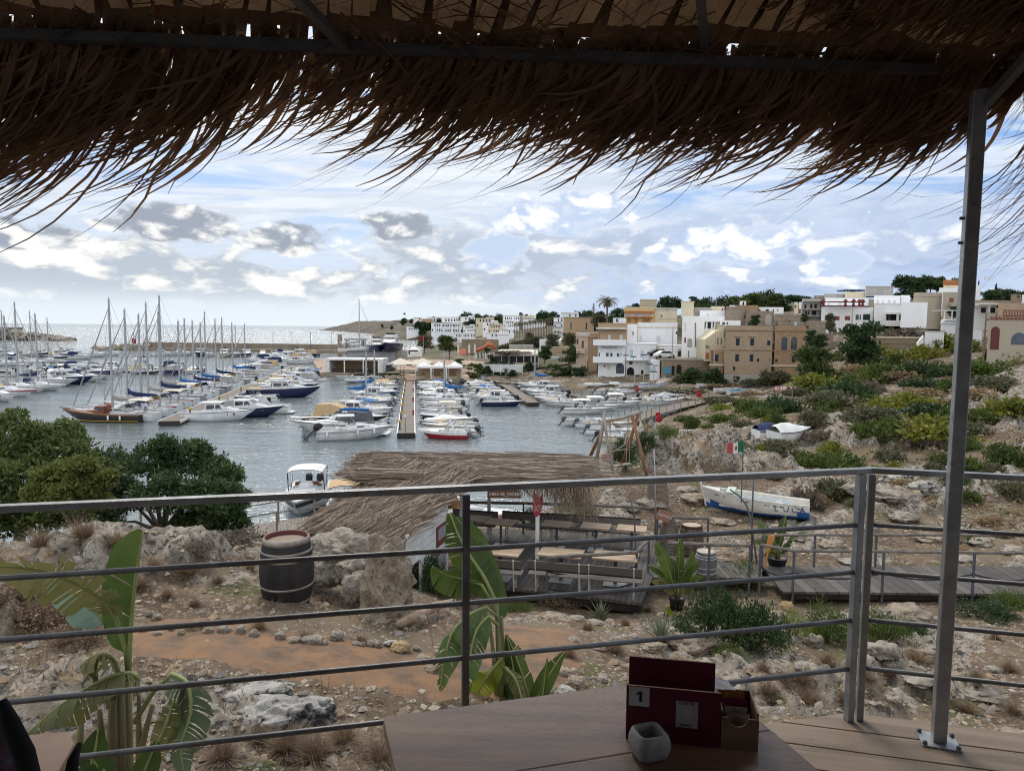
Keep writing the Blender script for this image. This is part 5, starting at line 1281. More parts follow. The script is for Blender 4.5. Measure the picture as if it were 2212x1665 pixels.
def hill_houses():
 h=House('C',140,'large white terraced villa with red shutters below and a columned porch','villa','villa')
 h.block(345,1062,388,800,P_WHITE2,10,0,drop=3).block(1062,1800,347,640,P_WHITE2,10,-1.5,'east_wing',.08).block(410,1000,265,390,P_WHITE,6,6,'set_back_floor').block(1070,1430,237,350,P_WHITE2,6,3,'upper_floor',.1).block(955,1335,112,240,P_GREY,6,7,'roof_block',.12).block(680,955,182,262,P_CREAM,5,7.5,'roof_step').block(395,690,208,300,P_GREY,5,9,'roof_block')
 h.wins([(405,510,460,565),(535,508,607,563),(675,506,752,562)],SHUTR,None,sill=True).wins([(822,488,868,558),(875,490,897,556)],WGLASS,SHUTW).win(922,480,1020,560,SHUTG,SHUTW,bars=4).win(1060,515,1080,545,DARK)
 h.win(1235,478,1385,570,DARK,None,sill=False,dY=-1.5,name='porch_recess').win(1405,490,1560,570,DARK,None,sill=False,dY=-1.5,name='porch_recess').wins([(1265,490,1300,568),(1470,498,1515,566)],WGLASS,SHUTW,dY=-1.53).band(1225,1570,465,482,P_WHITE2,1.6,'porch_roof',dY=-1.5)
 a,b=h.P(1395,570,137),h.P(1395,480,137);MB().bx(a.x-.2,a.x+.2,a.y,a.y+.3,a.z,b.z).build('porch_column',P_WHITE2,h.t)
 h.win(1615,502,1648,570,OCHRE,None,sill=False,dY=-1.5,name='door').win(1742,515,1760,558,SHUTW,None,dY=-1.5)
 h.balcony(1150,1845,572,630,P_WHITE2,1.6,dY=-1.5).wins([(1107,285,1137,338),(1182,288,1203,340),(1260,290,1297,340),(1328,295,1365,342)],SHUTW,P_GREY,dY=3)
 h.band(385,1000,368,380,RUST,.15,'red_rail').band(410,830,316,322,RUST,2.5,'pergola_edge')
 for x in(400,710,820,900,945):a=h.P(x,378);MB().lathe([(.3,0),(.35,.3),(.15,.6),(.5,1.0),(.2,1.5)],(a.x,a.y+.8,a.z),7).build('red_terrace_pot',RUST,h.t)
 h.wins([(440,330,480,378),(590,325,640,378),(790,262,818,305)],SHUTW,P_GREY,dY=6)
 o=MB();a,b=h.P(690,150,148),h.P(955,135,148);o.bx(a.x,b.x,a.y,a.y+4,b.z-.5,b.z-.25)
 o.build('blue_roof_awning',NAVY,h.t);o=MB()
 for x in(700,735,830,940):a2=h.P(x,200,148);o.bx(a2 .x-.07,a2 .x+.07,a2 .y,a2 .y+.14,a2 .z,b.z-.5)
 o.build('awning_post',WHITE2,h.t)
 h.block(1430,1560,225,350,P_WHITE,5,6.,'stair_wing').win(1800,385,2000,500,P_WHITE,None,sill=False,name='yard_wall',dY=1.)
 h=House('C',152,'grey apartment house with stacked open balconies left of the white villa','apartment house','apartment_house')
 h.block(240,400,228,620,P_GREY,8,0,drop=4).block(95,345,305,620,P_GREY,8,-1,drop=4)
 for y in(300,410,500):h.balcony(100,345,y-22,y,P_GREY,1.3,y==300,dY=-1)
 h.wins([(130,350,160,425),(210,345,240,400),(265,345,300,400),(175,440,195,490),(235,435,290,490),(140,445,165,500)],DARK,None,dY=-1).balcony(240,395,268,290,P_GREY,1.2).wins([(260,255,300,288),(325,252,350,288)],DARK)
 h=House('C',150,'slim yellow and red fronted house left of the grey apartment house');h.block(-10,50,322,600,P_CREAM,6,drop=4).block(50,95,322,600,P_WHITE,6,.2,drop=4).win(52,410,85,470,SHUTR,None,dY=.2).win(8,360,25,395,DARK)
 h=House('C',130,'grey rubble yard wall below the apartment house','wall','yard_wall');h.block(185,425,572,760,S_RUIN,3,drop=3).block(260,520,735,840,S_RUIN,3,-4,drop=3)
 h=House('C',110,'brown stone bridge wall with a low round arch in front of the villa','bridge','bridge_wall')
 h.block(1000,1700,795,1100,S_WALL,4,drop=2).band(1000,1700,788,800,P_CREAM,.15).band(1050,1680,872,880,S_WALL,.1).win(1140,922,1280,1030,DARK,S_WALL,True,name='arch')
 h=House('C',98,'plain white block with an outside stair on the slope right of the bridge wall','house','white_outbuilding')
 h.block(1745,2022,708,960,P_WHITE2,4,drop=2).band(1740,2026,703,712,P_GREY,.1)
 a=[h.P(*q,97.5)for q in((1652,945),(1740,945),(1740,765),(1660,870))];mb=MB();n=4
 mb.add([tuple(p)for p in a]+[(p.x,p.y+.3,p.z)for p in a],[tuple(range(n)),tuple(range(2*n-1,n-1,-1))]+[((i+1)%n,i,n+i,n+(i+1)%n)for i in range(n)]);mb.build('stair_parapet',P_WHITE2,h.t)
 h=House('D',104,'white flat house with a railed roof terrace behind the tall steel post')
 h.block(705,1475,890,1120,P_WHITE2,8,drop=2).band(695,1100,935,950,P_WHITE2,.3).block(1255,1475,770,900,P_WHITE2,6,1.,'upper_room').win(1275,915,1328,1020,SHUT,None,sill=False,name='door').balcony(765,1100,835,880,P_WHITE2,.5,False,rm=WHITE2)
 o=MB()
 for x in(780,915,1060):a,b=h.P(x,880),h.P(x,725);o.bx(a.x-.06,a.x+.06,a.y,a.y+.12,a.z,b.z)
 a,b=h.P(775,725),h.P(1100,715);o.bx(a.x,b.x,a.y,a.y+3,a.z,b.z);o.build('terrace_pergola',WHITE2,h.t)
 h=House('D',128,'long tan flat roofed house with one dark window on the crest');h.block(215,740,402,660,P_CONC,8,drop=4).block(740,1260,395,660,P_CONC,8,-1,drop=4).win(865,495,945,575,SHUTR,P_CONC,dY=-1).band(215,740,460,468,P_CONC,.1).balcony(845,1000,585,630,P_CONC,1.,dY=-1)
 h.block(0,480,575,720,P_WHITE2,5,-6,'white_yard_wall',drop=3)
 h=House('D',145,'white house topped by a rust brown wooden pergola among the pines');h.block(680,1300,320,440,P_WHITE2,8,drop=4).block(760,1030,270,330,P_CREAM,6,2.,'roof_room')
 o=MB();a,b=h.P(762,270),h.P(1018,175)
 for i in range(12):x=a.x+(b.x-a.x)*i/11;o.bx(x-.06,x+.06,a.y,a.y+.12,a.z,b.z)
 for f in(0,.3,.65,1.):z=a.z+(b.z-a.z)*(.25+.75*f);o.bx(a.x,b.x,a.y-.05,a.y+.02,z-.3,z-.02)
 o.build('roof_pergola',OCHRE,h.t)
 h=House('D',132,'narrow white tower house just right of the tall steel post');h.block(1240,1432,268,640,P_WHITE2,7,drop=4).win(1290,420,1312,505,SHUTB,None)
 h=House('D',92,'low house with a flat porch roof and two dark windows above the white wall');h.block(1270,1720,640,800,P_WHITE,6,drop=2).band(1270,1780,598,625,WHITE2,1.8,'porch_roof').wins([(1435,672,1525,765),(1605,672,1693,765)],SHUT,P_CREAM).block(1280,2160,545,600,S_WALL,5,4,'rear_wall')
 a,b=h.P(1585,765,90.4),h.P(1585,622,90.4);MB().bx(a.x-.08,a.x+.08,a.y,a.y+.15,a.z,b.z).build('porch_post',WHITE2,h.t)
 h=House('D',76,'weathered tan stone house with a tall red arched door at the right edge','house','stone_house')
 h.block(1545,2500,885,1440,P_CONC,8,drop=2).block(1475,1550,770,1440,S_WALL,8,.4,'side_wall',drop=2).block(1730,2500,600,880,S_TUFA2,5,3,'upper_wall').block(1545,1740,790,890,P_CONC,5,3.2,'terrace_wall')
 h.win(1597,1012,1780,1425,REDD,P_CREAM,True,sill=False,name='red_door').win(1975,1122,2260,1335,WGLASS,P_CREAM,True,bars=2)
 o=MB()
 for i in range(22):a,b=h.P(1830+i*28,825),h.P(1830+i*28,718);o.bx(a.x-.025,a.x+.025,a.y-.1,a.y-.05,a.z,b.z)
 a,b=h.P(1590,878),h.P(2500,822)
 for y in(718,822,875):q=h.P(1830,y);o.bx(q.x if y<830 else a.x,b.x,a.y-.13,a.y-.1,q.z-.04,q.z+.04)
 for i in range(30):q,r=h.P(1590+i*24,876),h.P(1590+i*24,824);o.bx(q.x-.02,q.x+.02,q.y-.1,q.y-.05,q.z,r.z)
 o.build('red_lattice_fence',RUST,h.t)
 h=House('D',88,'short stone stub tower with a square hole beyond the red lattice');h.block(1965,2165,435,620,S_WALL,4,drop=3).win(2092,455,2130,488,DARK,None,sill=False).block(2165,2400,440,620,P_WHITE2,4,.5,'white_neighbour')
quay_houses();hill_houses()
def town():
 L=[('F',450,702,200,335,430,P_CREAM,'cream two tone block with dark openings, highest left of the wooded crest',6,2),('F',545,757,250,385,400,P_WHITE2,'white stepped house above the tan arcaded house',5,2),('F',620,812,285,405,370,P_CREAM,'tan arcaded house at the left end of the thick palm row',6,2),('F',-20,250,265,405,470,P_WHITE,'long white hotel front behind the single file of palms',12,2),('F',280,442,300,398,440,P_WHITE2,'white house right of the long palm fronted hotel',6,2),('F',815,1042,165,243,520,P_WHITE2,'white apartment terrace with a row of dark windows on the skyline',9,1),('F',830,1042,243,322,500,P_WHITE2,'lower white apartment terrace beneath the skyline one',8,2),('F',1035,1085,160,245,522,P_GREY,'grey stair tower joining the skyline terraces',0,0),('F',1085,1245,172,250,520,P_CREAM,'cream terrace right of the grey stair tower',7,1),('F',1085,1405,208,275,505,P_WHITE,'plain white terrace showing over the palm crowns',5,1),('F',770,980,350,420,330,P_WHITE2,'white house at the left foot of the palm row with square windows',7,1),('F',600,900,402,470,300,P_WHITE,'low white seaside house with blue openings left of the palms',6,1),('F',740,900,420,505,280,P_WHITE2,'white cubic kiosk house nearest the palm row',1,1),('F',160,445,402,475,360,P_WHITE,'glazed white seaside restaurant on the far shore',14,1),('F',245,440,180,240,540,P_WHITE2,'small white house under the dark round crest wood',4,1),('F',-10,185,190,270,540,P_WHITE,'white house row on the far skyline',5,1),('F',1600,1842,132,200,290,P_WHITE,'white flat rooms above the big tan house',3,1),('F',1500,1632,190,420,235,P_WHITE,'white apartment house with dark balconies beside the tan house',3,3),('F',1632,2048,190,425,215,P_TAN,'big plain tan house with two dark openings below',2,1),('E',1285,1462,312,380,560,P_WHITE2,'low white house alone on the headland slope',7,1),('E',1380,1492,195,240,640,P_WHITE2,'domed white house on the headland skyline',2,1),('E',1490,1635,212,265,630,P_TAN,'brown fort like house on the headland skyline',0,0),('E',1620,2015,262,395,520,P_WHITE,'wide white palace front on the far shore behind palms',12,2),('E',1570,1755,190,260,640,P_WHITE,'white house above the wide palace front',5,1),('E',1820,2015,190,265,600,P_WHITE2,'white skyline house left of the thin aerial mast',5,1),('E',1930,2152,228,280,560,P_CREAM,'cream long house below the aerial mast',6,1),('E',2060,2212,165,232,600,P_WHITE2,'white skyline house at the left edge of the crest wood',4,1)]
 for fr,x0,x1,y0,y1,Y,m,lab,nw,nr in L:
  h=House(fr,Y,lab,'house','town_house','far houses of the white town')
  h.block(x0,x1,y0,y1,m,12,drop=8)
  if nw>2 and x1-x0>150:h.block(x0+(x1-x0)*.55,x1-8,y0-12,y0,m,8,2,'roof_room')
  h.band(x0-2,x1+2,y0,y0+4,P_GREY if m is not P_TAN else P_CONC,.2)
  for r in range(nr):
   for i in range(nw):
    x=x0+(x1-x0)*(i+.5)/nw;hh=(y1-y0)/max(nr,1);y=y0+hh*(r+.3);w=min(9,(x1-x0)/nw*.25)
    if(i*7+r*3+int(x0))%5:h.win(x-w,y,x+w,y+hh*.42,SHUT if(i+r)%3 else WGLASS,None,sill=False)
  if 'balconies' in lab:
   for r in range(3):h.balcony(x0+10,x1-20,y0+35+r*65,y0+55+r*65,P_WHITE,1.2,False)
town()
DFURN=mat('dark_furniture',(.05,.04,.035),None)
def pavilion():
 h=House('E',151,'long white open fronted pavilion restaurant on the quay','pavilion','pavilion')
 a,b=h.P(180,895),h.P(962,755);h.root(a);x0,x1,z0,z1,y=a.x,b.x,.86,b.z,a.y;w=x1-x0
 MB().bx(x0,x1,y,y+7,z1-.35,z1).build('roof',WHITE2,h.t)
 for p,q in((x0,x0+w*.083),(x1-w*.083,x1)):MB().bx(p,q,y+.02,y+6.9,z0,z1-.35).build('end_wall',WHITE2,h.t)
 for f in(.34,.665):MB().bx(x0+w*f-.12,x0+w*f+.12,y+.05,y+.3,z0,z1-.35).build('post',WHITE2,h.t)
 MB().bx(x0+w*.083,x1-w*.083,y+6,y+6.3,z0,z1-.35).build('back_wall',P_TAN,h.t)
 rs=random.Random(4)
 for i in range(12):
  q=x0+w*(.12+.76*i/11);yy=y+rs.uniform(1.2,4);t=thing('dining_table',f'dark dining table inside the white pavilion, {ordn(i)} from left','table',(q,yy,z0),0,'dark dining tables in the pavilion')
  MB().box((0,0,.73),(.9,.8,.05)).build('tabletop',DFURN,t);MB().box((0,0,.36),(.08,.08,.68)).box((0,0,.02),(.5,.5,.03)).build('leg',DFURN,t)
  c=MB().box((.6,-.2,.45),(.42,.42,.05)).box((.79,-.2,.7),(.04,.42,.5)).box((.6,-.2,.22),(.36,.36,.42)).build('dining_chair',DFURN);c.location=(q,yy,z0);tag(c,f'dark chair right of the pavilion dining table, {ordn(i)} from left','chair','dark dining chairs in the pavilion')
 g='white peaked gazebos on the quay'
 for i,(u0,u1)in enumerate(((1405,1615),(1615,1822),(1822,2036))):
  h=House('E',134.5,f'white peaked gazebo on the quay, {("left", "middle", "right")[i]} one of the row of three','gazebo','gazebo',g)
  a,b=h.P(u0,960),h.P(u1,858);h.root((a.x,a.y,.86));w=b.x-a.x;p=h.P((u0+u1)/2,790).z
  ro=MB().add([(a.x,a.y,b.z),(b.x,a.y,b.z),(b.x,a.y+w,b.z),(a.x,a.y+w,b.z),(a.x+w/2,a.y+w/2,p),(a.x,a.y,b.z-.35),(b.x,a.y,b.z-.35),(b.x,a.y+w,b.z-.35),(a.x,a.y+w,b.z-.35)],[(0,1,4),(1,2,4),(2,3,4),(3,0,4),(5,6,1,0),(6,7,2,1),(7,8,3,2),(8,5,0,3)]);ro.build('roof',WHITE2,h.t)
  for u,v in((0,0),(1,0),(0,1),(1,1)):MB().bx(a.x+u*(w-.12),a.x+u*(w-.12)+.12,a.y+v*(w-.12),a.y+v*(w-.12)+.12,.86,b.z-.35).build('post',WHITE2,h.t)
  MB().bx(a.x+.2,b.x-.2,a.y+w-.3,a.y+w-.25,.86,b.z-.4).build('rear_screen',P_TAN,h.t)
 for i,(u,v,yy)in enumerate(((1250,760,140),(1430,760,140),(1200,745,147),(1500,745,147))):
  q=at(FR['E'][0]+.16*u,FR['E'][1]+.16*v,yy);t=thing('parasol',f'big square beige cafe parasol left of the gazebos, {ordn(i)} of four','parasol',(q.x,q.y,.86),0,'beige cafe parasols');z=q.z-.86
  MB().add([(-1.9,-1.9,z-.9),(1.9,-1.9,z-.9),(1.9,1.9,z-.9),(-1.9,1.9,z-.9),(0,0,z+.1),(-1.9,-1.9,z-1.1),(1.9,-1.9,z-1.1),(1.9,1.9,z-1.1),(-1.9,1.9,z-1.1)],[(0,1,4),(1,2,4),(2,3,4),(3,0,4),(5,6,1,0),(6,7,2,1),(7,8,3,2),(8,5,0,3)]).build('canopy',CREAMC,t)
  MB().lathe([(.06,0),(.05,z)],n=6).build('pole',DKGREY,t)
 g='planter boxes along the quay'
 for i,u in enumerate((1220,1475,1690,1910)):
  q=at(FR['E'][0]+.16*u,FR['E'][1]+.16*950,133.2);t=thing('planter',f'low stone planter with clipped shrub on the quay edge, {ordn(i)} from left','planter',(q.x,q.y,.86),0,g)
  MB().box((0,0,.3),(1.7,.7,.6)).build('box',CONC,t);
  leaf_blob('foliage',(0,0,1.0),(.8,.45,.6),260,.16,LEAF_D,t)
 h=House('E',185,'grey screened boat yard platform with laid up yachts on top','boat yard','boat_yard');h.block(480,1130,650,712,mat('blue_grey_screen',(.20,.22,.26),(.26,.28,.31),.5,.8),14,drop=2).block(960,1300,640,690,P_GREY,6,4,'rear_shed',drop=2)
 h.band(480,1130,646,654,DKGREY,.2,'top_rail')
 h=House('E',192,'rough square grey stone tower beside the boat lift','tower','stone_tower');h.block(357,416,425,700,S_RUIN,5,drop=3)
 t=House('E',190,'tall grey travelling boat lift frame over the yard','boat lift','boat_lift');t.root(t.P(600,640));o=MB()
 for x in(470,492,690,712):a,b=t.P(x,640),t.P(x,480);o.bx(a.x-.35,a.x+.35,a.y,a.y+.7,a.z-1,b.z)
 a,b=t.P(440,500),t.P(742,476);o.bx(a.x,b.x,a.y-.1,a.y+.9,a.z,b.z);o.build('frame',GREYL,t.t)
 c=at(FR['E'][0]+.16*620,FR['E'][1]+.16*640,189);place('s2',c.x,c.y,.2,'tall masted yacht laid up under the boat lift',1.,c.z-.3)
 c=at(FR['E'][0]+.16*880,FR['E'][1]+.16*645,188);place('c2',c.x,c.y,-1.3,'cream motor cruiser laid up on the yard platform',1.2,c.z)
 c=at(FR['E'][0]+.16*1075,FR['E'][1]+.16*640,188);o=place('c2',c.x,c.y,-1.57,'tall white sport fishing boat seen bow on upon the yard platform',1.5,c.z)
 h=House('E',176,'small white peaked tent with white counter behind the parasols','tent','tent');a,b=h.P(1295,720),h.P(1458,632);h.root(a);p=h.P(1375,582).z;w=b.x-a.x
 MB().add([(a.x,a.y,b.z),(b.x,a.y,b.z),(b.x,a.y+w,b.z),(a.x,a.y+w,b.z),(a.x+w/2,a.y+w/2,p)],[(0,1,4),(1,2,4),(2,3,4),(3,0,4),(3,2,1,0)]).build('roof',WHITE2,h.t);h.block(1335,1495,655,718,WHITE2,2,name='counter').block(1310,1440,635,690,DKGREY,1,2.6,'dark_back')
 for i,(u,v,m_)in enumerate(((1040,735,GREYL),(1025,760,GREYL),(1010,785,DKGREY))):
  q=at(FR['E'][0]+.16*u,FR['E'][1]+.16*(v+18),166-i*5);car((q.x,q.y,.9),.25,m_,f'{("silver", "grey", "dark")[i]} car parked in the line right of the pavilion, {ordn(i)} from the back')
 q=House('A',127.5,'').P(1645,1140,129);car((q.x,q.y,q.z),3.3,WHITE,'white hatchback parked on the terrace by the wooden pole')
 q=House('A',130,'').P(1535,1110,132);car((q.x,q.y,q.z),3.3,BLACK,'black car parked behind the white hatchback')
 h=House('F',152,'long white pergola roof with climbing plants above the fence','pergola','garden_pergola');a,b=h.P(600,790),h.P(1300,690);h.root((a.x,a.y,a.z));z=b.z;p=h.P(900,640).z
 MB().add([(a.x,a.y,z),(b.x,a.y,z),(b.x,a.y+9,p),(a.x+3,a.y+9,p),(a.x,a.y,z-.25),(b.x,a.y,z-.25)],[(0,1,2,3),(4,5,1,0)]).build('roof',CREAMC,h.t)
 for f in np.linspace(0,1,8):x=a.x+(b.x-a.x)*f;MB().bx(x-.08,x+.08,a.y+.05,a.y+.2,a.z-1,z-.05).build('post',WHITE2,h.t)
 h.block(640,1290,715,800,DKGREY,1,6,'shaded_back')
 h=House('F',140,'white horizontal slat fence along the garden above the quay','fence','slat_fence');a,b=h.P(490,925),h.P(1085,825);h.root(a);o=MB();n=9
 for i in range(n):z=a.z+(b.z-a.z)*i/n;o.bx(a.x,b.x,a.y,a.y+.06,z,z+(b.z-a.z)/n*.72)
 o.build('slats',P_WHITE,h.t)
 for f in np.linspace(0,1,7):x=a.x+(b.x-a.x)*f;MB().bx(x-.06,x+.06,a.y+.06,a.y+.16,a.z-.5,b.z).build('post',WHITE2,h.t)
 h=House('F',165,'orange red playground slide towers beyond the closed parasols','playground','playground_slide');a=h.P(420,650);h.root(a);o=MB()
 q=[h.P(430,645),h.P(500,625),h.P(560,600),h.P(620,560),h.P(680,570),h.P(705,620)];o.tube(q,.38,8);o.build('slide_tube',ORANGE,h.t,True);h.block(230,320,625,690,mat('coral_panel',(.62,.22,.15),None),2,name='play_wall').block(585,660,525,580,OCHRE,2,.5,'play_house')
 for i,u in enumerate((215,362,438)):
  q=House('F',150,'').P(u,740);t=thing('closed_parasol',f'closed cream parasol left of the orange slide, {ordn(i)} of three','parasol',q,0,'closed cream parasols');MB().lathe([(.12,.9),(.26,1.2),(.2,2.6),(.03,3.1)],n=8).build('folded_canopy',CREAMC,t);MB().lathe([(.04,-.8),(.04,1)],n=6).build('pole',WHITE2,t)
 for i in range(7):
  q=House('F',150,'').P(460+i*19,742);o=MB().bx(-.25,.25,0,.5,0,.5).bx(-.25,.25,.45,.5,.5,1.1);ob=o.build('stacked_chairs',WHITE2);ob.location=q;tag(ob,f'stack of white plastic chairs beyond the hedge, {ordn(i)} of seven from left','chairs','stacks of white plastic chairs')
 h=House('F',205,'white domed kiosk with a finial on the terrace left of the dark trees','kiosk','kiosk');h.block(1505,1590,535,600,P_WHITE2,5,drop=3);a=h.P(1547,535);MB().lathe([(2.4,0),(2.1,.8),(1.2,1.5),(.4,1.9),(.2,2.6),(.02,2.9)],(a.x,a.y+2.5,a.z),12).build('dome',P_WHITE2,h.t)
 h=House('F',205,'white garden pavilion left of the domed kiosk');h.block(1310,1445,492,600,P_WHITE2,5,drop=3)
 h=House('F',175,'ochre stone terrace wall below the domed kiosk','wall','terrace_wall');h.block(1420,1800,595,740,S_TUFA2,3,drop=3);h.block(1462,1580,727,805,SHUTB,1,-12,'white_gate',drop=1)
 h=House('F',175,'low stone sea wall across the bay behind the playground','wall','sea_wall');h.block(260,760,490,560,S_WALL,3,60,drop=3).block(900,1230,565,600,P_GREY,3,10,drop=3)
 for(fr,x,y0,y1,Y,lab,fl)in(('E',1515,445,660,180,'flag pole with red and white flag beside the dark tamarisk',RED),('E',1272,128,235,640,'tall thin flag pole with dark flag on the headland crest',NAVY),('E',1555,170,210,640,'thin aerial mast on a headland roof',None),('B',500,0,260,140,'thin roof aerial above the cream roof tower',None),('A',1778,570,1130,128,'grey wooden utility pole standing on the terrace by the white house',None),('C',775,392,590,136,'grey utility pole in front of the villa',None)):
  h=House(fr,Y,lab,'pole','pole');a,b=h.P(x,y1),h.P(x,y0);h.root(a);r=.12 if 'utility' in lab else.05
  MB().lathe([(r,0),(r*.7,b.z-a.z)],(a.x,a.y,a.z),6).build('mast',P_CONC if r>.1 else GREYL,h.t)
  if fl:
   hh=(b.z-a.z)*.25;MB().add([(a.x-.02,a.y,b.z),(a.x-hh*1.1,a.y+.3,b.z-.3*hh),(a.x-hh*1.1,a.y+.3,b.z-hh*1.1),(a.x-.02,a.y,b.z-hh)],[(0,1,2,3),(3,2,1,0)]).build('flag',fl,h.t)
 for i,(x0,y0,x1,y1)in enumerate(((945,1085,955,1480),(1080,1110,1108,1640),(1265,1075,1262,1560),(1365,1240,1362,1660),(1438,1380,1436,1660))):
  a=House('A',112-i*5,'').P(x1,y1);b=House('A',112-i*5,'').P(x0,y0);t=thing('harbour_lamp',f'slim lamp pole standing at the boardwalk before the white house, {ordn(i)} from left','lamp post',a,world=True,group='slim lamp poles on the right boardwalk');MB().tube([a,b],[.06,.045],6).build('post',P_CONC,t);MB().box((b.x,b.y,b.z),(.9,.2,.18)).build('lamp_head',DKGREY,t)
def car(loc,rz,m,lab):
 t=thing('parked_car',lab,'car',loc,rz,'cars parked behind the quay')
 pr=[(-2.05,.35),(-2.0,.75),(-1.3,.9),(-.75,1.42),(.75,1.45),(1.5,1.0),(2.0,.8),(2.05,.35)];n=len(pr)
 MB().add([(x,-.85,z)for x,z in pr]+[(x,.85,z)for x,z in pr],[tuple(range(n-1,-1,-1)),tuple(range(n,2*n))]+[(i,(i+1)%n,n+(i+1)%n,n+i)for i in range(n)]).build('body',m,t,bevel=.06)
 for s in(-1,1):MB().add([(-1.05,s*.86,.98),(1.2,s*.86,1.0),(.68,s*.86,1.36),(-.7,s*.86,1.34)],[(0,1,2,3)if s<0 else(3,2,1,0)]).build('side_window',GLASS,t)
 for x in(-1.25,1.25):
  for s in(-1,1):MB().lathe([(.32,-.1),(.34,0),(.32,.1)],(x,s*.8,.33),12,M=Matrix.Rotation(math.pi/2,4,'X')).build('wheel',BLACK,t)
pavilion()
def far_tree(key,fr,x,ybase,ytop,Y,label,group,wide=None):
 ox,oy,k=FR[fr];a,b=at(ox+k*x,oy+k*ybase,Y),at(ox+k*x,oy+k*ytop,Y)
 h=b.z-a.z;wide=wide and wide*(1.3 if fr in 'BCD' else 1.12);w_=(wide or 0)*k*Y/FPX
 if key in('pine','pine2','tree','tree2','olive_tree','umbrella')and h<.95*w_:a.z-=.95*w_-h;h=.95*w_
 return plant(key,(a.x,a.y,a.z),h,label,group,None,wide and wide*k*Y/FPX)
far_tree('date_palm','A',600,640,60,150,'tall lone date palm rising above the pink and white houses',None)
PL['date_palm'][1].scale=[v*f for v,f in zip(PL['date_palm'][1].scale,(1.5,1.5,.92))]
far_tree('norfolk','A',362,330,145,190,'tiered norfolk pine on the skyline left of the tall date palm',None)
g='pines on the wooded rise behind the houses'
for i,(k,fr,x,yb,yt,Y,w)in enumerate((('pine2','B',350,260,40,185,420),('pine','B',720,270,-10,190,420),('pine2','B',560,260,20,195,380),('pine','B',960,280,-40,188,460),('tree2','B',1150,300,-60,186,420),('pine2','B',1330,300,-90,192,420),('pine','B',1480,330,-50,186,330),('tree','B',1740,360,70,180,260),('pine','B',870,300,90,178,330),('tree2','B',1640,330,60,188,280),('umbrella','B',1880,230,-5,230,300),('umbrella','B',2010,230,10,235,330),('tree','B',200,260,60,190,330),('tree','A',1620,260,20,196,360),('pine2','A',1780,260,40,198,330),('tree','A',1120,300,150,200,260),('tree','A',800,420,230,195,420),('tree','A',480,520,290,180,300),('olive_tree','A',430,560,300,178,300),('pine','A',780,520,345,160,300),('tree','A',1020,360,180,205,300),('umbrella','B',85,200,25,210,130))):
 far_tree(k,fr,x,yb,yt,Y,f'{("dark pine","bushy pine","rounded tree")[i % 3]} on the wooded rise behind the houses, {ordn(i)} noted',g,w)
g='pines on the crest beside the villa'
for i,(k,x,yb,yt,Y,w)in enumerate((('pine2',60,430,80,170,330),('pine2',200,430,90,172,330),('tree',340,430,110,175,300),('pine2',520,430,85,170,360),('tree',640,420,110,176,250),('pine2',740,400,150,180,200),('pine2',930,380,145,182,320),('tree',80,470,250,168,300),('tree',300,480,270,168,240),('pine',1540,560,330,140,300),('tree',1850,570,320,142,360),('tree',2000,570,335,145,280),('tree',2150,600,380,145,280),('pine2',1650,560,350,138,220))):
 far_tree(k,'D',x,yb,yt,Y,f'{("open crowned pine" if k == "pine2" else "dense dark tree")} on the crest by the villa, {ordn(i)} from left',g,w)
far_tree('cypress','D',1395,270,170,160,'slim cypress behind the narrow white tower house',None,70)
far_tree('cypress','D',1700,420,232,150,'dark cypress at the right among the pines',None,130)
g='dark round woods on the town skyline'
for i,(x,yb,yt,w,Y)in enumerate(((370,200,120,250,600),(300,200,150,150,610),(450,200,140,140,600),(640,240,155,200,560),(760,270,145,220,540),(720,300,170,200,520),(820,260,190,130,530),(1060,180,125,70,600),(1400,200,100,240,420),(1500,200,110,220,420),(1340,200,130,140,430),(1830,190,105,220,400),(1930,190,100,160,400),(340,310,235,200,480),(400,290,210,130,470),(1980,300,100,330,260),(2080,320,130,300,250),(1180,480,390,150,250),(530,200,170,90,620),(1130,175,148,60,610),(1290,172,140,50,600))):
 far_tree('tree' if i%2 else 'pine2','F',x,yb,yt,Y,f'dark round tree clump on the far town skyline, {ordn(i)} noted',g,w)
g='fan palms in the thick double row'
for i in range(24):
 x=975+i*21.5;yt=285-i*3.2+(i*37%11)-5;far_tree('fan_palm','F',x,470-(i%3)*12,yt,262-i*2-(i%2)*9,f'fan palm in the thick row before the tan house, {ordn(i)} from left',g)
g='palms standing single file before the far white front'
for i,x in enumerate((1675,1700,1727,1775,1806,1836,1880,1932,1986,2040,2095,2150,2212,2262,2330,2390)):
 far_tree('fan_palm','E',x,395,290+(i*5%9),455,f'small palm before the far white front, {ordn(i)} from left',g)
g='bushes on the headland'
for i,(x,yb,yt,w)in enumerate(((1250,235,198,110),(1350,232,210,70),(1480,320,240,140),(1560,300,250,150),(1620,310,255,120),(1090,335,305,60),(1420,320,260,90),(1500,365,330,130),(1660,225,180,60),(1730,250,205,110),(960,310,285,50),(1740,385,340,110))):
 far_tree('tree','E',x,yb,yt,560 if yb>235 else 690,f'dark bush on the headland slope, {ordn(i)} noted',g,w)
far_tree('olive_tree','E',1525,620,395,196,'dark feathery tamarisk beside the flag pole on the quay',None,250)
far_tree('pine','E',1865,740,415,172,'bright green pine right of the flag pole on the quay',None,290)
g='garden trees along the right bank'
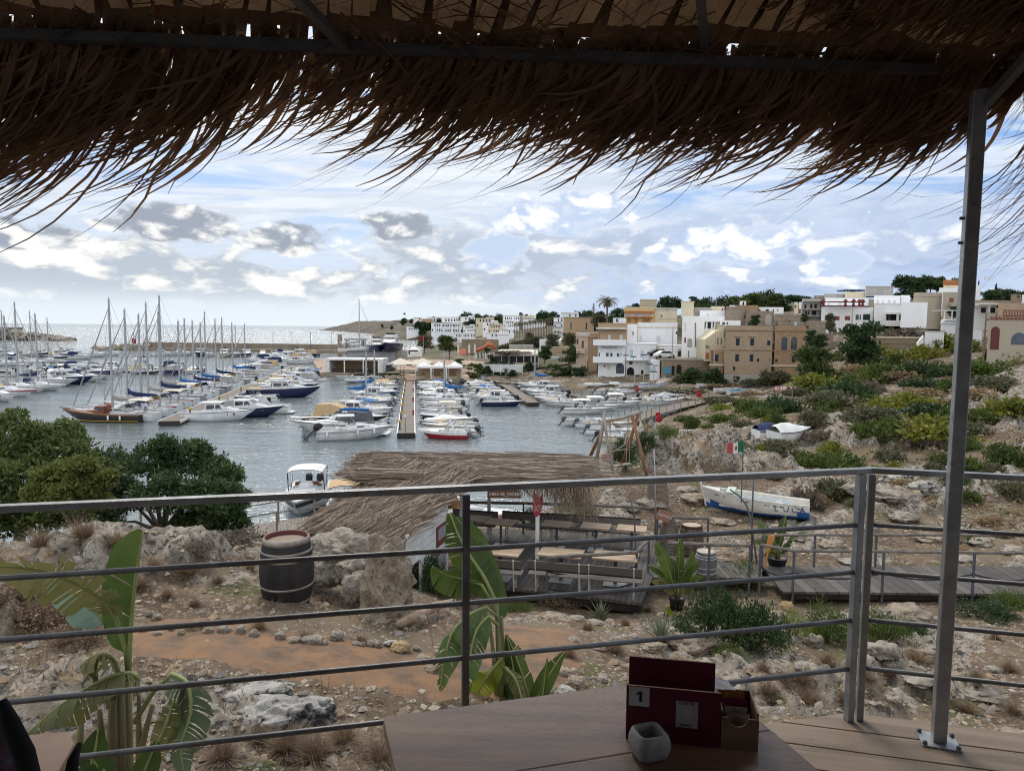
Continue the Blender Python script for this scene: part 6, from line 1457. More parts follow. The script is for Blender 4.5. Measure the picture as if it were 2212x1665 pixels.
for i,(k,x,yb,yt,w,Y,lab)in enumerate((('tree',1380,800,560,230,150,'dark tree with reddish top behind the white gate'),('pine',1715,860,580,290,141,'spreading pine on the bank before the terrace wall'),('tree',1640,985,840,330,137,'low dark hedge clump on the bank, left half'),('tree',1830,985,850,300,136,'low dark hedge clump on the bank, right half'),('tree2',1480,960,810,200,138,'yellowish shrub at the end of the raised walkway'),('tree',1165,945,790,150,138,'dark bush behind the leaning white boom'),('tree2',430,930,800,230,138,'rounded bush beside the right gazebo'),('tree',600,940,840,150,137,'dark bush before the slat fence'),('tree2',230,850,740,150,142,'bush behind the right gazebo roof'),('tree',960,1000,895,110,136,'dark bush by the little palm'),('olive_tree',1700,600,370,230,185,'tall grey green tree beside the domed kiosk'),('olive_tree',1480,580,380,260,200,'feathery tree left of the domed kiosk'),('olive_tree',1000,570,470,300,220,'loose olive scrub below the palm row'),('olive_tree',1150,570,440,260,225,'loose olive scrub at the foot of the palms'),('olive_tree',1280,520,420,220,225,'loose scrub right of the palm trunks'),('tree',1760,660,560,130,160,'small green bush by the terrace wall'),('twig',900,690,620,300,152,'bare climbing twigs over the long pergola roof'),('olive_tree',860,600,520,300,190,'scrub above the long pergola'),('tree',620,690,600,140,158,'dark bush under the orange slide'),('tree',700,790,715,150,149,'bush beneath the pergola edge'),('olive_tree',560,560,480,300,240,'grey scrub on the bank behind the slides'),('tree',640,815,780,340,145,'clipped hedge behind the slat fence, left half'),('tree',900,815,780,340,145,'clipped hedge behind the slat fence, right half'))):
 far_tree(k,'F',x,yb,yt,Y,lab,g,w)
far_tree('tiny_palm','F',858,1010,900,136.5,'stubby little palm at the head of the short pontoon',None,150)
g='trees around the stone house and villa'
for i,(k,fr,x,yb,yt,w,Y,lab)in enumerate((('tree','B',60,1580,1310,420,122,'dark ivy bush against the terrace wall, left one'),('tree','B',440,1580,1300,430,116,'dark ivy bush against the low stone wing, right one'),('olive_tree','B',1560,1590,1270,620,113,'dark grey green bush at the foot of the stone house'),('tree2','B',860,1560,1450,110,116,'tiny shrub at the damp foot of the stone house'),('tree','B',1190,560,350,200,129,'fig tree growing inside the ruin'),('tree','C',205,850,690,160,112,'dark ivy mound right of the stone house corner'),('tree','C',330,880,740,230,108,'ivy clump on the yard wall right of the stone house'),('olive_tree','C',470,800,420,130,104,'thin half bare tree in front of the red shutters'),('olive_tree','C',1290,790,630,300,116,'dark hedge under the villa balcony, left part'),('olive_tree','C',1650,790,620,330,116,'dark hedge under the villa balcony, right part'),('twig','C',1500,790,640,330,115,'leafless thicket under the villa balcony'),('tree','C',140,560,470,110,125,'ivy behind the ruin corner'),('tree','D',940,860,640,200,106,'small dark tree on the railed roof terrace'))):
 far_tree(k,fr,x,yb,yt,Y,lab,g,w)
far_tree('pine','C',380,1420,880,92,'bright topped spreading pine with pale forked trunk below the stone house',None,560)
far_tree('tree','C',820,1300,570,100,'big dark evergreen oak in front of the villa',None,600)
def scrub():
 L="""dark 1690 878 110 55|mid 1615 880 60 40|yel 1560 880 50 22|mid 1650 895 80 35|dark 1770 830 120 55|dark 1830 850 120 70|olive 1800 870 130 55|dark 1900 812 95 60|dark 1990 800 90 60|mid 1840 822 70 30|olive 1760 905 70 40|yel 1885 880 55 40
mid 1900 930 110 60|yel 1985 925 170 75|mid 2040 905 110 70|dark 2010 890 130 55|dark 1950 868 120 50|olive 1880 900 130 50|pineb 1680 908 40 38|yel 1660 905 30 26|mid 1740 925 60 30|yel 1790 965 55 38|mid 1800 1000 140 58|mid 1745 1000 110 52|olive 1920 985 70 34|yel 1930 1000 40 22
yel 2045 745 120 55|yel 1990 765 80 45|yel 1905 760 90 32|olive 1870 770 50 40|dark 1895 785 60 36|mid 1935 778 50 30|dark 1850 790 45 28|yel 2085 750 60 40|dark 2170 775 90 46|mid 2120 800 110 45|dark 2080 800 90 48|olive 2150 830 110 40|dark 2000 830 90 40|mid 2060 835 80 36
pineb 2180 985 110 70|yel 2200 880 110 60|mid 2130 900 120 48|dark 2080 960 70 40|olive 2100 930 80 40|mid 2090 1000 60 36|pineb 2040 990 70 40|olive 2015 1010 50 30|twig 1740 1080 70 70|olive 1800 1060 90 60|mid 2090 1070 60 40|olive 2190 1060 70 50|twig 1780 940 70 30|mid 1560 905 70 26|dark 1600 872 40 26
yel 1640 965 30 24|olive 1690 960 90 28|twig 1880 840 60 40|dry 1850 800 90 30|dry 1930 815 110 36|dry 1800 815 80 30|dry 1990 850 80 32|dry 2110 850 90 34|dry 1760 800 70 28|dry 2030 870 60 26|olive 1715 850 60 34|mid 1870 860 50 30|dark 1790 880 70 40|olive 1560 865 90 20|mid 1480 905 60 18|olive 1600 915 60 18|olive 1640 940 50 20|mid 1530 920 30 14
pineb 1495 915 40 40|twig 2010 960 60 40|dark 2060 1030 80 26|olive 2140 1010 60 30|yel 1895 1010 40 20|mid 1430 798 60 26|olive 1500 815 110 26|dark 1680 815 60 30|olive 1630 828 60 20|dry 1560 832 90 14|dry 1620 850 60 16|olive 1480 845 110 16|dry 1690 1020 70 24|dry 1960 1040 70 26|olive 1850 1085 50 24|dry 1770 1075 60 34|dry 2140 1120 60 26|olive 2160 1150 50 22|dry 2060 1180 50 20|olive 1640 1000 40 16"""
 i=0;nm={'dark':'dark green','mid':'mid green','yel':'yellow green','olive':'grey olive','pineb':'soft piny','twig':'leafless grey','dry':'straw coloured'}
 for l in L.split('\n'):
  for e in l.split('|'):
   k,px,py,w,h=e.split();px,py,w,h=map(float,(px,py,w,h));p=ground(px,py+h*.25,14)
   s=p.y/FPX;k=('yel','mid')[i%2]if k=='dark' and i%3==1 else k;key=k+('2' if k in('dark','mid')and i%2 else '')
   side='right of the tall post' if px>2070 else('by the stone house and landing' if px<1700 else 'between stone house and tall post')
   o=plant(key,p,h*s*1.05,f'{nm[k]} bush on the right slope, {ordn(i % 20)} {"lower" if py > 930 else "upper"} {"set" if i < 40 else "group"} {side}','bushes on the rocky right hand slope',None,w*s*.55)
   o.location.z-=.1;i+=1
scrub()
RAILW=mat('weathered_wood',(.25,.215,.18),(.16,.135,.11),5,.85,.4,st=(1,1,1))
def slope_walk(pts,w,label,h=1.,base=False,post=2.2,gap=0.):
 p0=pts[0];t=thing('boardwalk',label,'boardwalk',p0,world=True);dk=MB();L=0
 dirs=[(Vector(b)-Vector(a)).normalized()for a,b in zip(pts[:-1],pts[1:])]
 for a,b in zip(pts[:-1],pts[1:]):
  a,b=Vector(a),Vector(b);d=(b-a);n=Vector((-d.y,d.x,0)).normalized()*w/2;k=max(2,int(d.length/.16))
  for i in range(k):
   u,v=a+d*(i/k),a+d*((i+.88)/k);dk.add([u-n,v-n,v+n,u+n,*(q-Vector((0,0,.06))for q in(u-n,v-n,v+n,u+n))],[(0,1,2,3),(7,6,5,4),(0,4,5,1),(2,6,7,3),(1,5,6,2),(3,7,4,0)])
  L+=d.length
 dk.build('deck',RAILW,t)
 for sg in(-1,1):
  r=MB()
  for a,b in zip(pts[:-1],pts[1:]):
   a,b=Vector(a),Vector(b);d=b-a;n=Vector((-d.y,d.x,0)).normalized()*w/2*sg;k=max(1,int(d.length/post))
   r.tube([a+n+Vector((0,0,h)),b+n+Vector((0,0,h))],.035,5)
   for i in range(0 if a==Vector(pts[0])else 1,k+1):q=a+d*(i/k)+n;MB().beam((q.x,q.y,q.z-(1.2 if base else.4)),(q.x,q.y,q.z+h),.08).build('post',RAILW,t)
  r.build('rail',RAILW,t)
slope_walk([at(2300,948,41),at(2212,938,44),at(2108,912,49)],1.3,'raised boardwalk with post rails crossing the slope right of the tall post')
slope_walk([at(1905,877,68),at(1960,876,69),at(2040,868,72)],1.2,'short grey footbridge with rail among the bushes on the slope',.9)
_c=at(1680,853,84);slope_walk([at(1640,858,82),at(1690,857,83),at(1725,852,86)],3.4,'weathered viewing deck with rails among bushes left on the slope',1.0,True)
_q=MB().box((_c.x+1,_c.y+.3,_c.z+.75),(2.6,.05,.5));_q=single(_q,'warning_tape',mat('red_white_tape',(.7,.68,.66),(.5,.05,.04),1.2,.6,lo=.49,hi=.51,st=(3,1,.1)),'red and white tape strung across the viewing deck','tape')
slope_walk([at(1040,818,136),at(1110,826,128),at(1160,836,120),at(1215,848,111),at(1265,857,105),at(1335,859,104)],1.6,'long raised wooden walkway stepping along the rocks to the white house',.9,True)
slope_walk([at(1335,860,103.5),at(1420,847,113),at(1455,851,110),at(1515,863,102)],2.4,'wooden boardwalk curving below the ramp to the red tank',.9,True)
slope_walk([atz(1512,866,.75),atz(1450,880,.7),atz(1385,897,.65),atz(1345,912,.6)],2.6,'railed landing stage running out towards the swing',.9,True)
slope_walk([atz(1345,917,.55),atz(1400,932,.55),atz(1500,950,.55),atz(1600,962,.55)],2.,'low landing stage half hidden behind the lichened rock',.05,True,5.)
for i,(px,py,z)in enumerate(((1508,857,.8),(1421,910,.6),(1374,846,.9),(1690,995,.0),(1577,945,.6))):
 if i==3:continue
 p=atz(px,py,z);t=thing('hose_tank',f'red fire hose cabinet on the right boardwalks, {("by the curve", "before the swing rock", "near the ramp", "", "behind the rock")[i]}','fire box',p,0,'red fire hose cabinets');MB().bx(-.25,.25,-.2,.2,0,1.05).build('cabinet',RED,t,bevel=.05);MB().lathe([(.05,.3),(.38,.32),(.38,.5),(.05,.52)],(0,-.25,.35),12,M=Matrix.Rotation(1.57,4,'X')).build('hose_reel',RED,t)
for i,(px,py,z)in enumerate(((1472,851,.9),(1732,957,.6),(1370,838,1.))):
 p=atz(px,py,z);o=dup(_sp,p,0,f'yellow capped black bollard on the right shore, {("by the curve", "behind the rock outcrop", "near the ramp")[i]}','bollards on the right shore')
_p=[at(1405,838,119),at(1436,833,122),at(1470,808,127),at(1428,815,127)]
struct(MB().add([tuple(q)for q in _p]+[(q.x,q.y,q.z-1.5)for q in _p],[(0,1,2,3),(7,6,5,4),(0,4,5,1),(1,5,6,2),(2,6,7,3),(3,7,4,0)]),'ramp',CONC)
for px,py,m_,lab,rz in((1662,948,NAVY,'boat under dark blue tarpaulin beside the white covered one',.1),(1700,953,WHITE2,'boat under silvery white tarpaulin on the rocky slope',.3)):
 p=ground(px,py,40);t=open_boat(2.0,1.6,.55,None,None,False,m_,label=lab);t.location=p+Vector((0,0,.1));t.rotation_euler.z=rz
 for ch in list(t.children):
  if ch.name.startswith('outboard'):
   for c2 in list(ch.children):bpy.data.objects.remove(c2)
   bpy.data.objects.remove(ch)
def low_scrub():
 rs=np.random.RandomState(5);mb=MB();n=0
 while n<420:
  y=22+85*rs.rand()**1.3;x=6+rs.rand()*(.62*y+10)
  z=hz0(x,y)
  if z<.8 or(x<12 and y<32)or float(fbm(np.array(x*.12),np.array(y*.12),3.,3))<rs.uniform(-.35,.25):continue
  z=hz(x,y);r=rs.uniform(.15,.6)*(1+y*.006);k=int(26*(1+r));p,d=leaf_pts((x,y,z+r*.15),(r,r,r*.5),k,.5,.3,n);leaves(mb,p,d,.13+.0016*y,.5,int(rs.choice([0,1,1,3,3,3])),.3);n+=1
 struct(mb,'low_scrub',[LEAF_M,LEAF_O,LEAF_D,DRY],kind='stuff')
low_scrub()
ZD=at(1213,1250,18).z
DECKW=plank_mat('dark_deck_boards',(.055,.047,.042),(.12,.105,.095),.14,0,.05,.75,(.09,.085,.06))
BENCHW=plank_mat('grey_bench_slats',(.095,.085,.077),(.185,.165,.15),.11,1,.03)
TABLEW=plank_mat('worn_table_boards',(.36,.25,.16),(.54,.44,.33),.17,1,.03,.6,(.25,.13,.075))
LOGW=mat('grey_log',(.20,.175,.15),(.11,.095,.085),4,.9,.5,st=(1,1,1))
WPLANK=plank_mat('white_boarding',(.62,.63,.64),(.74,.75,.76),.17,2,.03)
IRON=mat('grey_iron',(.11,.125,.145),(.075,.085,.10),8,.55,metal=.3)
ROPE=mat('dark_rope',(.03,.032,.042),None,rough=.9)
TANROPE=mat('tan_rope',(.36,.28,.19),None,rough=.9)
REED=mat('roof_reed',(.38,.29,.21),(.22,.165,.12),2.,.9,st=(1,1,1),rnd=0,c3=(.50,.41,.31),sc3=9,lo3=.55,hi3=.7)
REEDD=mat('roof_reed_dark',(.27,.205,.155),(.15,.115,.09),2.,.9,c3=(.40,.32,.25),sc3=9,lo3=.6,hi3=.75)
REED2=mat('cane_dark',(.17,.13,.10),(.10,.08,.062),3,.95);REED3=mat('cane_pale',(.44,.36,.275),(.33,.27,.21),4,.85)  # darker and paler canes, mixed in at random
WICKER=mat('wicker',(.22,.175,.13),(.12,.095,.075),14,.9,.7,bsc=70,st=(1,1,3))
POTM=mat('black_pot',(.015,.016,.02),None,rough=.5)
PLEAF=leafm('banana_leaf',(.042,.075,.016),(.085,.125,.028),.32)
PLEAFD=leafm('banana_leaf_old',(.11,.12,.04),(.20,.18,.075),.3)
PSTEM=mat('banana_stem',(.16,.19,.06),(.13,.10,.05),3,.6)
STONE=mat('limestone',(.36,.32,.265),(.21,.18,.148),3.,.95,1.,14,c3=(.05,.045,.04),sc3=6,lo3=.62,hi3=.72,bd=.05)
STONEW=mat('warm_limestone',(.38,.315,.24),(.22,.175,.13),4.5,.95,1.,11,c3=(.04,.035,.03),sc3=9,lo3=.60,hi3=.68,bd=.08,det=9)
STONEO=mat('ochre_stone',(.45,.32,.17),(.33,.24,.14),3,.95,1.,14,bd=.04)
LICHEN=mat('lichened_rock',(.46,.44,.41),(.24,.22,.20),3.4,.95,1.,14,c3=(.03,.03,.032),sc3=3.5,lo3=.52,hi3=.62,bd=.06)
def rock(loc,r,m,label,group=None,seed=0,n=4,rough=.35,tilt=0.,cat='rock'):
 bm=bmesh.new();bmesh.ops.create_icosphere(bm,subdivisions=n,radius=1.)
 a=np.array([v.co for v in bm.verts]);s=seed*3.7
 f=1+rough*fbm(a[:,0]*1.1+s,a[:,1]*1.1,a[:,2]*1.1+s,4,.5)+rough*.35*(ridge(a[:,0]*2.3+s,a[:,1]*2.3,a[:,2]*2.3,3)-1)
 if n>=5:
  h=pn(a[:,0]*5+s,a[:,1]*5,a[:,2]*5);f-=.10*np.clip(h-.35,0,1)*3
 a=a*f[:,None]*np.array(r)
 if tilt:c,q=math.cos(tilt),math.sin(tilt);a=np.stack([a[:,0]*c+a[:,2]*q,a[:,1],-a[:,0]*q+a[:,2]*c],1)
 for v,p in zip(bm.verts,a):v.co=p
 me=bpy.data.meshes.new('rock');bm.to_mesh(me);bm.free();me.polygons.foreach_set('use_smooth',[n>=4]*len(me.polygons));me.materials.append(m)
 o=bpy.data.objects.new('boulder' if max(r)>.3 else 'stone',me);COL.objects.link(o);o.location=loc
 return tag(o,label,cat,group)
def xyz(px,py):return atz(px,py,ZD)
_ds=[xyz(1035,1262),xyz(1385,1302),xyz(1408,1250),xyz(1430,1160),xyz(1050,1140),xyz(985,1165),xyz(1010,1230)]
DKA=math.atan2(_ds[1].y-_ds[0].y,_ds[1].x-_ds[0].x)
def deck_bar():
 t=thing('bar_deck','dark grey board deck of the garden bar carrying the tables and benches','deck',(_ds[0].x,_ds[0].y,ZD),DKA)
 M=Matrix.Rotation(-DKA,4,'Z');q=[M@(p-_ds[0])for p in _ds]
 MB().prism([(p.x,p.y)for p in q],-.07,0).build('boards',DECKW,t)
 c=sum(q,Vector())/len(q);MB().prism([(c.x+(p.x-c.x)*.985,c.y+(p.y-c.y)*.985)for p in q],-.28,-.075).build('joist_frame',HULLD,t)
 for p in q[:5]:MB().bx(p.x*.96+c.x*.04-.06,p.x*.96+c.x*.04+.06,p.y*.96+c.y*.04-.06,p.y*.96+c.y*.04+.06,-1.1,-.29).build('support',LOGW,t)
deck_bar()
def bar_table(name='bar_table'):
 t=thing(name,'x','table',group='worn wooden tables on the bar deck')
 MB().box((0,0,.74),(1.05,.72,.045)).build('tabletop',TABLEW,t,bevel=.006)
 MB().lathe([(.045,.02),(.045,.71)],n=10).build('pedestal',IRON,t);MB().box((0,0,.012),(.55,.48,.02)).build('base_plate',mat('galv_plate',(.36,.37,.37),(.27,.28,.28),6,.45,metal=.4),t,bevel=.01)
 return t
def bar_bench():
 t=thing('bench','x','bench',group='slatted benches on the bar deck')
 MB().box((0,0,.45),(1.5,.36,.035)).build('seat',BENCHW,t)
 MB().box((0,-.22,.70),(1.5,.03,.25),rx=.14).build('backrest',BENCHW,t)
 for x in(-.55,.55):
  MB().tube([(x,.14,0),(x,.12,.43),(x,-.17,.43)],.022,6).tube([(x,-.12,0),(x,-.17,.4),(x,-.25,.84)],.022,6).tube([(x,.13,.2),(x,-.14,.2)],.018,6).build('leg_frame',mat('pale_leg_paint',(.44,.42,.37),None,rough=.6),t)
 return t
T0=bar_table();B0=bar_bench()
def tops(px,py):return atz(px,py,ZD+.74)
_tl=[('far left row, leftmost beside the banana leaf',1025,1119),('far row, second from left before the white post',1082,1127),('far row, third, just right of the red cloth',1203,1131),('far row, fourth from left',1287,1136),('far row, last before the potted banana',1365,1141),('near row, left one behind the short bench',1080,1190),('near row, middle one behind the log rail',1212,1194),('near row, right one beside the rail end',1330,1201)]
for i,(l,px,py)in enumerate(_tl):
 p=tops(px,py);o=T0 if i==0 else dup(T0,p);o.location=(p.x,p.y,ZD);o.rotation_euler.z=DKA+.02;o.scale=((1.1,1.,1.)if i>4 else(.82,.85,1.));o['label']='worn plank table on the bar deck, '+l
for i,(l,px,py,fl)in enumerate((('near row, short one cut by the banana leaf',1062,1207,0),('near row, middle one behind the hanging rope',1203,1215,0),('near row, right one by the deck end',1320,1224,0),('far row, leftmost against the rail',1027,1101,1),('far row, second with red cloth post before it',1135,1105,1),('far row, third behind the tables',1232,1110,1),('far row, last on the right',1331,1116,1))):
 a=DKA+.05+(math.pi if fl else 0);p=atz(px,py,ZD+.83)+Vector((-math.sin(a),math.cos(a),0))*.25;o=B0 if i==0 else dup(B0,p);o.location=(p.x,p.y,ZD);o.rotation_euler.z=a;o['label']='grey slatted bench, '+l
def log_rail(pts,h,label,posts=True,rope=False,r=.05,name='log_rail'):
 p0=pts[0];t=thing(name,label,'railing',p0,world=True)
 MB().tube([Vector(p)+Vector((0,0,h))for p in pts],r,7).build('log',LOGW,t)
 if posts:
  for p in pts:MB().beam((p[0],p[1],p[2]-.3),(p[0],p[1],p[2]+h*.98),.05).build('post',IRON,t)
 if rope:
  for a,b in zip(pts[:-1],pts[1:]):
   a,b=Vector(a),Vector(b)
   for hh in((.55,.12)if rope==2 else(.5,)):MB().tube([a.lerp(b,u)+Vector((0,0,hh-.16*math.sin(math.pi*u)))for u in np.linspace(0,1,9)],.022,5).build('rope',ROPE,t)
 return t
def gz(px,py,z):p=atz(px,py,z);return(p.x,p.y,p.z)
log_rail([gz(1181,1281,ZD),gz(1374,1268,ZD)],.92,'thick grey log rail with sagging dark ropes in front of the near benches',rope=2)
log_rail([gz(1374,1266,ZD),gz(1400,1236,ZD)],.92,'short log rail turning the corner beside the potted banana')
log_rail([gz(960,1148,ZD),gz(1130,1151,ZD),gz(1280,1156,ZD),gz(1415,1163,ZD)],.98,'long dark log rail behind the far row of benches')
log_rail([gz(1419,1180,ZD),gz(1528,1184,ZD)],.92,'log rail in front of the egg shaped wicker trap, carrying the little sign')
log_rail([gz(1441,1252,ZD),gz(1530,1256,ZD),gz(1618,1258,ZD)],1.0,'weathered log rail behind the green bush, before the grey cask')
def boardwalk():
 q=[xyz(1690,1277),xyz(2330,1284),xyz(2330,1223),xyz(1648,1222)];a=math.atan2(q[1].y-q[0].y,q[1].x-q[0].x)
 M=Matrix.Rotation(-a,4,'Z');l=[M@(p-q[0])for p in q]
 t=thing('boardwalk','dark board walk with rope and log rails crossing below the beached boat','boardwalk',q[0],a)
 MB().prism([(p.x,p.y)for p in l],-.06,0).build('boards',plank_mat('walk_boards',(.065,.055,.05),(.13,.115,.105),.29,0,.035,.75,(.1,.09,.07)),t)
 MB().bx(.05,l[1].x-.05,.06,.14,-.22,-.062).bx(.05,l[1].x-.05,l[3].y-.2,l[3].y-.1,-.22,-.062).build('beam',HULLD,t)
 for i in range(5):MB().bx(.3+i*2,.42+i*2,.15,.27,-1.,-.063).build('support',HULLD,t)
 q2=[xyz(1405,1246),xyz(1645,1246),xyz(1648,1222),xyz(1425,1196)];o=MB().prism([(p.x,p.y)for p in q2],ZD-.1,ZD-.02);o=single(o,'link_deck',DECKW,'grey link deck between the bar deck and the long board walk','deck')
 log_rail([gz(1645,1226,ZD),gz(1758,1224,ZD),gz(1890,1224,ZD),gz(2040,1224,ZD),gz(2225,1224,ZD)],.92,'log rail along the far edge of the board walk, under the beached boat',r=.04)
 log_rail([gz(1640,1262,ZD),gz(1712,1277,ZD),gz(1905,1279,ZD),gz(2100,1281,ZD),gz(2260,1283,ZD)],1.06,'log rail with a low slung rope along the near edge of the board walk',rope=1,r=.04)
boardwalk()
def reeds(mb,c,u,v,n,ln,w,d0,spread,rs,lift=.06,sag=0.,thick=True):
 """loose canes over the parallelogram c, c+u, c+u+v, c+v; d0 the mean direction"""
 c,u,v=Vector(c),Vector(u),Vector(v);nr=u.cross(v).normalized();nr=nr if nr.z>0 else-nr
 for i in range(n):
  a,b=rs.rand(),rs.rand();p=c+u*a+v*b+nr*rs.uniform(0,lift)
  d=(Vector(d0)+Vector((rs.normal(),rs.normal(),rs.normal()*.15))*spread).normalized();l=ln*rs.uniform(.5,1.3)
  mi_=int(rs.choice([0,0,1,1,1,2]));pts=[p-d*l*.5,p+nr*rs.uniform(0,.02),p+d*l*.5-nr*rs.uniform(-.02,.05)-Vector((0,0,sag*rs.rand()))]
  side=d.cross(nr).normalized();ww=w*rs.uniform(.5,1.4)
  if thick:
   o=len(mb.v);vs=[]
   for q,k in zip(pts,(1,.9,.45)):vs+=[q-side*ww*k/2,q+nr*ww*k*.6,q+side*ww*k/2]
   mb.add(vs,[(0,1,4,3),(1,2,5,4),(3,4,7,6),(4,5,8,7)],mi_)
  else:mb.ribbon(pts,[ww,ww,ww*.4],side,mi_)
def hut():
 rs=np.random.RandomState(8)
 BR,TR,TL,BL=at(872,1172,15.5),at(1004,1024,20.4),at(838,1013,21.2),at(684,1128,17.6)
 t=thing('reed_hut','small white boarded hut under a shaggy reed roof','hut',(BR.x-.5,BR.y+2,ZD-.2),world=True)
 pl=MB();dz=Vector((0,0,.10))
 pl.add([BR,TR,TL,BL,BR-dz,TR-dz,TL-dz,BL-dz],[(0,1,2,3),(7,6,5,4),(0,4,5,1),(1,5,6,2),(2,6,7,3),(3,7,4,0)]);pl.build('roof_board',HULLD,t)
 mb=MB();dr=(BL-TR)*.55+(BR-TR)*.45
 reeds(mb,BL,BR-BL,TL-BL,4600,1.5,.027,dr,.8,rs,.16,.05)
 reeds(mb,BL-(BL-TL)*-.0+Vector((0,-.1,-.03)),BR-BL,(TL-BL)*.12,900,.8,.024,dr+Vector((0,0,-1.6)),.8,rs,.05,.25)
 reeds(mb,TL-(TL-BL)*.06,TR-TL,(TL-BL)*.06,420,.9,.028,dr,1.3,rs,.12)
 mb.build('reed_thatch',[REED,REED2,REED3],t)
 a,b=at(872,1162,15.6),at(960,1100,18.4);zb=ZD-.3;d=(b-a);d.z=0;L=d.length;n=Vector((d.y,-d.x,0)).normalized()
 w=MB();zt0,zt1=a.z,b.z
 def wq(u0,u1,f0,f1,o=0.):
  p=[];
  for u,f in((u0,f0),(u1,f0),(u1,f1),(u0,f1)):q=a+d*u;p.append(Vector((q.x,q.y,zb+(zt0+(zt1-zt0)*u-zb)*f))+n*o)
  return p
 def slab(mb_,u0,u1,f0,f1,o0=0.,o1=.05):
  p,q=wq(u0,u1,f0,f1,o0),wq(u0,u1,f0,f1,o1);mb_.add(p+q,[(3,2,1,0),(4,5,6,7),(0,1,5,4),(1,2,6,5),(2,3,7,6),(3,0,4,7)])
 for i in range(11):slab(w,0 if i>6 else.33,1.,i/11,(i+.93)/11)
 for i in range(7):slab(w,0,.12,i/11,(i+.93)/11)
 w.build('side_wall',WHITE2,t)
 k=MB();slab(k,.12,.33,.0,.63,-.25,-.2);k.build('dark_hatch',DARK,t)
 po=MB();q=b+n*.03;po.bx(q.x-.06,q.x+.06,q.y-.06,q.y+.06,zb,b.z+.45).build('corner_post',WHITE2,t)
 bm_=MB();bm_.beam(a+n*.06+Vector((0,0,-.02)),b+n*.06+Vector((0,0,-.02)),.06,.16);bm_.build('top_beam',WHITE2,t)
 for i,(f0,f1,m_,lab,wd)in enumerate(((.60,.86,mat('sign_brown',(.17,.05,.03),(.12,.035,.025),6,.7),'brown framed board sign high on the white hut wall','MENU'),(.26,.52,mat('sign_grey',(.16,.12,.095),None),'grey brown board sign low on the white hut wall',None))):
  s_=MB();slab(s_,.72,.97,f0,f1,.055,.085);c=sum((Vector(x)for x in s_.v),Vector())/8;o=single(s_,'wall_sign',m_,lab,'sign',origin=c)
  fr=MB();slab(fr,.74,.95,f0+.08,f1-.03,.088,.095);o2=fr.build('chalk_panel',mat('chalk_panel',(.18,.17,.18),(.36,.35,.36),22,.9,st=(3,3,1)),o,off=c)
hut()
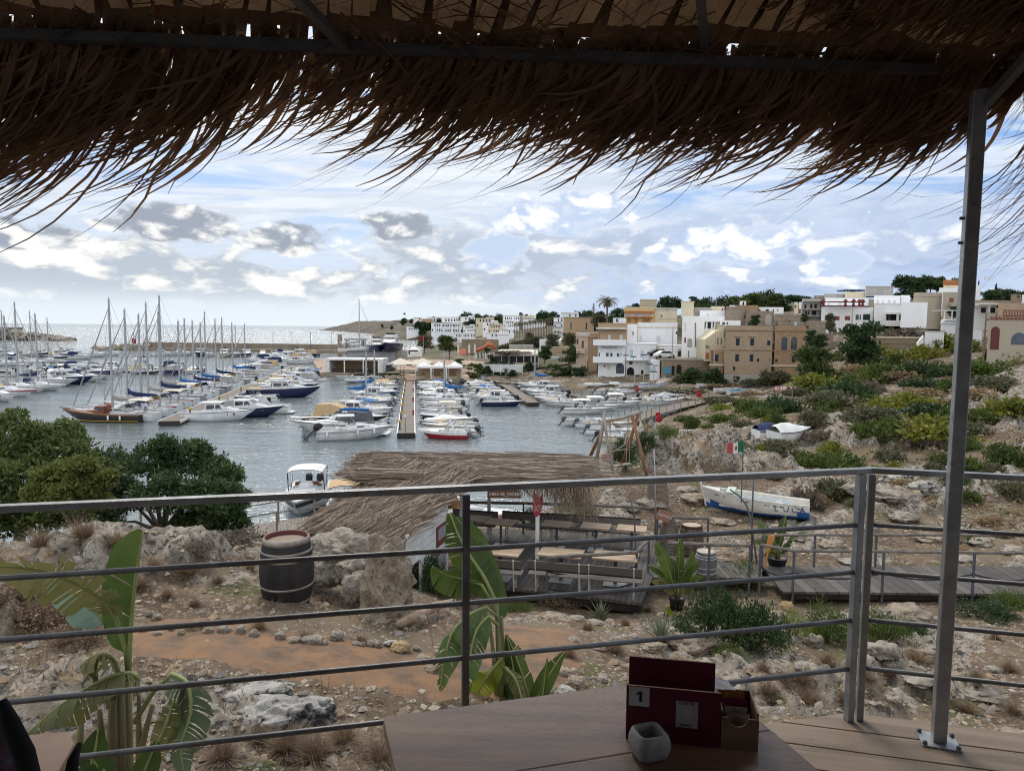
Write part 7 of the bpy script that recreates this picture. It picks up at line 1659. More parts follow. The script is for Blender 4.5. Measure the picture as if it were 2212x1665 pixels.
def pergola():
 rs=np.random.RandomState(18);z=6.62
 FL,FR,NR,NL=atz(850,986,z),atz(1228,989,z),atz(1258,1044,z),atz(815,1040,z)
 t=thing('reed_pergola','large flat reed roofed pergola on white posts over the far tables','pergola',(NR.x-3,NR.y,ZD),world=True)
 mb=MB();reeds(mb,NL,NR-NL,FL-NL,5000,2.2,.027,(1,-.10,0),.12,rs,.16,.0)
 reeds(mb,NL-Vector((.7,0,0)),Vector((1.,0,0)),FL-NL,700,1.3,.02,(1,.15,-.10),.14,rs,.08,.1)
 reeds(mb,NL+Vector((0,-.1,-.05)),NR-NL,Vector((0,.25,.02)),400,1.6,.024,(1,-.1,.02),.10,rs,.05,.02)
 mb.build('reed_thatch',[REEDD,REED2,REED3],t)
 sl_=MB();sl_.add([NL,NR,FR,FL,*(p-Vector((0,0,.06))for p in(NL,NR,FR,FL))],[(0,1,2,3),(7,6,5,4),(0,4,5,1),(1,5,6,2),(2,6,7,3),(3,7,4,0)]);sl_.build('reed_mat',REEDD,t)
 fr=MB()
 for i in range(620):
  u=rs.rand()**.6;p=NL.lerp(NR,.62+.40*u)+Vector((rs.uniform(-.1,.25),rs.uniform(-.2,.5),rs.uniform(-.1,.05)));l=rs.uniform(.3,1.05)*(.4+u*.8);dx=rs.uniform(-.2,.5)
  pts=[p+Vector((dx*l*s*s,-.05*s,-l*s*(.35+.65*s)))for s in(0,.35,.7,1.)];fr.ribbon(pts,[.018,.016,.012,.004],Vector((.8,.6,0)).normalized())
 fr.build('hanging_fringe',REED,t)
 bm_=MB();bm_.beam(NL-Vector((0,-.1,.12)),NR-Vector((0,-.1,.12)),.07,.12);bm_.build('beam',WHITE2,t)
 for px,py in((997,1190),(1160,1206)):
  p=atz(px,py,ZD);MB().bx(p.x-.055,p.x+.055,p.y-.055,p.y+.055,ZD,6.5).build('post',WHITE2,t)
  MB().beam((p.x,p.y,6.0),(p.x-.5,p.y+.02,6.5),.05).build('brace',WHITE2,t)
 for px,py in((1056,1150),(1199,1156)):
  p=atz(px,py,ZD);MB().bx(p.x-.055,p.x+.055,p.y-.055,p.y+.055,ZD-.3,6.5).build('post',WHITE2,t)
 p=atz(1160,1206,ZD);c=MB();a=[(-.14,1.98),(.06,1.80),(.13,1.95),(.15,1.72),(.13,1.55),(.06,1.32),(-.02,1.24),(-.12,1.32),(-.15,1.6)]
 y=p.y-.075;n=len(a);c.add([(p.x+x,y-.03*math.sin(i*2.),ZD+z_)for i,(x,z_)in enumerate(a)]+[(p.x+x,y+.012,ZD+z_)for x,z_ in a],[tuple(range(n-1,-1,-1)),tuple(range(n,2*n))]+[(i,(i+1)%n,n+(i+1)%n,n+i)for i in range(n)])
 o=single(c,'red_bandana',mat('red_cloth',(.34,.03,.05),(.42,.06,.08),7,.9),'red bandana with white pattern tied to the white pergola post','cloth');og=o.location.copy()
 w=MB()
 for i in range(9):q=(p.x-.11+.05*(i%4),y-.036,ZD+1.42+.055*(i//3)*1.2+.01*(i%2));w.tube([q,(q[0]+.05,q[1],q[2]+.03),(q[0]+.02,q[1],q[2]+.06)],.007,4)
 w.build('white_pattern',WHITE2,o,off=og)
 q=atz(1090,1066,0);q=at(1090,1067,19.3);b=MB().box(q,(.93,.03,.225),rx=0);o=single(b,'wooden_sign',mat('sign_board',(.15,.075,.045),(.10,.05,.03),5,.8,st=(1,1,6)),'brown wooden sign lettered AREA BELVEDERE hanging under the reed pergola','sign',origin=q)
 text('AREA BE_VEDERE',.118,mat('chalk_paint',(.62,.60,.57),None),(-.44,-.021,-.035),'painted_words',o)
 l=at(979,1080,19.2);t2=thing('wicker_lamp','honey coloured wicker pendant lamp hanging at the hut corner','lamp',l,world=True);MB().lathe([(.04,.16),(.10,.12),(.13,.02),(.18,-.04),(.17,-.09),(.22,-.13),(.21,-.2)],l,14).build('shade',mat('honey_wicker',(.40,.24,.10),(.28,.16,.06),14,.8,.6,60),t2);MB().tube([l+Vector((0,0,.16)),l+Vector((0,0,.75))],.008,4).build('cord',BLACK,t2)
pergola()
def barrel(loc,R,H,label,wood,hoop,lid,open_=False,tilt=0.):
 t=thing('barrel',label,'barrel',loc);N=36
 pr=[(R*(.80+.20*math.sin(math.pi*u)**.8),H*u)for u in np.linspace(0,1,13)]
 MB().lathe(pr,n=N,cap=False).build('staves',wood,t,True)
 for u,w in((.06,.05),(.30,.035),(.70,.035),(.80,.035),(.93,.09)):
  r0=R*(.80+.20*math.sin(math.pi*u)**.8)+.006;r1=R*(.80+.20*math.sin(math.pi*min(1,u+w/H))**.8)+.006
  if u==.93:r0+=.004;r1=R*.80+.012
  MB().lathe([(r0-.01,H*u),(r0,H*u),(r1,min(H*1.004,H*u+w)),(r1-.012,min(H*1.004,H*u+w))],n=N,cap=False).build('hoop',hoop[0]if u!=.30 or len(hoop)<2 else hoop[1],t,True)
 MB().lathe([(R*.79,H*.94 if open_ else H*.985),(.001,H*.94 if open_ else H*.985)],n=N,cap=False).build('head',lid,t)
 if open_:MB().lathe([(R*.80,H),(R*.755,H*1.0),(R*.75,H*.94)],n=N,cap=False).build('chime',mat('wine_red_rim',(.10,.022,.025),None),t,True)
 return t
BW=mat('barrel_black',(.012,.011,.012),(.028,.025,.024),4,.65,.4,24,st=(1,1,.25),c3=(.05,.03,.022),sc3=2,lo3=.6,hi3=.75);BWO=mat('barrel_old',(.17,.13,.10),(.065,.05,.042),7,.85,.5,20,st=(1,1,.12));BWG=mat('barrel_grey',(.17,.17,.175),(.10,.10,.105),5,.8,.4,20,st=(1,1,.15))
HP=mat('hoop_pale',(.34,.30,.26),(.22,.19,.17),6,.6,metal=.2);HR=mat('hoop_rust',(.10,.045,.03),(.06,.03,.025),6,.8);LID=mat('pale_lid',(.52,.44,.35),(.38,.31,.24),3,.8,st=(1,6,1));HG=mat('hoop_galv',(.36,.37,.38),None,rough=.5,metal=.3)
_b=atz(621,1292,6.55);barrel((_b.x,_b.y,hz(_b.x,_b.y)-.05),.43,1.12,'big black wine barrel with pale hoops standing on the gravel near the path',BW,[HP],mat('worn_barrel_head',(.30,.24,.19),(.20,.15,.115),5,.85,st=(1,5,1)),True)
_b=atz(1493,1186,ZD-.1);barrel((_b.x,_b.y,ZD-.3),.36,.98,'old brown barrel with pale lid beside the egg shaped wicker trap',BWO,[HR],LID)
_b=atz(1524,1238,ZD);barrel((_b.x,_b.y,ZD-.02),.29,.66,'small grey cask with pale top behind the log rail',BWG,[HG],LID)
def swing():
 Y=28.;t=thing('swing','rustic swing of grey driftwood and brown poles with a plank seat','swing',at(1335,1015,Y),world=True)
 W1=mat('driftwood',(.34,.30,.26),(.22,.19,.165),5,.9,.4,st=(1,1,.4));W2=mat('brown_pole',(.26,.145,.075),(.19,.10,.055),4,.8,.3,st=(1,1,.3))
 def pole(pts,r,m,nm='pole'):MB().tube([at(*p)for p in pts],r,8).build(nm,m,t,True)
 pole(((1307,887,Y),(1300,935,Y-.15),(1288,995,Y-.3)),[.05,.065,.075],W1);pole(((1305,893,Y),(1312,955,Y-.5),(1326,1028,Y-.9)),[.045,.06,.07],W1);pole(((1303,925,Y+.1),(1275,985,Y+.9)),.07,W2)
 pole(((1379,895,Y),(1362,950,Y+.4),(1342,1005,Y+.9)),.075,W2);pole(((1366,900,Y),(1381,960,Y-.4),(1397,1028,Y-.8)),.07,W2)
 pole(((1293,911,Y),(1315,909,Y),(1345,902,Y),(1388,888,Y)),[.05,.065,.07,.06],W1,'cross_beam');pole(((1262,984,Y-.2),(1300,990,Y-.1),(1345,1003,Y-.3)),[.02,.04,.03],W1,'brace');pole(((1323,977,Y-.4),(1350,960,Y+.1),(1352,945,Y+.2)),[.03,.03,.02],W1,'brace');pole(((1318,975,Y-.3),(1355,970,Y+.3)),.025,W1,'brace')
 a,b=at(1316,1008,Y-.2),at(1362,1001,Y+.1);MB().beam(a,b,.26,.05).build('seat',W1,t)
 for x0,y0,x1,y1 in((1317,909,1318,1004),(1319,909,1322,1006),(1357,899,1352,1000),(1358,899,1360,1001)):MB().tube([at(x0,y0,Y),at(x1,y1,Y-.05)],.014,5).build('rope',TANROPE,t)
 p=at(1312,987,Y-.75);s=MB().box(p,(.46,.03,.26),ry=-.1);single(s,'wooden_sign',mat('faded_sign',(.30,.29,.30),(.27,.10,.09),3.5,.8,st=(1,1,3)),'faded red and white board nailed low on the swing frame','sign',origin=p)
swing()
def trap(loc,prof,label,n=22):
 t=thing('wicker_fish_trap',label,'fish trap',loc);H=prof[-1][1]
 MB().lathe(prof,n=n,cap=False).build('basket',WICKER,t,True)
 h=MB();k=int(H/.045)
 zs=[p[1]for p in prof];rr=[p[0]for p in prof]
 for i in range(k):
  z=H*(i+.5)/k;r=float(np.interp(z,zs,rr))+.006;h.lathe([(r,z-.012),(r+.012,z),(r,z+.012)],n=n,cap=False)
 h.build('cane_rings',mat('pale_cane',(.30,.245,.19),(.2,.165,.13),9,.9),t,True)
_t=at(1421,1026,26.5);trap((_t.x,_t.y,hz(_t.x,_t.y)-.1),[(.43,0),(.42,.4),(.37,.85),(.28,1.2),(.17,1.38),(.02,1.45)],'tall bullet shaped wicker fish trap standing by the swing')
_t=atz(1444,1180,ZD-.1);trap((_t.x,_t.y,ZD-.35),[(.24,0),(.29,.35),(.27,.75),(.20,1.05),(.10,1.22),(.07,1.27),(.09,1.3)],'egg shaped wicker fish trap with open neck behind the log rail')
_s=at(1434,1114,20.6);_o=single(MB().box(_s,(.42,.03,.30),ry=.32),'wooden_sign',mat('tan_sign',(.26,.17,.11),(.30,.12,.08),2.5,.8),'small tilted board lettered in white on the log rail by the wicker trap','sign',origin=_s)
text('NUNCO',.115,MATS['chalk_paint'],(-.185,-.02,.03),'painted_words',_o,(math.pi/2,.32,0))
def rod(pts,r,m,label,name='rod',cat='pole'):p=[at(*q)for q in pts];o=single(MB().tube(p,r,7),name,m,label,cat,origin=p[-1],smooth=True);return o
rod(((1577,1057,19.5),(1597,1071,19.4),(1613,1092,19.3),(1621,1118,19.2),(1626,1150,19.1),(1635,1217,18.9)),.025,IRON,'bent grey rod arching over the second potted banana')
rod(((1362,1079,17.7),(1370,1110,17.7),(1373,1180,17.7),(1375,1266,17.7)),.022,IRON,'slightly bent dark rod rising from the near rail corner')
rod(((1413,970,21),(1415,1040,21),(1418,1165,21)),.022,HG,'thin pale steel rod standing before the tall wicker trap')
rod(((1628,1028,20),(1625,1110,20),(1624,1218,20)),.025,IRON,'thin straight grey rod in front of the beached boat')
def flag():
 t=thing('flag_pole','thin green pole flying a tattered green white and red flag above the boat','flag',at(1602,1085,24.6),world=True)
 a,b=at(1606,950,24.6),at(1601,1085,24.6);MB().tube([a,b],.022,6).build('pole',mat('teal_pole',(.04,.14,.14),(.08,.12,.11),4,.6),t)
 cols=(mat('flag_green',(.01,.15,.06),None),mat('flag_white',(.62,.60,.54),None),mat('flag_red',(.45,.07,.075),None));W_=.56;Hh=.40
 def P(u,v):return a+Vector((-W_*u,.05*math.sin(u*7+v),-.04-Hh*v*(1-.08*u)-.10*u+.015*math.sin(u*9)))
 for k in range(3):
  m=MB();vs=[P((k+i/5)/3,j/4)for i in range(6)for j in range(5)];m.add(vs,[(i*5+j,i*5+j+1,(i+1)*5+j+1,(i+1)*5+j)for i in range(5)for j in range(4)]);o=m.build('flag_'+('green','white','red')[k]+'_band',cols[k],t)
  if k==1:
   e=MB();
   for(u0,v0),mi in(((.0,.0),0),((.5,.0),1),((.0,.5),1),((.5,.5),0)):
    q=[P(.40+.15*(u0+du*.46),.32+.36*(v0+dv*.46))+Vector((0,-.012,0))for du,dv in((0,0),(1,0),(1,1),(0,1))];e.add(q,[(0,1,2,3),(3,2,1,0)],mi)
   e.build('flag_emblem',[mat('emblem_red',(.25,.03,.05),None),mat('emblem_blue',(.10,.06,.14),None)],o,off=ORG[t.name])
flag()
def luca():
 bow,st=atz(1517,1103,3.95),atz(1752,1129,3.93);hd=math.atan2(bow.y-st.y,bow.x-st.x);c=(bow+st)/2;L=(bow-st).length*.96
 t=thing('rowing_boat','white wooden rowing boat with blue bottom, beached on the rocky soil','boat',(c.x,c.y,c.z+.20),hd)
 hb,rim=hull(L,1.35,.52,.15,.80,.50,2.0,19,-.10,.30)
 H1,H2=mat('boat_white',(.70,.69,.65),(.58,.56,.51),2.2,.55,c3=(.42,.38,.32),sc3=5,lo3=.62,hi3=.75),mat('boat_blue',(.02,.11,.36),(.025,.09,.27),3,.5)
 up,lo=MB(),MB();n=5;nst=19
 up2,lo2=[],[]
 o_=hb.build('hull',H1,t,True);o_.data.materials.append(H2)
 for p in o_.data.polygons:
  cz=sum(o_.data.vertices[i].co.z for i in p.vertices)/len(p.vertices)
  if cz<.20+.16*max(0,sum(o_.data.vertices[i].co.x for i in p.vertices)/len(p.vertices)/L):p.material_index=1
 deck_open(rim,.10,.14,s1=.86).build('inside',H1,t)
 strip(MB(),rim,.05,.022,-.03).build('rub_rail',H1,t)
 MB().tube([(L/2-.05,0,.03),(L/2-.01,0,.25),(L/2+.09,0,.52),(L/2+.15,0,.76),(L/2+.16,0,.95)],.035,6).build('stem_post',H1,t)
 MB().box((L*.24,0,.74),(.30,1.0,.04)).box((L*.24,.4,.64),(.22,.05,.16)).box((L*.24,-.4,.64),(.22,.05,.16)).build('thwart',mat('pale_green_thwart',(.50,.55,.50),None),t)
 MB().box((-L*.22,0,.38),(.26,1.0,.035)).build('thwart',H1,t)
 for y in(-.12,.1):MB().tube([(L*.12,y,.55),(-L*.34,y+.12,.50)],.02,6).build('oar',SHUTB,t)
 BL_=mat('navy_lettering',(.02,.06,.16),None);y0=None
 sd=1 if math.cos(hd)*1<0 else-1
 for ch,f in(('L',.30),('U',.38),('C',.455),('A',.53)):
  x=L/2-L*.0-L*(.02+(1-f)*0)if False else-L*.5+L*(.62-f)
  i=min(range(len(rim)),key=lambda k:abs(rim[k][0]-x));yy=rim[i][1]
  rt=(math.pi/2-.12,0,math.pi)if sd>0 else(math.pi/2,0,0)
  text(ch,.30,BL_,(x,sd*(yy+.005),.26),'painted_letter',t,rt,.006)
 fm=(BL_,mat('fish_orange',(.50,.26,.10),None))
 for k,f in enumerate((.12,.2,.34,.42,.60,.68,.74,.9)):
  x=L/2-L*f;i=min(range(len(rim)-1),key=lambda q:abs(rim[q][0]-x));yy=rim[i][1];z=rim[i][2]-.12;s=sd*(yy+.006)
  MB().add([(x-.07,s,z),(x,s,z+.03),(x+.05,s,z),(x,s,z-.03),(x-.11,s,z+.035),(x-.11,s,z-.035)],[(0,1,2,3),(3,2,1,0),(4,0,5),(5,0,4)]).build('painted_fish',fm[k in(1,4)],t)
 for x in(-L*.3,L*.05):o=MB().box((0,0,0),(.35,.9,.16));q=Matrix.Rotation(hd,4,'Z')@Vector((x,0,0));o=o.build('wooden_chock',LOGW);o.location=(c.x+q.x,c.y+q.y,c.z-.0);o.rotation_euler.z=hd;tag(o,f'grey timber chock under the {"stern" if x < 0 else "middle"} of the beached rowing boat','chock')
luca()
def paddle():
 a,b=at(1668,1156,18.1),at(1651,1226,18.0);t=thing('paddle','orange wooden paddle leaning on the rail beside the second potted banana','paddle',b,world=True);PM=mat('orange_wood',(.50,.22,.05),(.42,.17,.04),4,.5)
 MB().tube([b,a.lerp(b,.5)],.022,6).build('shaft',PM,t);d=(a-b).normalized();s=Vector((1,0,.25)).normalized();m=a.lerp(b,.5)
 MB().add([m-s*.02,m+s*.02,a.lerp(b,.38)+s*.08,a+s*.09,a-s*.09,a.lerp(b,.38)-s*.08]+[p+Vector((0,.03,0))for p in(m-s*.02,m+s*.02,a.lerp(b,.38)+s*.08,a+s*.09,a-s*.09,a.lerp(b,.38)-s*.08)],[(0,1,2,3,4,5),(11,10,9,8,7,6)]+[((i+1)%6,i,6+i,6+(i+1)%6)for i in range(6)]).build('blade',PM,t)
paddle()
slope_walk([at(520,1150,34),at(600,1136,34.5),at(680,1126,35),at(760,1120,35.5)],2.2,'lower waterside boardwalk with chain rails beside the moored sunshade boat',1.,True)
slope_walk([at(400,1172,27),at(330,1176,28),at(250,1160,30)],2.2,'grey boardwalk glimpsed under the dark tree by the water',1.,True)
_p=at(698,1108,33.5);_o=single(MB().box(_p,(.36,.12,.42)),'notice_box',RED,'red framed notice box on the waterside rail before the moored boat','box',origin=_p);MB().box((0,-.07,0),(.2,.03,.26)).build('panel',HULLD,_o)
def lamina(mb,path,W,side0,fold=.35,tear=.15,droop=.25,rs=None,n=30,half=(1,1),mi=0,base=.0):
 """big leaf along a midrib: two halves split into strips where it is torn"""
 P=[Vector(p)for p in path];k=len(P)-1;pts=[]
 for i in range(n+1):
  s=i/n*k;j=min(int(s),k-1);t=s-j;p0,p1,p2,p3=P[max(j-1,0)],P[j],P[j+1],P[min(j+2,k)]
  pts.append(.5*((2*p1)+(p2-p0)*t+(2*p0-5*p1+4*p2-p3)*t*t+(3*p1-p0-3*p2+p3)*t**3))
 for sg in(0,1):
  if not half[sg]:continue
  sd=1 if sg else-1;cut=0.;prev=None;dr=0.
  for i in range(n):
   s0,s1=i/n,(i+1)/n
   d=(pts[i+1]-pts[i]).normalized();side=(side0-d*side0 .dot(d)).normalized();nrm=side.cross(d).normalized()
   if nrm.z<0:nrm=-nrm
   if rs.rand()<tear:prev=None;dr=rs.uniform(-.6,1.)*.5;cut=rs.uniform(.1,.4)
   def edge(p,s,c=0.):
    w=W*max(.0,math.sin(math.pi*min(1.,(s*.92+.05))**.8))**.55*(.5+.5*min(1,(1-s)*3))
    a=fold+dr*.5;o=[]
    for q in(.35,.7,1.):
     o.append(p+side*sd*w*q*math.cos(a)-nrm*w*q*math.sin(a)+d*w*q*.22-Vector((0,0,1))*(droop+dr*.3)*w*q*q)
    return o
   e1=edge(pts[i+1],s1);e0=prev if prev is not None else edge(pts[i]+d*.0,s0)
   if prev is None and i:e0=[a.lerp(b,.25)for a,b in zip(e0,e1)]
   a=[pts[i]]+e0;b=[pts[i+1]]+e1
   mb.add(a+b,[(j,j+1,5+j,4+j)if sd>0 else(4+j,5+j,j+1,j)for j in range(3)],mi);prev=e1
 return pts
def leaf_rib(mb,pts,r0,r1):mb.tube(pts,[r0+(r1-r0)*i/(len(pts)-1)for i in range(len(pts))],6)
RIBM=mat('pale_midrib',(.26,.30,.10),(.20,.22,.08),3,.5)
def banana_leaf(t,path,W,side,m=None,tear=.15,fold=.35,droop=.25,rs=None,half=(1,1),r=.022,stalk=0):
 mb=MB();P=[Vector(p)for p in path]
 pts=lamina(mb,P[stalk:],W,Vector(side),fold,tear,droop,rs,half=half);o=mb.build('leaf',m or PLEAF,t,True)
 s=MB();leaf_rib(s,P[:stalk]+pts[::3],r,r*.25);s.build('midrib',RIBM,o,True,off=ORG[t.name]if t.get('_w')else None)
def banana_left():
 rs=np.random.RandomState(3);Y=5.6
 base=at(255,1700,Y);t=thing('banana_plant','large wind torn banana plant in front of the rocks at bottom left','banana plant',base,world=True)
 A=lambda px,py,y=Y:at(px,py,y)
 st=MB();
 for i,(x0,x1,yy,r)in enumerate(((240,245,1490,.055),(258,262,1478,.06),(276,277,1440,.05),(288,330,1520,.035),(225,215,1530,.04),(165,178,1530,.04),(300,300,1500,.03))):st.tube([A(x0,1720,Y+.06*(i%3)),A((x0+x1)/2,1600,Y+.06*(i%3)),A(x1,yy,Y+.06*(i%3))],[r,r*.85,r*.5],8)
 st.build('stem',mat('old_banana_stem',(.13,.10,.05),(.22,.19,.09),5,.8,.5,st=(1,1,.2)),t,True)
 banana_leaf(t,[A(278,1460),A(279,1415),A(284,1340),A(292,1260),A(302,1190),A(309,1146)],.33,(-1,.25,.1),tear=.06,fold=.0,droop=.02,rs=rs,half=(0,1),stalk=1)
 banana_leaf(t,[A(277,1455),A(272,1400),A(250,1330,Y-.05),(A(215,1290,Y-.12)),A(140,1248,Y-.25),A(60,1226,Y-.35),A(-40,1222,Y-.4)],.25,(0,-.5,1),PLEAFD,tear=.6,fold=.15,droop=.1,rs=rs,stalk=2)
 banana_leaf(t,[A(230,1345,Y+.1),A(190,1300,Y+.1),A(100,1240,Y+.1)],.2,(.2,-.3,-1),mat('leaf_underside',(.20,.30,.22),(.26,.36,.27),4,.6),tear=.1,fold=0,droop=.0,rs=rs,half=(0,1))
 banana_leaf(t,[A(295,1500),A(298,1465),A(270,1452,Y-.1),A(200,1478,Y-.2),A(120,1530,Y-.3),A(58,1585,Y-.35)],.19,(.3,-.7,.6),PLEAFD,tear=.6,fold=.5,droop=.5,rs=rs,stalk=1)
 banana_leaf(t,[A(262,1478),A(250,1430),A(225,1412,Y-.1),A(195,1420,Y-.15),A(172,1440,Y-.2)],.2,(.3,-.6,.7),PLEAFD,tear=.5,fold=.4,droop=.5,rs=rs,stalk=1)
 banana_leaf(t,[A(290,1560),A(330,1495),A(372,1455,Y-.1),A(405,1475,Y-.2),A(412,1540,Y-.25),A(390,1610,Y-.28),A(400,1680,Y-.3)],.17,(.9,.2,-.1),mat('leaf_grey_green',(.085,.12,.06),(.13,.155,.085),3,.65,trans=.25),tear=.6,fold=.5,droop=.5,rs=rs,stalk=2)
 banana_leaf(t,[A(330,1640,Y-.3),A(360,1560,Y-.3),A(375,1510,Y-.3)],.1,(1,0,.2),PLEAFD,tear=.3,fold=.2,droop=.2,rs=rs)
 banana_leaf(t,[A(240,1690,Y-.35),A(200,1640,Y-.4),A(150,1620,Y-.45)],.13,(0,.4,1),PLEAF,tear=.1,fold=.3,droop=.2,rs=rs);banana_leaf(t,[A(300,1700,Y-.35),A(318,1650,Y-.4),A(340,1600,Y-.4)],.10,(1,.2,0),PLEAF,tear=.1,fold=.3,droop=.1,rs=rs)
 banana_leaf(t,[A(180,1690,Y-.4),A(205,1625,Y-.4),A(212,1575,Y-.4)],.10,(1,.2,.2),PLEAF,tear=.1,fold=.2,droop=.1,rs=rs)
banana_left()
def banana_mid():
 rs=np.random.RandomState(13);Y=8.2;A=lambda px,py,y=Y:at(px,py,y)
 t=thing('banana_plant','green banana plant rising behind the middle railing post','banana plant',at(1088,1560,Y),world=True)
 st=MB()
 for i,(x0,x1,yy,r)in enumerate(((1088,1072,1300,.05),(1096,1082,1330,.045),(1080,1060,1360,.04),(1104,1096,1420,.035))):st.tube([A(x0,1580,Y+.05*(i%2)),A((x0+x1)/2,1450,Y+.05*(i%2)),A(x1,yy,Y+.05*(i%2))],[r,r*.8,r*.5],8)
 st.build('stem',PSTEM,t,True)
 banana_leaf(t,[A(1075,1340),A(1066,1290),A(1045,1245),A(1015,1200),A(990,1155),A(972,1108)],.25,(1,.3,.35),tear=.10,fold=.55,droop=.05,rs=rs,stalk=1,r=.03)
 banana_leaf(t,[A(1078,1340,Y+.1),A(1062,1280,Y+.15),A(1035,1210,Y+.2),A(1010,1150,Y+.2),A(985,1118,Y+.2)],.2,(1,.2,.2),tear=.05,fold=.2,droop=.05,rs=rs,half=(0,1))
 banana_leaf(t,[A(1062,1300,Y-.05),A(1040,1262,Y-.1),A(1000,1250,Y-.2),A(960,1240,Y-.25),A(934,1222,Y-.25)],.2,(.2,-.3,1),tear=.2,fold=.3,droop=.3,rs=rs,stalk=1)
 banana_leaf(t,[A(1072,1330,Y-.05),A(1050,1310,Y-.1),A(1010,1330,Y-.2),A(975,1370,Y-.3),A(960,1430,Y-.3),A(950,1490,Y-.3)],.18,(1,-.2,.3),tear=.5,fold=.6,droop=.7,rs=rs,stalk=1,m=mat('leaf_torn_green',(.055,.11,.03),(.11,.165,.055),3,.6,trans=.3))
 banana_leaf(t,[A(1075,1350,Y-.1),A(1055,1330,Y-.2),A(1030,1360,Y-.3),A(1015,1420,Y-.35),A(1010,1500,Y-.35)],.15,(1,-.3,.2),tear=.5,fold=.6,droop=.7,rs=rs,stalk=1,m=MATS['leaf_torn_green'])
 banana_leaf(t,[A(1084,1420),A(1060,1450,Y-.1),A(1035,1490,Y-.1),A(1020,1525,Y-.1)],.15,(1,-.2,.6),tear=.15,fold=.2,droop=.2,rs=rs,m=mat('leaf_yellow_green',(.13,.17,.015),(.19,.22,.02),3,.5,trans=.45))  # yellower, more translucent leaf colour than the other leaves
 banana_leaf(t,[A(1150,1545),A(1135,1480),A(1115,1420),A(1097,1376)],.15,(1,.3,.1),tear=.15,fold=.5,droop=.1,rs=rs);banana_leaf(t,[A(1100,1560),A(1112,1500),A(1108,1440),A(1094,1370)],.12,(1,.2,.1),tear=.1,fold=.4,droop=.1,rs=rs)
 banana_leaf(t,[A(1150,1560,Y-.1),A(1165,1500,Y-.1),A(1190,1450,Y-.1),A(1219,1408,Y-.1)],.12,(-1,.2,.3),tear=.02,fold=.4,droop=.05,rs=rs);banana_leaf(t,[A(1160,1560,Y-.15),A(1170,1510,Y-.15),A(1182,1420,Y-.15)],.07,(1,.2,.2),tear=.02,fold=.6,droop=.05,rs=rs)
 banana_leaf(t,[A(1090,1440,Y-.1),A(1115,1470,Y-.2),A(1135,1540,Y-.25)],.1,(1,.2,.5),tear=.5,fold=.4,droop=.4,rs=rs,m=PLEAFD)
banana_mid()
def potted(px,py,Y,H,label,lv,R=.20):
 rs=np.random.RandomState(int(px));p=at(px,py,Y);t=thing('potted_banana',label,'potted plant',p,world=True);s=Y/FPX
 MB().lathe([(R*.75,0),(R,H*.3),(R*1.05,H*.32),(R*.98,H*.3),(R*.9,H*.26)],p,18).build('pot',POTM,t,True)
 MB().lathe([(R*.9,H*.25),(.01,H*.27)],p,18,cap=False).build('soil',BARK,t)
 c=p+Vector((0,0,H*.28));st=MB()
 for a in range(4):st.tube([c+Vector((.05*math.cos(a*1.6),.05*math.sin(a*1.6),0)),c+Vector((.04*math.cos(a*1.6),.04*math.sin(a*1.6),.4))],[.035,.02],7)
 st.build('stem',PSTEM,t,True)
 for(dx,dy,bend,W,m)in lv:
  tip=at(px+dx,py+dy,Y+rs.uniform(-.2,.2));mid=c.lerp(tip,.5)+Vector((bend,0,abs(dx)*s*.35));q=c.lerp(mid,.45)
  d=tip-c;side=Vector((1,.35,.1))if abs(d.z)>abs(d.x)else Vector((.1,-.5,1))
  banana_leaf(t,[c,q,mid,mid.lerp(tip,.55)+Vector((0,0,.03)),tip],W,side,m,.12,.3,.15,rs,r=.014,stalk=1)
potted(1462,1315,16.4,1.0,'potted banana with fresh upright leaves at the corner of the bar deck',((-10,-110,0,.15,PLEAF),(-45,-145,0,.17,PLEAF),(35,-125,.0,.16,PLEAF),(-55,-60,0,.13,PLEAFD),(58,-70,0,.13,PLEAF),(-28,-40,0,.12,PLEAFD),(40,-35,0,.1,PLEAFD),(8,-160,0,.12,PLEAF),(-20,40,-.1,.12,MATS['leaf_yellow_green']),(52,-105,0,.12,PLEAF),(-62,-95,0,.12,PLEAF)))
potted(1678,1224,19.3,.9,'dark leaved potted banana in a black tub in front of the beached boat',((-10,-85,0,.15,MATS['leaf_torn_green']),(20,-110,0,.16,PLEAF),(-40,-100,0,.15,MATS['leaf_torn_green']),(45,-60,0,.13,MATS['leaf_torn_green']),(-50,-55,0,.13,PLEAFD),(60,-75,0,.13,MATS['leaf_torn_green']),(-30,-25,0,.12,PLEAFD),(30,-40,0,.12,MATS['leaf_torn_green']),(5,-70,0,.14,MATS['leaf_torn_green'])),.28)
def big_tree(label,px,py,Y,cl,m,n,sz,kind='tree',tips=None,trunk=.16):
 rs=np.random.RandomState(int(px)+3);p=at(px,py,Y);p.z=hz(p.x,p.y);t=thing(kind,label,'tree',p,world=True)
 C=[]
 for(x,y,r,dy)in cl:
  c=at(x,y,Y+dy);r=r*Y/FPX
  C.append((c.x,c.y,c.z,r*.85,r*.85,r*.7))
  for k in range(6):
   a=rs.rand()*6.283;e=rs.uniform(-.3,1.1);q=r*rs.uniform(.55,.95);C.append((c.x+q*math.cos(a)*math.cos(e),c.y+q*math.sin(a)*math.cos(e),c.z+q*math.sin(e)*.8,r*.42,r*.42,r*.33))
 mb=MB();crown(mb,C,n,sz,.42,.55,.35);mb.build('crown',m,t)
 st=MB();tp=[C[i][:3]for i in range(0,len(C),7)];b=Vector(p)-Vector((0,0,.3));k=Vector(p)+Vector((.1,0,.5));st.tube([b,Vector(p),k],[trunk*1.2,trunk,trunk*.8],8);limbs(st,k,tp,trunk*.55,rs);st.build('trunk',BARK,t)
 return t
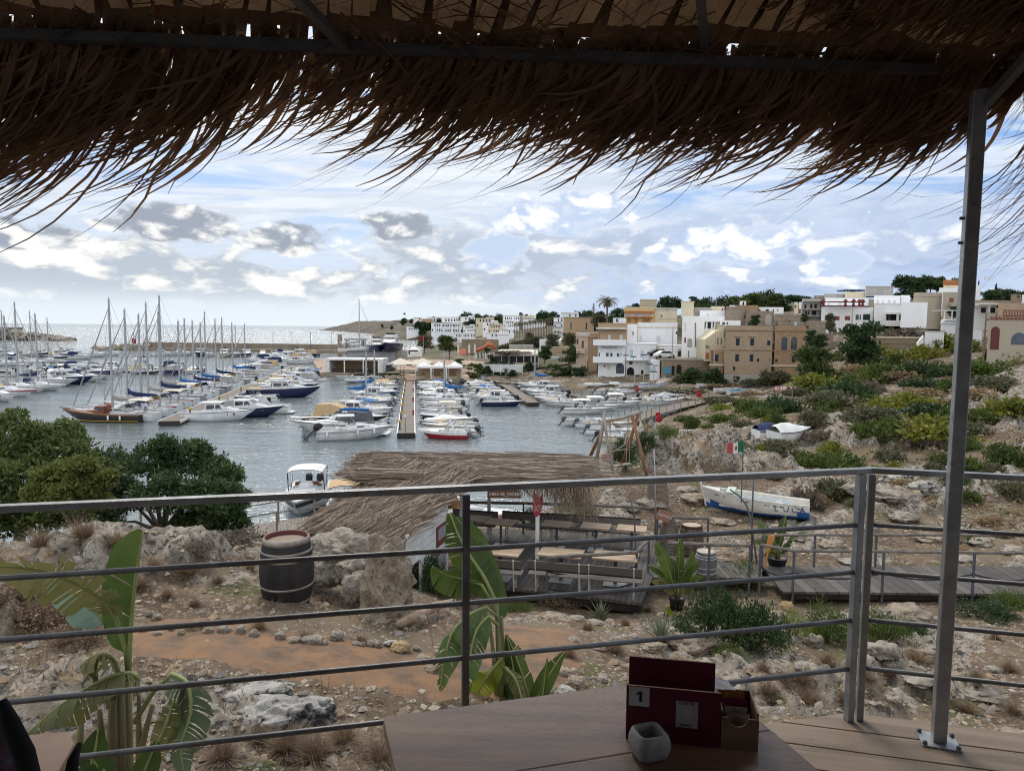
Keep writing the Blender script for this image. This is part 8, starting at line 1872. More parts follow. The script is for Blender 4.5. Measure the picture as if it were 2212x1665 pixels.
big_tree('dark rounded evergreen tree over the waterside boardwalk at left',345,1185,22,((240,1010,62,1.5),(330,1000,66,.5),(405,995,62,1.),(470,1035,58,.5),(500,1080,48,0),(440,1075,60,-.8),(350,1075,60,-1.2),(270,1075,60,-.5),(505,1125,40,-.3),(420,1140,45,-.8),(460,1110,45,-.8),(225,1130,50,.5)),mat('evergreen_leaves',(.035,.068,.026),(.075,.12,.04),1.4,.55,trans=.2),42000,.14,tips=None)
big_tree('olive green bushy tree at the far left edge above the rocks',40,1180,19,((20,960,75,1.),(95,960,65,1.),(150,985,60,.6),(60,1030,75,0),(-30,1010,80,0),(195,1010,45,1.),(28,915,42,1.5),(130,935,45,1.5),(10,1090,70,-.5),(120,1085,60,-.3),(0,1130,60,-.8),(80,1130,50,-.8),(150,1120,45,-.6),(-50,1080,70,0)),mat('olive_foliage',(.07,.10,.026),(.13,.16,.044),1.4,.6,trans=.25),40000,.13,'tree')
big_tree('lighter yellowish green tree in front of the two darker ones at left',160,1150,16.5,((120,1030,48,.3),(175,1018,48,0),(215,1040,40,0),(150,1070,50,-.3),(205,1085,38,0),(90,1075,42,0)),mat('yellowish_foliage',(.10,.125,.026),(.165,.185,.045),2.,.6,trans=.25),17000,.11,'tree',trunk=.08)
for k_,m_,sd,n_,s_ in(('n_dark',LEAF_D,41,5200,.062),('n_mid',LEAF_M,42,4600,.06),('n_lime',mat('lime_foliage',(.13,.19,.02),(.20,.25,.035),2,.6,trans=.3),43,2600,.055),('n_twig',LEAF_G,44,3000,.07),('n_dry',DRYR,45,3600,.07)):plant_proto(k_,shrub_fn(m_,sd,s_,n_,(1.,1.,.8),12,.4))
g='bushes below the terrace'
for i,(k,px,py,w,h,lab)in enumerate((('n_dark',1555,1390,105,125,'big dark lush bush left of the near board walk'),('n_dark',1640,1400,85,105,'dark bush with lime patch at its right'),('n_mid',1590,1260,75,55,'light feathery bush growing through the log rail'),('n_lime',1718,1370,38,60,'bright lime green bush between two dark ones'),('n_mid',1795,1385,75,90,'green bush left of the corner post below the board walk'),('n_mid',1900,1380,70,75,'green bush right of the corner post below the board walk'),('n_dark',1975,1370,45,35,'small dark trailing bush near the tall post'),('n_dark',2130,1335,80,40,'low dark bush at the right below the board walk'),('n_mid',2180,1310,60,45,'green bush at the right edge under the board walk'),('n_mid',1990,1420,40,26,'small green bush behind the tall post'),('n_dark',915,1270,60,85,'dark bush against the white hut wall behind the rock pillar'),('n_mid',960,1285,45,60,'bush with dry stems between rock pillar and banana'),('n_mid',720,1135,50,38,'green bush in front of the reed roof eave'),('n_twig',500,1180,100,45,'grey leafless cushion bush left of the big barrel'),('n_twig',425,1190,60,30,'small grey cushion bush under the dark tree'),('n_dry',90,1350,110,75,'russet dry bush behind the left banana plant'),('n_dry',40,1290,80,50,'dry brown bush at the left edge'),('n_dry',170,1390,90,50,'low dry brown bush beside the banana leaf'),('n_mid',150,1120,90,38,'low green bush under the left trees'),('n_mid',90,1115,60,36,'dull green bush at left under the rail'),('n_mid',1580,1410,50,24,'low green ground bush left of the lime one'),('n_mid',1690,1500,40,10,'flat green cushion in front of the pale stones'),('n_mid',1480,1360,40,24,'weedy green clump beside the potted banana'),('n_mid',560,1660,60,20,'low green creeping plant at the bottom edge below the lichened rock'),('n_dry',1210,1310,60,30,'dry shadowed bush under the deck edge'),('n_mid',1120,1320,40,24,'green weeds under the deck edge left'),('n_mid',1250,1125,60,26,'green hedge behind the far benches, right'),('n_dark',1140,1112,50,36,'green hedge behind the far benches, middle'),('n_mid',1040,1118,45,30,'green hedge behind the far benches, left'))):
 p=ground(px,py,4.5);s=p.y/FPX
 if py<1130 and 1000<px<1300:p=at(px,py+25,24.6);p.z=hz(p.x,p.y);s=p.y/FPX
 plant(k,p,h*s*1.35,lab,g,None,w*s*1.0).location.z-=.05
for k,px,py,Y,w,h,lab in(('n_dark',1352,1010,30.5,70,88,'dark hanging bush over the rock behind the swing'),('n_mid',1435,945,32,60,40,'green bush crowning the rock right of the swing'),('n_dark',1395,975,31.5,45,60,'dark bush on the rock between swing pole and wicker trap')):
 p=at(px,py,Y);plant(k,p,h*Y/FPX,lab,'bushes on the swing rock',None,w*Y/FPX*.6)
def spiky():
 t=thing('aloe','x','aloe');rs=np.random.RandomState(4);mb=MB()
 for i in range(26):
  a=i*2.4;e=1.35-.9*(i/26)**1.2;l=rs.uniform(.38,.55);pts=[Vector((0,0,0)),Vector((.4*l*math.cos(a)*math.cos(e),.4*l*math.sin(a)*math.cos(e),.45*l*math.sin(e)+.03)),Vector((l*math.cos(a)*math.cos(e),l*math.sin(a)*math.cos(e),l*math.sin(e)))]
  s=Vector((-math.sin(a),math.cos(a),0));vs=[]
  for q,w in zip(pts,(.05,.042,.004)):vs+=[q-s*w/2,q+Vector((0,0,-w*.35)),q+s*w/2]
  mb.add(vs,[(0,1,4,3),(1,2,5,4),(3,4,7,6),(4,5,8,7)])
 mb.build('leaf_rosette',mat('aloe_leaf',(.16,.19,.11),(.24,.25,.17),5,.6),t);return t
plant_proto('aloe',spiky)
for px,py,h,lab in((1296,1338,.62,'pale spiky aloe in the rocks below the deck edge'),(1428,1388,.75,'larger dusty aloe left of the dark lush bush'),(900,1205,.6,'aloe growing against the white hut wall')):p=ground(px,py,6);plant('aloe',p,h*1.5,lab,'aloes')
def tuft():
 t=thing('dry_tuft','x','grass tuft');rs=np.random.RandomState(6);mb=MB()
 for i in range(420):
  a=rs.rand()*6.283;e=rs.uniform(.25,1.45);l=rs.uniform(.5,1.);q=rs.uniform(0,.22);b=Vector((q*math.cos(a),q*math.sin(a),0));d=Vector((math.cos(a)*math.cos(e),math.sin(a)*math.cos(e),math.sin(e)))
  mb.ribbon([b,b+d*l*.5,b+d*l-Vector((0,0,.14*l))],[.018,.013,.003],Vector((-math.sin(a),math.cos(a),0)))
 mb.build('blades',DRYR,t);return t
plant_proto('tuft',tuft)
_tr=random.Random(12);i=0
for px,py,s in((1660,1500,.26),(1745,1520,.30),(1730,1475,.3),(1830,1520,.26),(1870,1470,.26),(1980,1430,.28),(1920,1460,.2),(1790,1440,.3),(1850,1400,.22),(2030,1500,.22),(2110,1470,.22),(2180,1450,.25),(2090,1540,.22),(2190,1540,.2),(1650,1450,.2),(1600,1520,.18),(1330,1410,.26),(1270,1360,.22),(1230,1420,.22),(1350,1350,.22),(1400,1320,.2),(560,1360,.2),(660,1385,.2),(420,1310,.18),(470,1260,.2),(360,1290,.2),(430,1225,.25),(540,1230,.2),(300,1270,.25),(700,1300,.18),(780,1390,.16),(620,1620,.3),(680,1640,.3),(740,1600,.25),(480,1640,.25),(560,1600,.2),(90,1180,.4),(180,1160,.4),(250,1180,.35),(40,1170,.4),(820,1640,.25),(2150,1380,.2),(2120,1290,.2),(1690,1470,.2),(1470,1440,.2),(1520,1460,.2),(600,1160,.3),(560,1150,.3),(410,1240,.3),(330,1230,.3)):
 p=ground(px,py,4.2);plant('tuft',p,s*1.1,f'dry grass tuft, {ordn(i % 25)} of those {"right" if px > 1100 else "left"} of the table, {"nearer" if i % 2 else "farther"} set','dry grass tufts on the rocky ground',None,s*1.3);i+=1
def rk(px,py,Y,r,m,lab,seed,n=5,rough=.35,tilt=0.,grp=None):
 p=at(px,py,Y);return rock(p,r,m,lab,grp,seed,n,rough,tilt)
def pillar():
 p=at(838,1262,10.6);z0=hz(p.x,p.y)
 rock(p,(.38,.36,.74),STONEW,'tall pale rock pillar full of holes beside the hut',None,3,6,.34,-.08)
 rock(at(848,1335,10.5),(.42,.4,.30),STONEW,'broad foot of pitted rock under the tall pillar',None,9,5,.3)
 rock(at(752,1192,12.4),(.55,.5,.40),STONE,'rounded grey boulder behind the rock pillar',None,5,6,.25)
 rock(at(712,1228,12.2),(.42,.4,.3),STONE,'small pitted grey boulder left of the rounded one',None,6,5,.3)
 rock(at(775,1272,11.3),(.28,.24,.30),STONE,'slanting grey slab leaning on the pillar',None,7,5,.25,.5)
 rock(at(765,1235,11.8),(.30,.3,.26),STONE,'pitted lump between boulder and slab',None,8,5,.35)
 rock(at(700,1172,12.8),(.30,.3,.16),STONE,'flat lichened rock right of the big barrel',None,17,5,.35)
pillar()
rk(622,1552,7.1,(.50,.28,.20),LICHEN,'low white lichened rock in front of the path',21,6,.3);rk(560,1570,7.0,(.30,.25,.16),LICHEN,'dark lichened rock left end of the low rock',22,5,.35)
rk(758,1535,7.6,(.24,.10,.12),STONEW,'slanted wedge shaped stone beside the low lichened rock',23,4,.2,.55)
rk(560,1500,7.6,(.4,.3,.10),LICHEN,'flat lichened rock behind the torn banana leaf',24,5,.35);rk(480,1480,7.9,(.3,.3,.1),LICHEN,'flat white rock at the near side of the path',25,5,.35)
g='stones edging the path'
for i,(px,py,w,h,m)in enumerate(((550,1375,24,22,STONE),(606,1380,26,22,STONE),(634,1388,30,16,STONEW),(675,1390,50,24,STONE),(703,1394,13,16,STONE),(730,1382,34,24,STONE),(768,1394,18,12,STONE),(782,1395,20,12,STONEW),(800,1396,20,16,STONE),(817,1398,18,20,STONE),(845,1392,30,12,LICHEN),(866,1406,42,28,STONEO),(900,1404,18,12,STONE),(915,1424,34,12,STONEW),(940,1450,46,24,STONEW),(520,1368,26,22,STONE),(485,1366,30,20,STONE),(450,1368,26,20,STONEW),(420,1360,40,22,STONEO),(392,1372,18,16,STONEW),(370,1362,16,14,STONE),(340,1372,22,12,STONEW),(310,1366,22,12,STONE),(340,1338,24,16,STONEW),(325,1330,18,16,STONE),(950,1415,26,16,STONE),(1245,1482,50,26,STONEW),(1225,1500,44,20,LICHEN),(1215,1455,40,18,STONEW),(1300,1470,30,12,STONE),(1285,1350,40,14,STONE),(1195,1338,50,14,STONEW),(1250,1342,36,16,STONE),(1240,1385,26,12,STONE),(1330,1385,30,14,STONE),(1290,1400,44,12,STONEW),(1370,1380,26,14,STONE),(1430,1330,24,10,STONEW),(1360,1322,18,10,STONEW))):
 p=ground(px,py,4.5);s=p.y/FPX;rock(p+Vector((0,0,h*s*.3)),(w*s*.5,w*s*.42,h*s*.52),m,f'{("grey pitted", "pale", "rough")[i % 3]} stone edging the path, {ordn(i % 26)} of the {"left" if px < 1000 else "right"} run{" beyond the edge" if i > 25 else ""}',g,30+i,3,.35)
g='pale boulders on the right slope'
for i,(px,py,w,h,m)in enumerate(((1500,1395,110,40,STONEW),(1410,1400,60,24,STONEW),(1760,1395,40,50,STONE),(1740,1445,60,22,STONE),(1905,1410,80,40,STONE),(1930,1440,30,12,STONE),(2000,1410,50,14,STONEW),(1960,1330,110,34,STONEW),(2020,1345,60,24,STONEW),(1700,1320,34,40,STONEO),(1680,1335,40,30,STONEW),(1650,1460,60,14,STONEW),(1580,1470,50,16,STONEW),(1840,1490,60,10,STONEW),(2120,1500,90,16,STONE),(2150,1450,50,18,STONE),(2060,1460,60,12,STONEW),(2195,1590,70,26,STONEW),(1990,1470,90,14,STONE),(1930,1510,40,8,STONEW),(1680,1140,40,14,STONE),(1730,1165,50,16,STONE),(1800,1180,60,20,STONEW),(1880,1145,50,22,STONE),(1950,1120,70,26,STONE),(2020,1165,90,20,STONEW),(2120,1175,60,20,STONE),(2190,1190,60,18,STONE),(1560,1130,60,16,STONEW),(1440,1130,60,22,STONE),(1500,1080,80,24,STONEW),(1410,1090,70,30,STONE),(1350,1100,60,26,STONE),(1310,1125,60,22,STONE),(1480,1060,60,16,STONE),(1850,1060,80,24,STONE),(1930,1075,90,30,STONE),(1990,1060,80,40,LICHEN),(1940,1040,80,30,LICHEN),(1560,1210,40,10,STONEW),(1840,1215,60,12,STONE),(2080,1210,70,14,STONE))):
 p=ground(px,py,4.5);s=p.y/FPX;rock(p+Vector((0,0,h*s*.15)),(w*s*.45,w*s*.36,h*s*.42),m,f'{("grey", "warm pale", "pitted")[i % 3]} limestone boulder, {ordn(i % 21)} of the {"nearer" if i < 21 else "farther"} ones right of the deck',g,80+i,4,.45)
_d=[ground(862,1362,6),ground(900,1350,6),ground(940,1335,6),ground(980,1325,6)];_o=single(MB().tube([p+Vector((0,0,.1+.05*k))for k,p in enumerate(_d)],[.06,.09,.075,.05],9),'driftwood_log',mat('pale_driftwood',(.42,.30,.20),(.26,.18,.12),4,.9,.7,16,st=(1,1,1)),'weathered driftwood log lying right of the rock pillar','log',smooth=True)
def scatter():
 rs=np.random.RandomState(77);mb=MB();n=0;base=np.array([[1,0,0],[-1,0,0],[0,1,0],[0,-1,0],[0,0,1],[0,0,-1]],float);F=[(0,2,4),(2,1,4),(1,3,4),(3,0,4),(2,0,5),(1,2,5),(3,1,5),(0,3,5)]
 while n<19000:
  y=4.2+26*rs.rand()**1.9;x=rs.uniform(-1,1)*(1+.85*y)
  if fbm(np.array(x*.7),np.array(y*.7),5.,3)<rs.uniform(-.45,.25):continue
  if abs(y-18.3)<2.6 and-2<x<16 or hz0(x,y)<.3:continue
  if 15<y<22 and-5.3<x<-1.2:continue
  pd=float(seg_d(np.array(x),np.array(y),PATH))
  if pd<.7 and rs.rand()<.93:continue
  z=hz(x,y);s=min(.09,.012+.016*rs.exponential())*(1+.02*y);q=base*rs.uniform(.6,1.25,(6,1))*np.array([s,s*rs.uniform(.6,1),s*rs.uniform(.4,.75)]);a=rs.rand()*6.28;c,d=math.cos(a),math.sin(a)
  mb.add([(x+p[0]*c-p[1]*d,y+p[0]*d+p[1]*c,z+p[2]+s*.15)for p in q],F,int(rs.rand()*3));n+=1
 struct(mb,'loose_stones',[mat('chip_pale',(.46,.40,.32),(.36,.30,.23),8,.95),mat('chip_warm',(.40,.29,.19),(.30,.22,.15),8,.95),mat('chip_grey',(.33,.30,.27),(.22,.2,.18),8,.95)],kind='stuff')
 mb=MB();n=0
 while n<9000:
  y=4+24*rs.rand()**1.7;x=rs.uniform(-1,1)*(1+.85*y)
  if fbm(np.array(x*.5+40),np.array(y*.5),2.,3)<rs.uniform(-.3,.35):continue
  if abs(y-18.3)<2.6 and-2<x<16 or(15<y<22 and-5.3<x<-1.2)or hz0(x,y)<.3:continue
  if float(seg_d(np.array(x),np.array(y),PATH))<.75:continue
  z=hz(x,y)
  for k in range(3):
   a=rs.rand()*6.283;l=rs.uniform(.05,.2);e=rs.uniform(.2,1.3);d=Vector((math.cos(a)*math.cos(e),math.sin(a)*math.cos(e),math.sin(e)))*l;b=Vector((x+rs.normal()*.04,y+rs.normal()*.04,z-.01));mb.ribbon([b,b+d],[.010,.003],Vector((-math.sin(a),math.cos(a),0)),int(rs.rand()*2))
  n+=1
 struct(mb,'dry_grass',[DRY,DRYR],kind='stuff')
scatter()
DZ=9.38
GALV=mat('galvanised_steel',(.34,.35,.36),(.24,.25,.26),9,.42,.15,60,metal=.55,c3=(.17,.165,.16),sc3=14,lo3=.58,hi3=.75)
GALVD=mat('dark_steel_tube',(.10,.10,.105),(.15,.15,.155),12,.45,.15,60,metal=.5,c3=(.22,.22,.22),sc3=22,lo3=.6,hi3=.75)
RA=math.atan2(2.785-2.10,1.44+1.57);RD=Vector((math.cos(RA),math.sin(RA),0));RC=Vector((1.44,2.785,0));RN=Vector((-RD.y,RD.x,0))
RA2=math.atan2(-.13,.56)+.0;RD2=Vector((math.cos(RA2),math.sin(RA2),0))
def railing():
 t=thing('railing','galvanised railing along the left front of the terrace with four round bars','railing',(RC.x,RC.y,DZ),world=True)
 a=RC-RD*3.9
 def p(s,z):q=RC-RD*s;return Vector((q.x,q.y,z))
 MB().beam(p(3.9,10.43),p(-.02,10.435),.034,.023).build('top_rail',GALV,t,bevel=.004)
 for i,z in enumerate((10.212,10.015,9.812,9.605)):
  MB().tube([p(3.9,z),p(.03,z)],.0096,12).build('bar',GALVD,t,True)
 q=p(1.640,0);MB().box((q.x,q.y,(DZ+10.41)/2-.05),(.025,.025,10.41-DZ+.1),RA).build('post',GALVD,t)
 q=p(.024,0);MB().box((q.x,q.y,(DZ+10.422)/2),(.030,.032,10.420-DZ),RA).build('corner_post',GALV,t,bevel=.003)
 t=thing('railing','galvanised railing along the right side of the terrace behind the tall post','railing',(RC.x+.03,RC.y,DZ),world=True)
 def p(s,z):q=RC+Vector((.03,.0,0))+RD2*s;return Vector((q.x,q.y,z))
 MB().beam(p(-.02,10.436),p(2.6,10.436),.034,.023).build('top_rail',GALV,t,bevel=.004)
 for z in(10.212,10.015,9.812,9.605):MB().tube([p(.0,z),p(2.6,z)],.0096,12).build('bar',GALVD,t,True)
 q=p(-.006,0);MB().box((q.x,q.y,(DZ+10.42)/2),(.026,.032,10.418-DZ),RA2).build('corner_post',GALV,t,bevel=.003)
 q=p(1.9,0);MB().box((q.x,q.y,(DZ+10.42)/2),(.036,.036,10.418-DZ),RA2).build('post',GALV,t)
 b=atz(2027,1602,DZ);t=thing('canopy_post','tall square galvanised post on a bolted base plate carrying the straw canopy','post',b,-.30)
 MB().bx(-.024,.024,-.024,.024,.008,2.50).build('shaft',GALV,t,bevel=.004);MB().bx(-.068,.068,-.055,.055,0,.008).build('base_plate',GALV,t)
 for x in(-.058,.058):
  for y in(-.044,.044):MB().lathe([(.009,.008),(.009,.018),(.005,.022)],(x,y,0),6).build('bolt',GALVD,t)
 for z in(1.95,2.04):MB().lathe([(.006,0),(.006,.014)],(-.024,0,z),6,M=Matrix.Rotation(-1.57,4,'Y')).build('bolt',GALVD,t)
railing()
FLOORW=mat('terrace_board_wood',(.225,.168,.118),(.155,.115,.08),2.2,.62,.25,40,st=(.35,6,6),c3=(.12,.085,.055),sc3=5,lo3=.58,hi3=.7,rnd=.25)
def floor():
 t=thing('terrace_floor','brown wooden terrace floor of wide grooved boards under the table','floor',(RC.x,RC.y,DZ),RA2,world=False);w=.145
 o=RC+Vector((.03,0,0));M=Matrix.Rotation(-RA2,4,'Z')
 n=Vector((RD2 .y,-RD2 .x,0))
 for i in range(26):
  y1=.06-i*(w+.006);y0=y1-w
  def xl(y):d=RA-RA2;return y/math.tan(d)if False else(y-.075/math.cos(d))/math.tan(d)
  xs=max(-3.9,-.14 if y1>0 else xl(y1)*1.0)if False else None
  d=RA-RA2;x_at=lambda y:(y-.06)/math.tan(d)
  l0,l1=max(-4.2,x_at(y0)),max(-4.2,x_at(y1))
  m=MB();m.prism([(l0,y0),(3.4,y0),(3.4,y1),(l1,y1)],-.04,0);m.build('board',FLOORW,t,bevel=.003)
 MB().prism([(-.3,-.02),(3.4,-.02),(3.4,-.06),(-.3,-.06)],-.22,-.041).build('edge_joist',HULLD,t)
floor()
def shading_wall():  # unseen dark wall added behind the camera to cut light on the terrace
 t=thing('unseen_shading_wall','added dark timber wall out of view, shading the terrace from behind','building',(0,-3.6,DZ))
 WD=mat('shading_wall_boards',(.20,.15,.11),(.14,.10,.08),3,.7,st=(6,6,.6))
 MB().bx(-7,7,-.15,0,-.3,4.6).build('wall',WD,t)
 MB().bx(-1.2,0,.001,.03,0,2.1).build('door',mat('shading_wall_door',(.06,.045,.035),None),t)
shading_wall()
for i,(x,y)in enumerate(((-2.4,1.75),(-.5,2.2),(1.35,2.6),(2.6,2.45))):
 z=hz(x,y);o=single(MB().bx(x-.06,x+.06,y-.06,y+.06,z-.3,DZ-.045),'terrace_stilt',HULLD,f'dark timber stilt under the terrace, {ordn(i)} from left','post')
TA=math.atan2(.15,.56)
TABW=mat('dark_table_wood',(.19,.105,.066),(.115,.064,.042),2.5,.30,.25,55,st=(1.2,9,9),c3=(.26,.16,.105),sc3=1.8,lo3=.5,hi3=.75,coat=.15)
def table():
 tz=10.13;a=Vector((-.283,1.492,tz));t=thing('cafe_table','dark brown wooden cafe table with rounded corners standing by the railing','table',(.1,1.3,DZ),world=True)
 ux,uy=Vector((math.cos(TA),math.sin(TA),0)),Vector((-math.sin(TA),math.cos(TA),0))
 uy=Vector((-.30,.954,0));ux=Vector((.966,.259,0))
 def q(x,y):return a+ux*x-uy*y
 L,D=.805,.78
 r=.018;pts=[]
 for cx,cy,s in((r,r,180),(L-r,r,270),(L-r,D-r,0),(r,D-r,90)):
  for k in range(5):an=R_(s+k*22.5);pts.append(q(cx+r*math.cos(an),cy+r*math.sin(an)))
 n=len(pts);z0=tz-.032
 for(y0,y1)in((0,.26),(.2615,.52),(.5215,D)):
  c=[(x,y)for x,y in(((0 if y0 else r*.3),y0),(L-(0 if y0 else r*.3),y0),(L,y0+(.012 if not y0 else 0)),(L,y1),(0,y1),(0,y0+(.012 if not y0 else 0)))]
  p=[q(*k)for k in c];MB().prism([(v.x,v.y)for v in p][::-1],z0,tz).build('tabletop_board',TABW,t,bevel=.003)
 for x,y in((.06,.06),(L-.06,.06),(.06,D-.06),(L-.06,D-.06)):
  p=q(x,y);MB().bx(p.x-.02,p.x+.02,p.y-.02,p.y+.02,DZ,z0-.001).build('leg',GALVD,t)
 return q,tz
TQ,TZ_=table()
BORD=mat('bordeaux_board',(.085,.008,.022),(.065,.007,.018),5,.5,.1,80)
MDF=mat('raw_board_edge',(.32,.22,.16),None,rough=.7)
def tpt(px,py):return atz(px,py,TZ_)
def caddy():
 p0,p1=tpt(1352,1594),tpt(1554,1615);d=(p1-p0);W_=d.length;rz=math.atan2(d.y,d.x)
 t=thing('menu_holder','dark red board menu holder with number 1 and a wooden sugar tray','menu holder',p0,rz)
 th=.004;Hf=.118;Hb=.155;D=.055
 def panel(nm,x0,x1,y,z1,m=BORD):
  o=MB().bx(x0,x1,y,y+th,.0,z1).build(nm,m,t);MB().bx(x0,x1,y+.0002,y+th-.0002,z1,z1+.0006).build('raw_edge',MDF,o);return o
 panel('front_panel',0,W_,0,Hf);panel('back_panel',.004,W_-.006,D,Hb)
 for x in(0,W_-th):MB().bx(x,x+th,th+.0002,D-.0002,0,Hf*.8).build('side_panel',BORD,t);
 MB().bx(-.0007,-.0001,.0,.004,0,Hf).bx(-.0007,-.0001,D,D+th,0,Hb).build('raw_side_edge',MDF,t)
 MB().bx(th,W_-th,th+.0002,D-.0002,.0,.004).build('floor_panel',BORD,t)
 s=MB().bx(.004,.047,-.0012,-.0002,Hf-.043,Hf-.001).build('number_sticker',mat('grey_sticker',(.40,.40,.40),(.34,.34,.34),20,.6),t)
 bp=mat('black_print',(.012,.012,.014),None);cx_=.0262;zb_=Hf-.033;pl=[(-.0005,0),(.0055,0),(.0055,.023),(.001,.023),(-.0065,.0185),(-.0065,.0138),(-.0005,.0168)]
 MB().add([(cx_+x,-.0014,zb_+z)for x,z in pl],[tuple(range(7))]).build('number',bp,t)
 bx0=W_*.53;MB().bx(bx0,bx0+.045,-.0012,-.0002,Hf*.32,Hf*.80).build('label_sticker',mat('dull_sticker',(.30,.29,.30),(.24,.23,.25),60,.6),t)
 text('SCAN ME',.0075,MATS['black_print'],(bx0+.005,-.0014,Hf*.745),'printed_words',t,ext=.0002);text('MENU',.0085,MATS['black_print'],(bx0+.0095,-.0014,Hf*.34),'printed_words',t,ext=.0002)
 x0=W_+.002;x1=x0+.075;y0,y1=.0,.10;zt=.068
 WOODT=mat('tray_wood',(.17,.105,.065),(.12,.07,.045),7,.6,.1,60,st=(1,1,6))
 tr=MB()
 n=11;cx,r=(x0+x1)/2-.004,.020;arc=[(cx+r*math.cos(a),zt-r*math.sin(a)*.95)for a in np.linspace(math.pi,2*math.pi,n)];arc=[(x,2*zt-z if False else zt-abs(zt-z))for x,z in arc]
 prof=[(x0,0),(x1,0),(x1,zt)]+arc[::-1]+[(x0,zt)];k=len(prof)
 tr.add([(x,y0,z)for x,z in prof]+[(x,y0+th,z)for x,z in prof],[tuple(range(k)),tuple(range(2*k-1,k-1,-1))]+[((i+1)%k,i,k+i,k+(i+1)%k)for i in range(k)])
 tr.build('tray_front',WOODT,t)
 MB().bx(x0,x0+th,y0+th+.0002,y1,0,zt+.01).build('tray_side',WOODT,t);MB().bx(x1-th,x1,y0+th+.0002,y1,0,zt+.012).build('tray_side',WOODT,t);MB().bx(x0+th,x1-th,y1-th,y1,0,zt+.012).build('tray_back',WOODT,t);MB().bx(x0+th,x1-th,y0+th+.0002,y1-th,0,.004).build('tray_floor',WOODT,t)
 for x in(x0,x1-th):MB().bx(x+.0002,x+th-.0002,y0+th,y1-.0002,zt+.0102 if x==x0 else zt+.0122,zt+.0128).build('raw_edge',MDF,t)
 M=Matrix.Rotation(rz,4,'Z')
 for i,(dy,z1,m,lab,dx)in enumerate(((.014,.060,mat('white_sachet',(.40,.36,.36),(.34,.30,.31),30,.6),'front pale sugar sachet in the wooden tray',.006),(.024,.068,MATS['white_sachet'],'second pale sugar sachet in the wooden tray',.002),(.038,.078,mat('magenta_sachet',(.16,.012,.07),None,rough=.5),'magenta sugar sachet standing behind the pale ones',.003),(.055,.088,mat('amber_sachet',(.30,.14,.025),(.22,.10,.02),20,.5),'amber brown sugar sachet at the back of the tray',.0))):
  b=MB();w=.046
  vs=[]
  for u in np.linspace(0,1,5):
   for v in np.linspace(0,1,4):vs.append((x0+.009+dx+w*u,y0+dy+.006*math.sin(math.pi*u)*math.sin(math.pi*v)+.010*v,.005+z1*v))
  nn=len(vs);fs=[(a*4+c,(a+1)*4+c,(a+1)*4+c+1,a*4+c+1)for a in range(4)for c in range(3)]
  b.add(vs+[(x,y+.004,z)for x,y,z in vs],fs+[tuple(nn+q for q in f[::-1])for f in fs]);w_=MB();w_.v=[tuple(M@Vector(v)+p0)for v in b.v];w_.f=b.f;w_.mi=b.mi
  single(w_,'sugar_sachet',m,lab,'sachet','sugar sachets in the tray')
 c=MB();q=[M@Vector(v)+p0 for v in((W_-.012,.06,.098),(W_+.045,.075,.086),(W_+.028,.115,.090),(W_-.010,.10,.104))];c.add([tuple(v)for v in q]+[tuple(v-Vector((0,0,.0015)))for v in q],[(0,1,2,3),(7,6,5,4),(0,4,5,1),(1,5,6,2),(2,6,7,3),(3,7,4,0)])
 single(c,'menu_card',mat('grey_card',(.42,.41,.42),None,rough=.6),'grey menu card jutting out behind the dark red holder','card')
caddy()
def ashtray():
 p=tpt(1402,1631);t=thing('ashtray','small off white ceramic ashtray, a rounded cube with square hollow, before the menu holder','ashtray',p,.28);t.scale=(1.02,1.02,1.12)
 def ringz(hw,z,rr,n=28):
  o=[]
  for i in range(n):
   a=2*math.pi*i/n;c,s=math.cos(a),math.sin(a);k=(abs(c)**rr+abs(s)**rr)**(-1/rr);o.append((hw*c*k*1.08,hw*s*k,z))
  return o
 rings=[ringz(.022,0,4.5),ringz(.029,.005,4.5),ringz(.0335,.020,4.8),ringz(.0330,.034,5),ringz(.0290,.046,5.5),ringz(.0265,.049,5),ringz(.0235,.048,6),ringz(.0225,.040,6),ringz(.0215,.014,6)]
 vs=[v for r in rings for v in r];n=28;fs=[(i*n+j,i*n+(j+1)%n,(i+1)*n+(j+1)%n,(i+1)*n+j)for i in range(len(rings)-1)for j in range(n)]+[tuple(range(n-1,-1,-1)),tuple(range(8*n,9*n))]
 MB().add(vs,fs).build('body',mat('speckled_ceramic',(.29,.285,.27),(.22,.215,.205),60,.5,.05),t,True)
 MB().box((0,0,.0155),(.030,.030,.002)).build('ash',mat('ash_grey',(.09,.085,.085),(.05,.05,.05),90,.9),t)
ashtray()
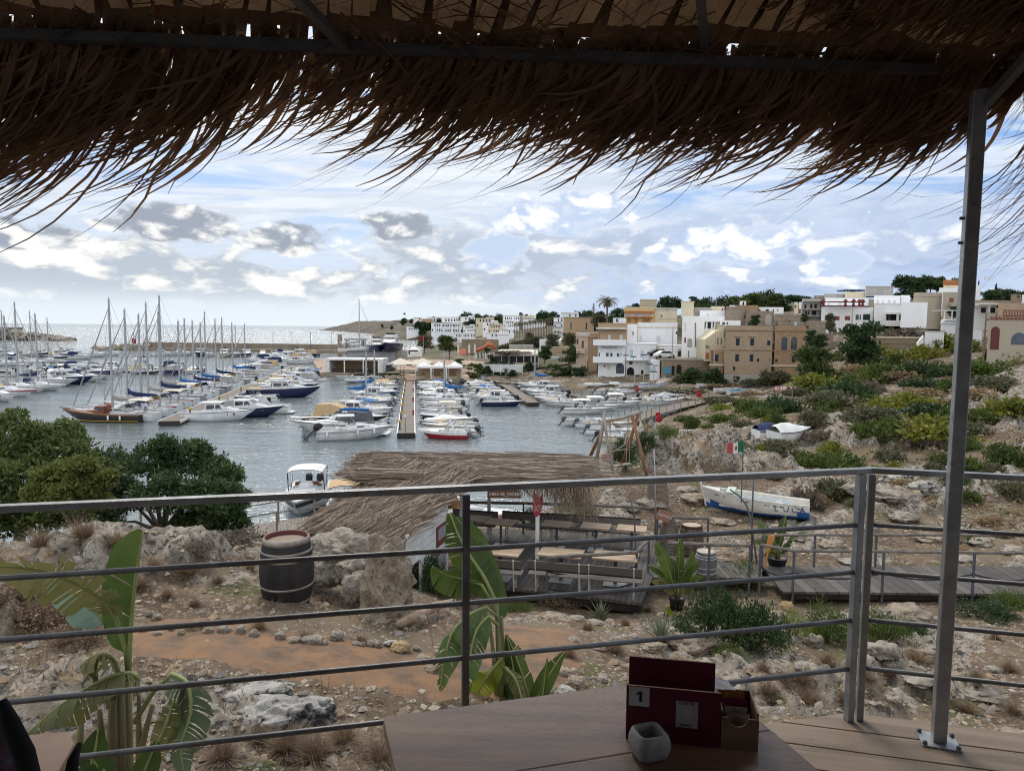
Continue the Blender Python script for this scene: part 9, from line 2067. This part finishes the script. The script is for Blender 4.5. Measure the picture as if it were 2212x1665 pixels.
def left_things():
 p=atz(110,1600,10.02);z=10.02
 q=[atz(150,1578,z),atz(160,1605,z),atz(95,1720,z),atz(-40,1700,z),atz(40,1587,z)]
 t=thing('wooden_stool','corner of a pinkish brown wooden stool top behind the dark bag','stool',(q[4].x,q[4].y,DZ),world=True)
 MB().prism([(v.x,v.y)for v in q],z-.06,z).build('seat',mat('pinkish_wood',(.30,.19,.14),(.25,.155,.11),5,.6),t,bevel=.004)
 for v in(q[1],q[3]):c=v.lerp(sum(q,Vector())/5,.25);MB().bx(c.x-.02,c.x+.02,c.y-.02,c.y+.02,DZ,z-.061).build('leg',GALVD,t)
 c=at(-15,1640,.98);t=thing('handbag','dark patterned fabric bag with thick black strap at the bottom left corner','bag',c,world=True)
 bm=bmesh.new();bmesh.ops.create_icosphere(bm,subdivisions=4,radius=1.);a=np.array([v.co for v in bm.verts]);f=1+.18*fbm(a[:,0]*1.5,a[:,1]*1.5,a[:,2]*1.5,4)
 a=a*f[:,None]*np.array([.055,.06,.095])+np.array(c)+np.array([-.012,0,-.02])
 o=MB().add([tuple(v)for v in a],[tuple(v.index for v in f_.verts)for f_ in bm.faces]);bm.free()
 o.build('body',mat('dark_print_fabric',(.012,.014,.022),(.05,.016,.022),28,.9,.3,120,c3=(.035,.05,.075),sc3=40,lo3=.58,hi3=.66),t,True)
 s=[at(2,1515,.93),at(22,1560,.92),at(52,1625,.91),at(70,1700,.91)];MB().tube(s,[.008,.012,.014,.014],8).build('strap',mat('black_fabric',(.008,.008,.009),None,rough=.95),t,True)
 s=[at(172,1605,1.02),at(158,1640,1.0),at(150,1700,.98)];MB().tube(s,[.004,.008,.012],8).build('strap',MATS['black_fabric'],t,True)
left_things()
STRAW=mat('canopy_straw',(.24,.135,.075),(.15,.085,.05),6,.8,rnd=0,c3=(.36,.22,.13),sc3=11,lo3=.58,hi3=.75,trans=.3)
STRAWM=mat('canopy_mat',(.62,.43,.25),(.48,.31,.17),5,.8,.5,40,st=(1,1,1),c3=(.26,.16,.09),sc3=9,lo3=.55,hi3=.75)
def canopy():
 rs=np.random.RandomState(44);BZ=12.045
 t=thing('straw_canopy','dark shaggy straw canopy over the terrace with a ragged wind blown fringe','canopy',(0,1.5,BZ),world=True)
 E0,E1=Vector((-3.6,2.50,BZ)),Vector((2.02,2.92,BZ));ed=(E1-E0).normalized();inn=Vector((ed.y,-ed.x,0))
 up=.62
 def S(a,b,o=0.):q=E0 .lerp(E1,a)+inn*b;return Vector((q.x,q.y,BZ+b*up+o))
 for c in range(13):
  b0=.02+c*.15;m=MB();n=110;ph=rs.rand()*10
  for i in range(n):
   a0=i/n;w=1.15/n;sk=.012+.01*float(fbm(np.array(i*.09),np.array(c*3.),1.,2));wv=lambda a:.045*float(fbm(np.array(a*9.+ph),np.array(c*1.7),2.,2));l=.20
   z0=-.035-.02*rs.rand();k=rs.uniform(-.008,.008)
   m.add([S(a0+sk,b0+l+wv(a0),.0),S(a0+w+sk,b0+l+wv(a0+w),.0),S(a0+w+k,b0+wv(a0+w)-.02*rs.rand(),z0),S(a0+k,b0+wv(a0),z0-.012*rs.rand())],[(0,1,2,3)])
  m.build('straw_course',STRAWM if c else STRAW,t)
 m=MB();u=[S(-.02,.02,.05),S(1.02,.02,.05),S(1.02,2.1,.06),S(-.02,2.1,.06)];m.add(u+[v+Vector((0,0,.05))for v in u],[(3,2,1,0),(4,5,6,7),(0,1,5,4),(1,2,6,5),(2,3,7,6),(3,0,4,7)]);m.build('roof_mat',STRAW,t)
 r0=S(-.02,2.1,.06);r1=S(1.02,2.1,.06);bk=MB();u=[r0-Vector((2.5,0,0)),r1+Vector((3.5,0,0)),r1+inn*4.2+Vector((3.5,0,0)),r0+inn*4.2-Vector((2.5,0,0))];bk.add(u+[v+Vector((0,0,.06))for v in u],[(3,2,1,0),(4,5,6,7),(0,1,5,4),(1,2,6,5),(2,3,7,6),(3,0,4,7)]);bk.build('rear_roof_mat',STRAW,t)  # unseen rear roof, extended and widened to darken the terrace
 f0,f1=S(-.02,.10,-.10),S(.93,.10,-.10);MB().beam(f0,f1,.04,.035).build('edge_beam',mat('dark_beam',(.06,.058,.06),(.09,.088,.09),6,.6),t)
 for(p,q)in((at(748,104,2.62),at(590,-60,1.95)),(at(1527,140,2.84),at(1508,-60,2.25)),(at(2110,245,2.66),at(2260,80,2.35))):MB().beam(p,q,.03,.03).build('rafter',MATS['dark_beam'],t)
 def env(x):
  return float(np.interp(x,[-3.6,-2.2,-1.6,-1.2,-.95,-.6,-.3,0,.5,1.0,1.5,1.85,2.02],[1.08,1.0,.86,.70,.54,.44,.50,.54,.58,.60,.58,.46,.32]))
 def blade(m,p,l,sweep,w,curl,side,td=0.):
  n=9;pts=[p];d=Vector((rs.uniform(-.2,.06)+td,rs.uniform(-.05,.09),-1.)).normalized();wind=Vector((-1.,rs.uniform(-.25,.12),rs.uniform(-.40,.10))).normalized();kk=int(rs.rand()*26)
  for i in range(n):
   s=(i+1)/n;d=(d+wind*sweep*(.30*s+.05)+Vector((0,0,-.02+curl*s*s))).normalized()
   if i==kk:d=(d+Vector((rs.uniform(-.7,.5),rs.uniform(-.3,.3),rs.uniform(-.6,.3)))).normalized()
   p=p+d*l/n;pts.append(p)
  q=Vector((side,rs.uniform(-.5,.5),.15)).normalized()
  ws=[w*(1-.93*(i/n)**1.25)for i in range(n+1)];vs=[]
  for i,c in enumerate(pts):
   dd=(pts[min(i+1,n)]-pts[max(i-1,0)]).normalized();sd=(q-dd*q.dot(dd)).normalized();vs+=[c-sd*ws[i]/2,c+sd*ws[i]/2]
  m.add(vs,[(2*i,2*i+1,2*i+3,2*i+2)for i in range(n)])
 Le=(E1-E0).length
 for grp,cnt,lo,hi,wlo,whi,sw in(('fringe_curtain',2100,.22,.58,.018,.042,.8),('fringe_blades',1700,.45,1.02,.009,.026,1.4),('fringe_wisps',330,.75,1.1,.002,.0045,1.6)):
  m=MB();nt={'fringe_curtain':150,'fringe_blades':120,'fringe_wisps':60}[grp]
  tufts=[(rs.rand(),rs.uniform(.6,1.5),rs.uniform(.72,1.2),rs.uniform(-.16,.1),rs.uniform(.008,.03))for _ in range(nt)]
  for i in range(cnt):
   ta,ts,tl,td,tw=tufts[int(rs.rand()*nt)];a=ta+rs.normal()*tw*.75;a=min(max(a,0),1);x=E0 .lerp(E1,a).x
   e=env(x)
   if-1.0<x<-.66 and rs.rand()<(.6 if grp!='fringe_wisps' else.0):continue
   if grp=='fringe_curtain' and-.66<=x<-.36 and rs.rand()<.55:continue
   p=S(a,rs.uniform(-.03,.09),rs.uniform(-.10,.02));l=e*rs.uniform(lo,hi)*1.22*tl
   blade(m,p,l,sw*ts*rs.uniform(.8,1.2),rs.uniform(wlo,whi),rs.uniform(-.1,.28)*(1 if grp=='fringe_wisps' else.6),rs.choice([-1,1])*1.,td)
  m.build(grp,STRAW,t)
 m=MB();q0,q1=Vector((2.10,2.80,BZ-.02)),Vector((2.75,1.55,BZ-.02))
 for i in range(420):
  a=rs.rand();p=q0 .lerp(q1,a)+Vector((rs.uniform(-.05,.05),0,rs.uniform(-.12,.06)));blade(m,p,rs.uniform(.5,1.25)*(.8+.25*a),rs.uniform(.5,1.1),rs.uniform(.003,.010),rs.uniform(-.1,.3),rs.choice([-1,1])*1.)
 m.build('side_fringe',STRAW,t)
 sr=MB();u=[Vector((1.95,2.95,BZ+.02)),Vector((2.2,2.85,BZ+.0)),Vector((2.9,1.45,BZ+.05)),Vector((2.0,1.45,BZ+.75))];sr.add(u+[v+Vector((0,0,.05))for v in u],[(3,2,1,0),(4,5,6,7),(0,1,5,4),(1,2,6,5),(2,3,7,6),(3,0,4,7)]);sr.build('hip_mat',STRAW,t)
 hb=MB()
 for i in range(700):
  a,b=rs.rand(),rs.rand();p=u[0].lerp(u[1],a*.9+.05).lerp(u[3].lerp(u[2],a),b)+Vector((0,0,-.02));d=Vector((rs.uniform(-.9,-.1),rs.uniform(-.3,.5),-.35)).normalized();l=rs.uniform(.12,.35);hb.ribbon([p,p+d*l*.5-Vector((0,0,.01)),p+d*l-Vector((0,0,.05))],[.012,.010,.003],Vector((.3,.9,.2)).normalized())
 hp=MB();h0,h1=Vector((.95,2.66,BZ+.22)),Vector((2.75,2.22,BZ+.22))
 for i in range(1900):
  a=rs.rand()**1.1;p=h0 .lerp(h1,a)+Vector((rs.uniform(-.04,.04),rs.uniform(-.06,.10),rs.uniform(-.05,.14)-.05*a));l=rs.uniform(.16,.30)*(.5+.75*a)+.16*a;blade(hp,p,l,rs.uniform(.5,1.3),rs.uniform(.014,.034),rs.uniform(-.1,.2),rs.choice([-1,1])*1.)
 hp.build('hip_thatch',STRAW,t)
 for i in range(420):
  p=S(rs.rand(),rs.uniform(.0,.35),rs.uniform(-.13,-.05));d=(ed*rs.choice([-1,-1,1])*rs.uniform(.3,1)+Vector((0,rs.uniform(-.3,.3),rs.uniform(-.5,.05)))).normalized();l=rs.uniform(.1,.4);hb.ribbon([p,p+d*l*.5,p+d*l-Vector((0,0,.04))],[.014,.011,.003],Vector((.1,.6,.6)).normalized())
 hb.build('loose_straw',STRAW,t)
canopy()
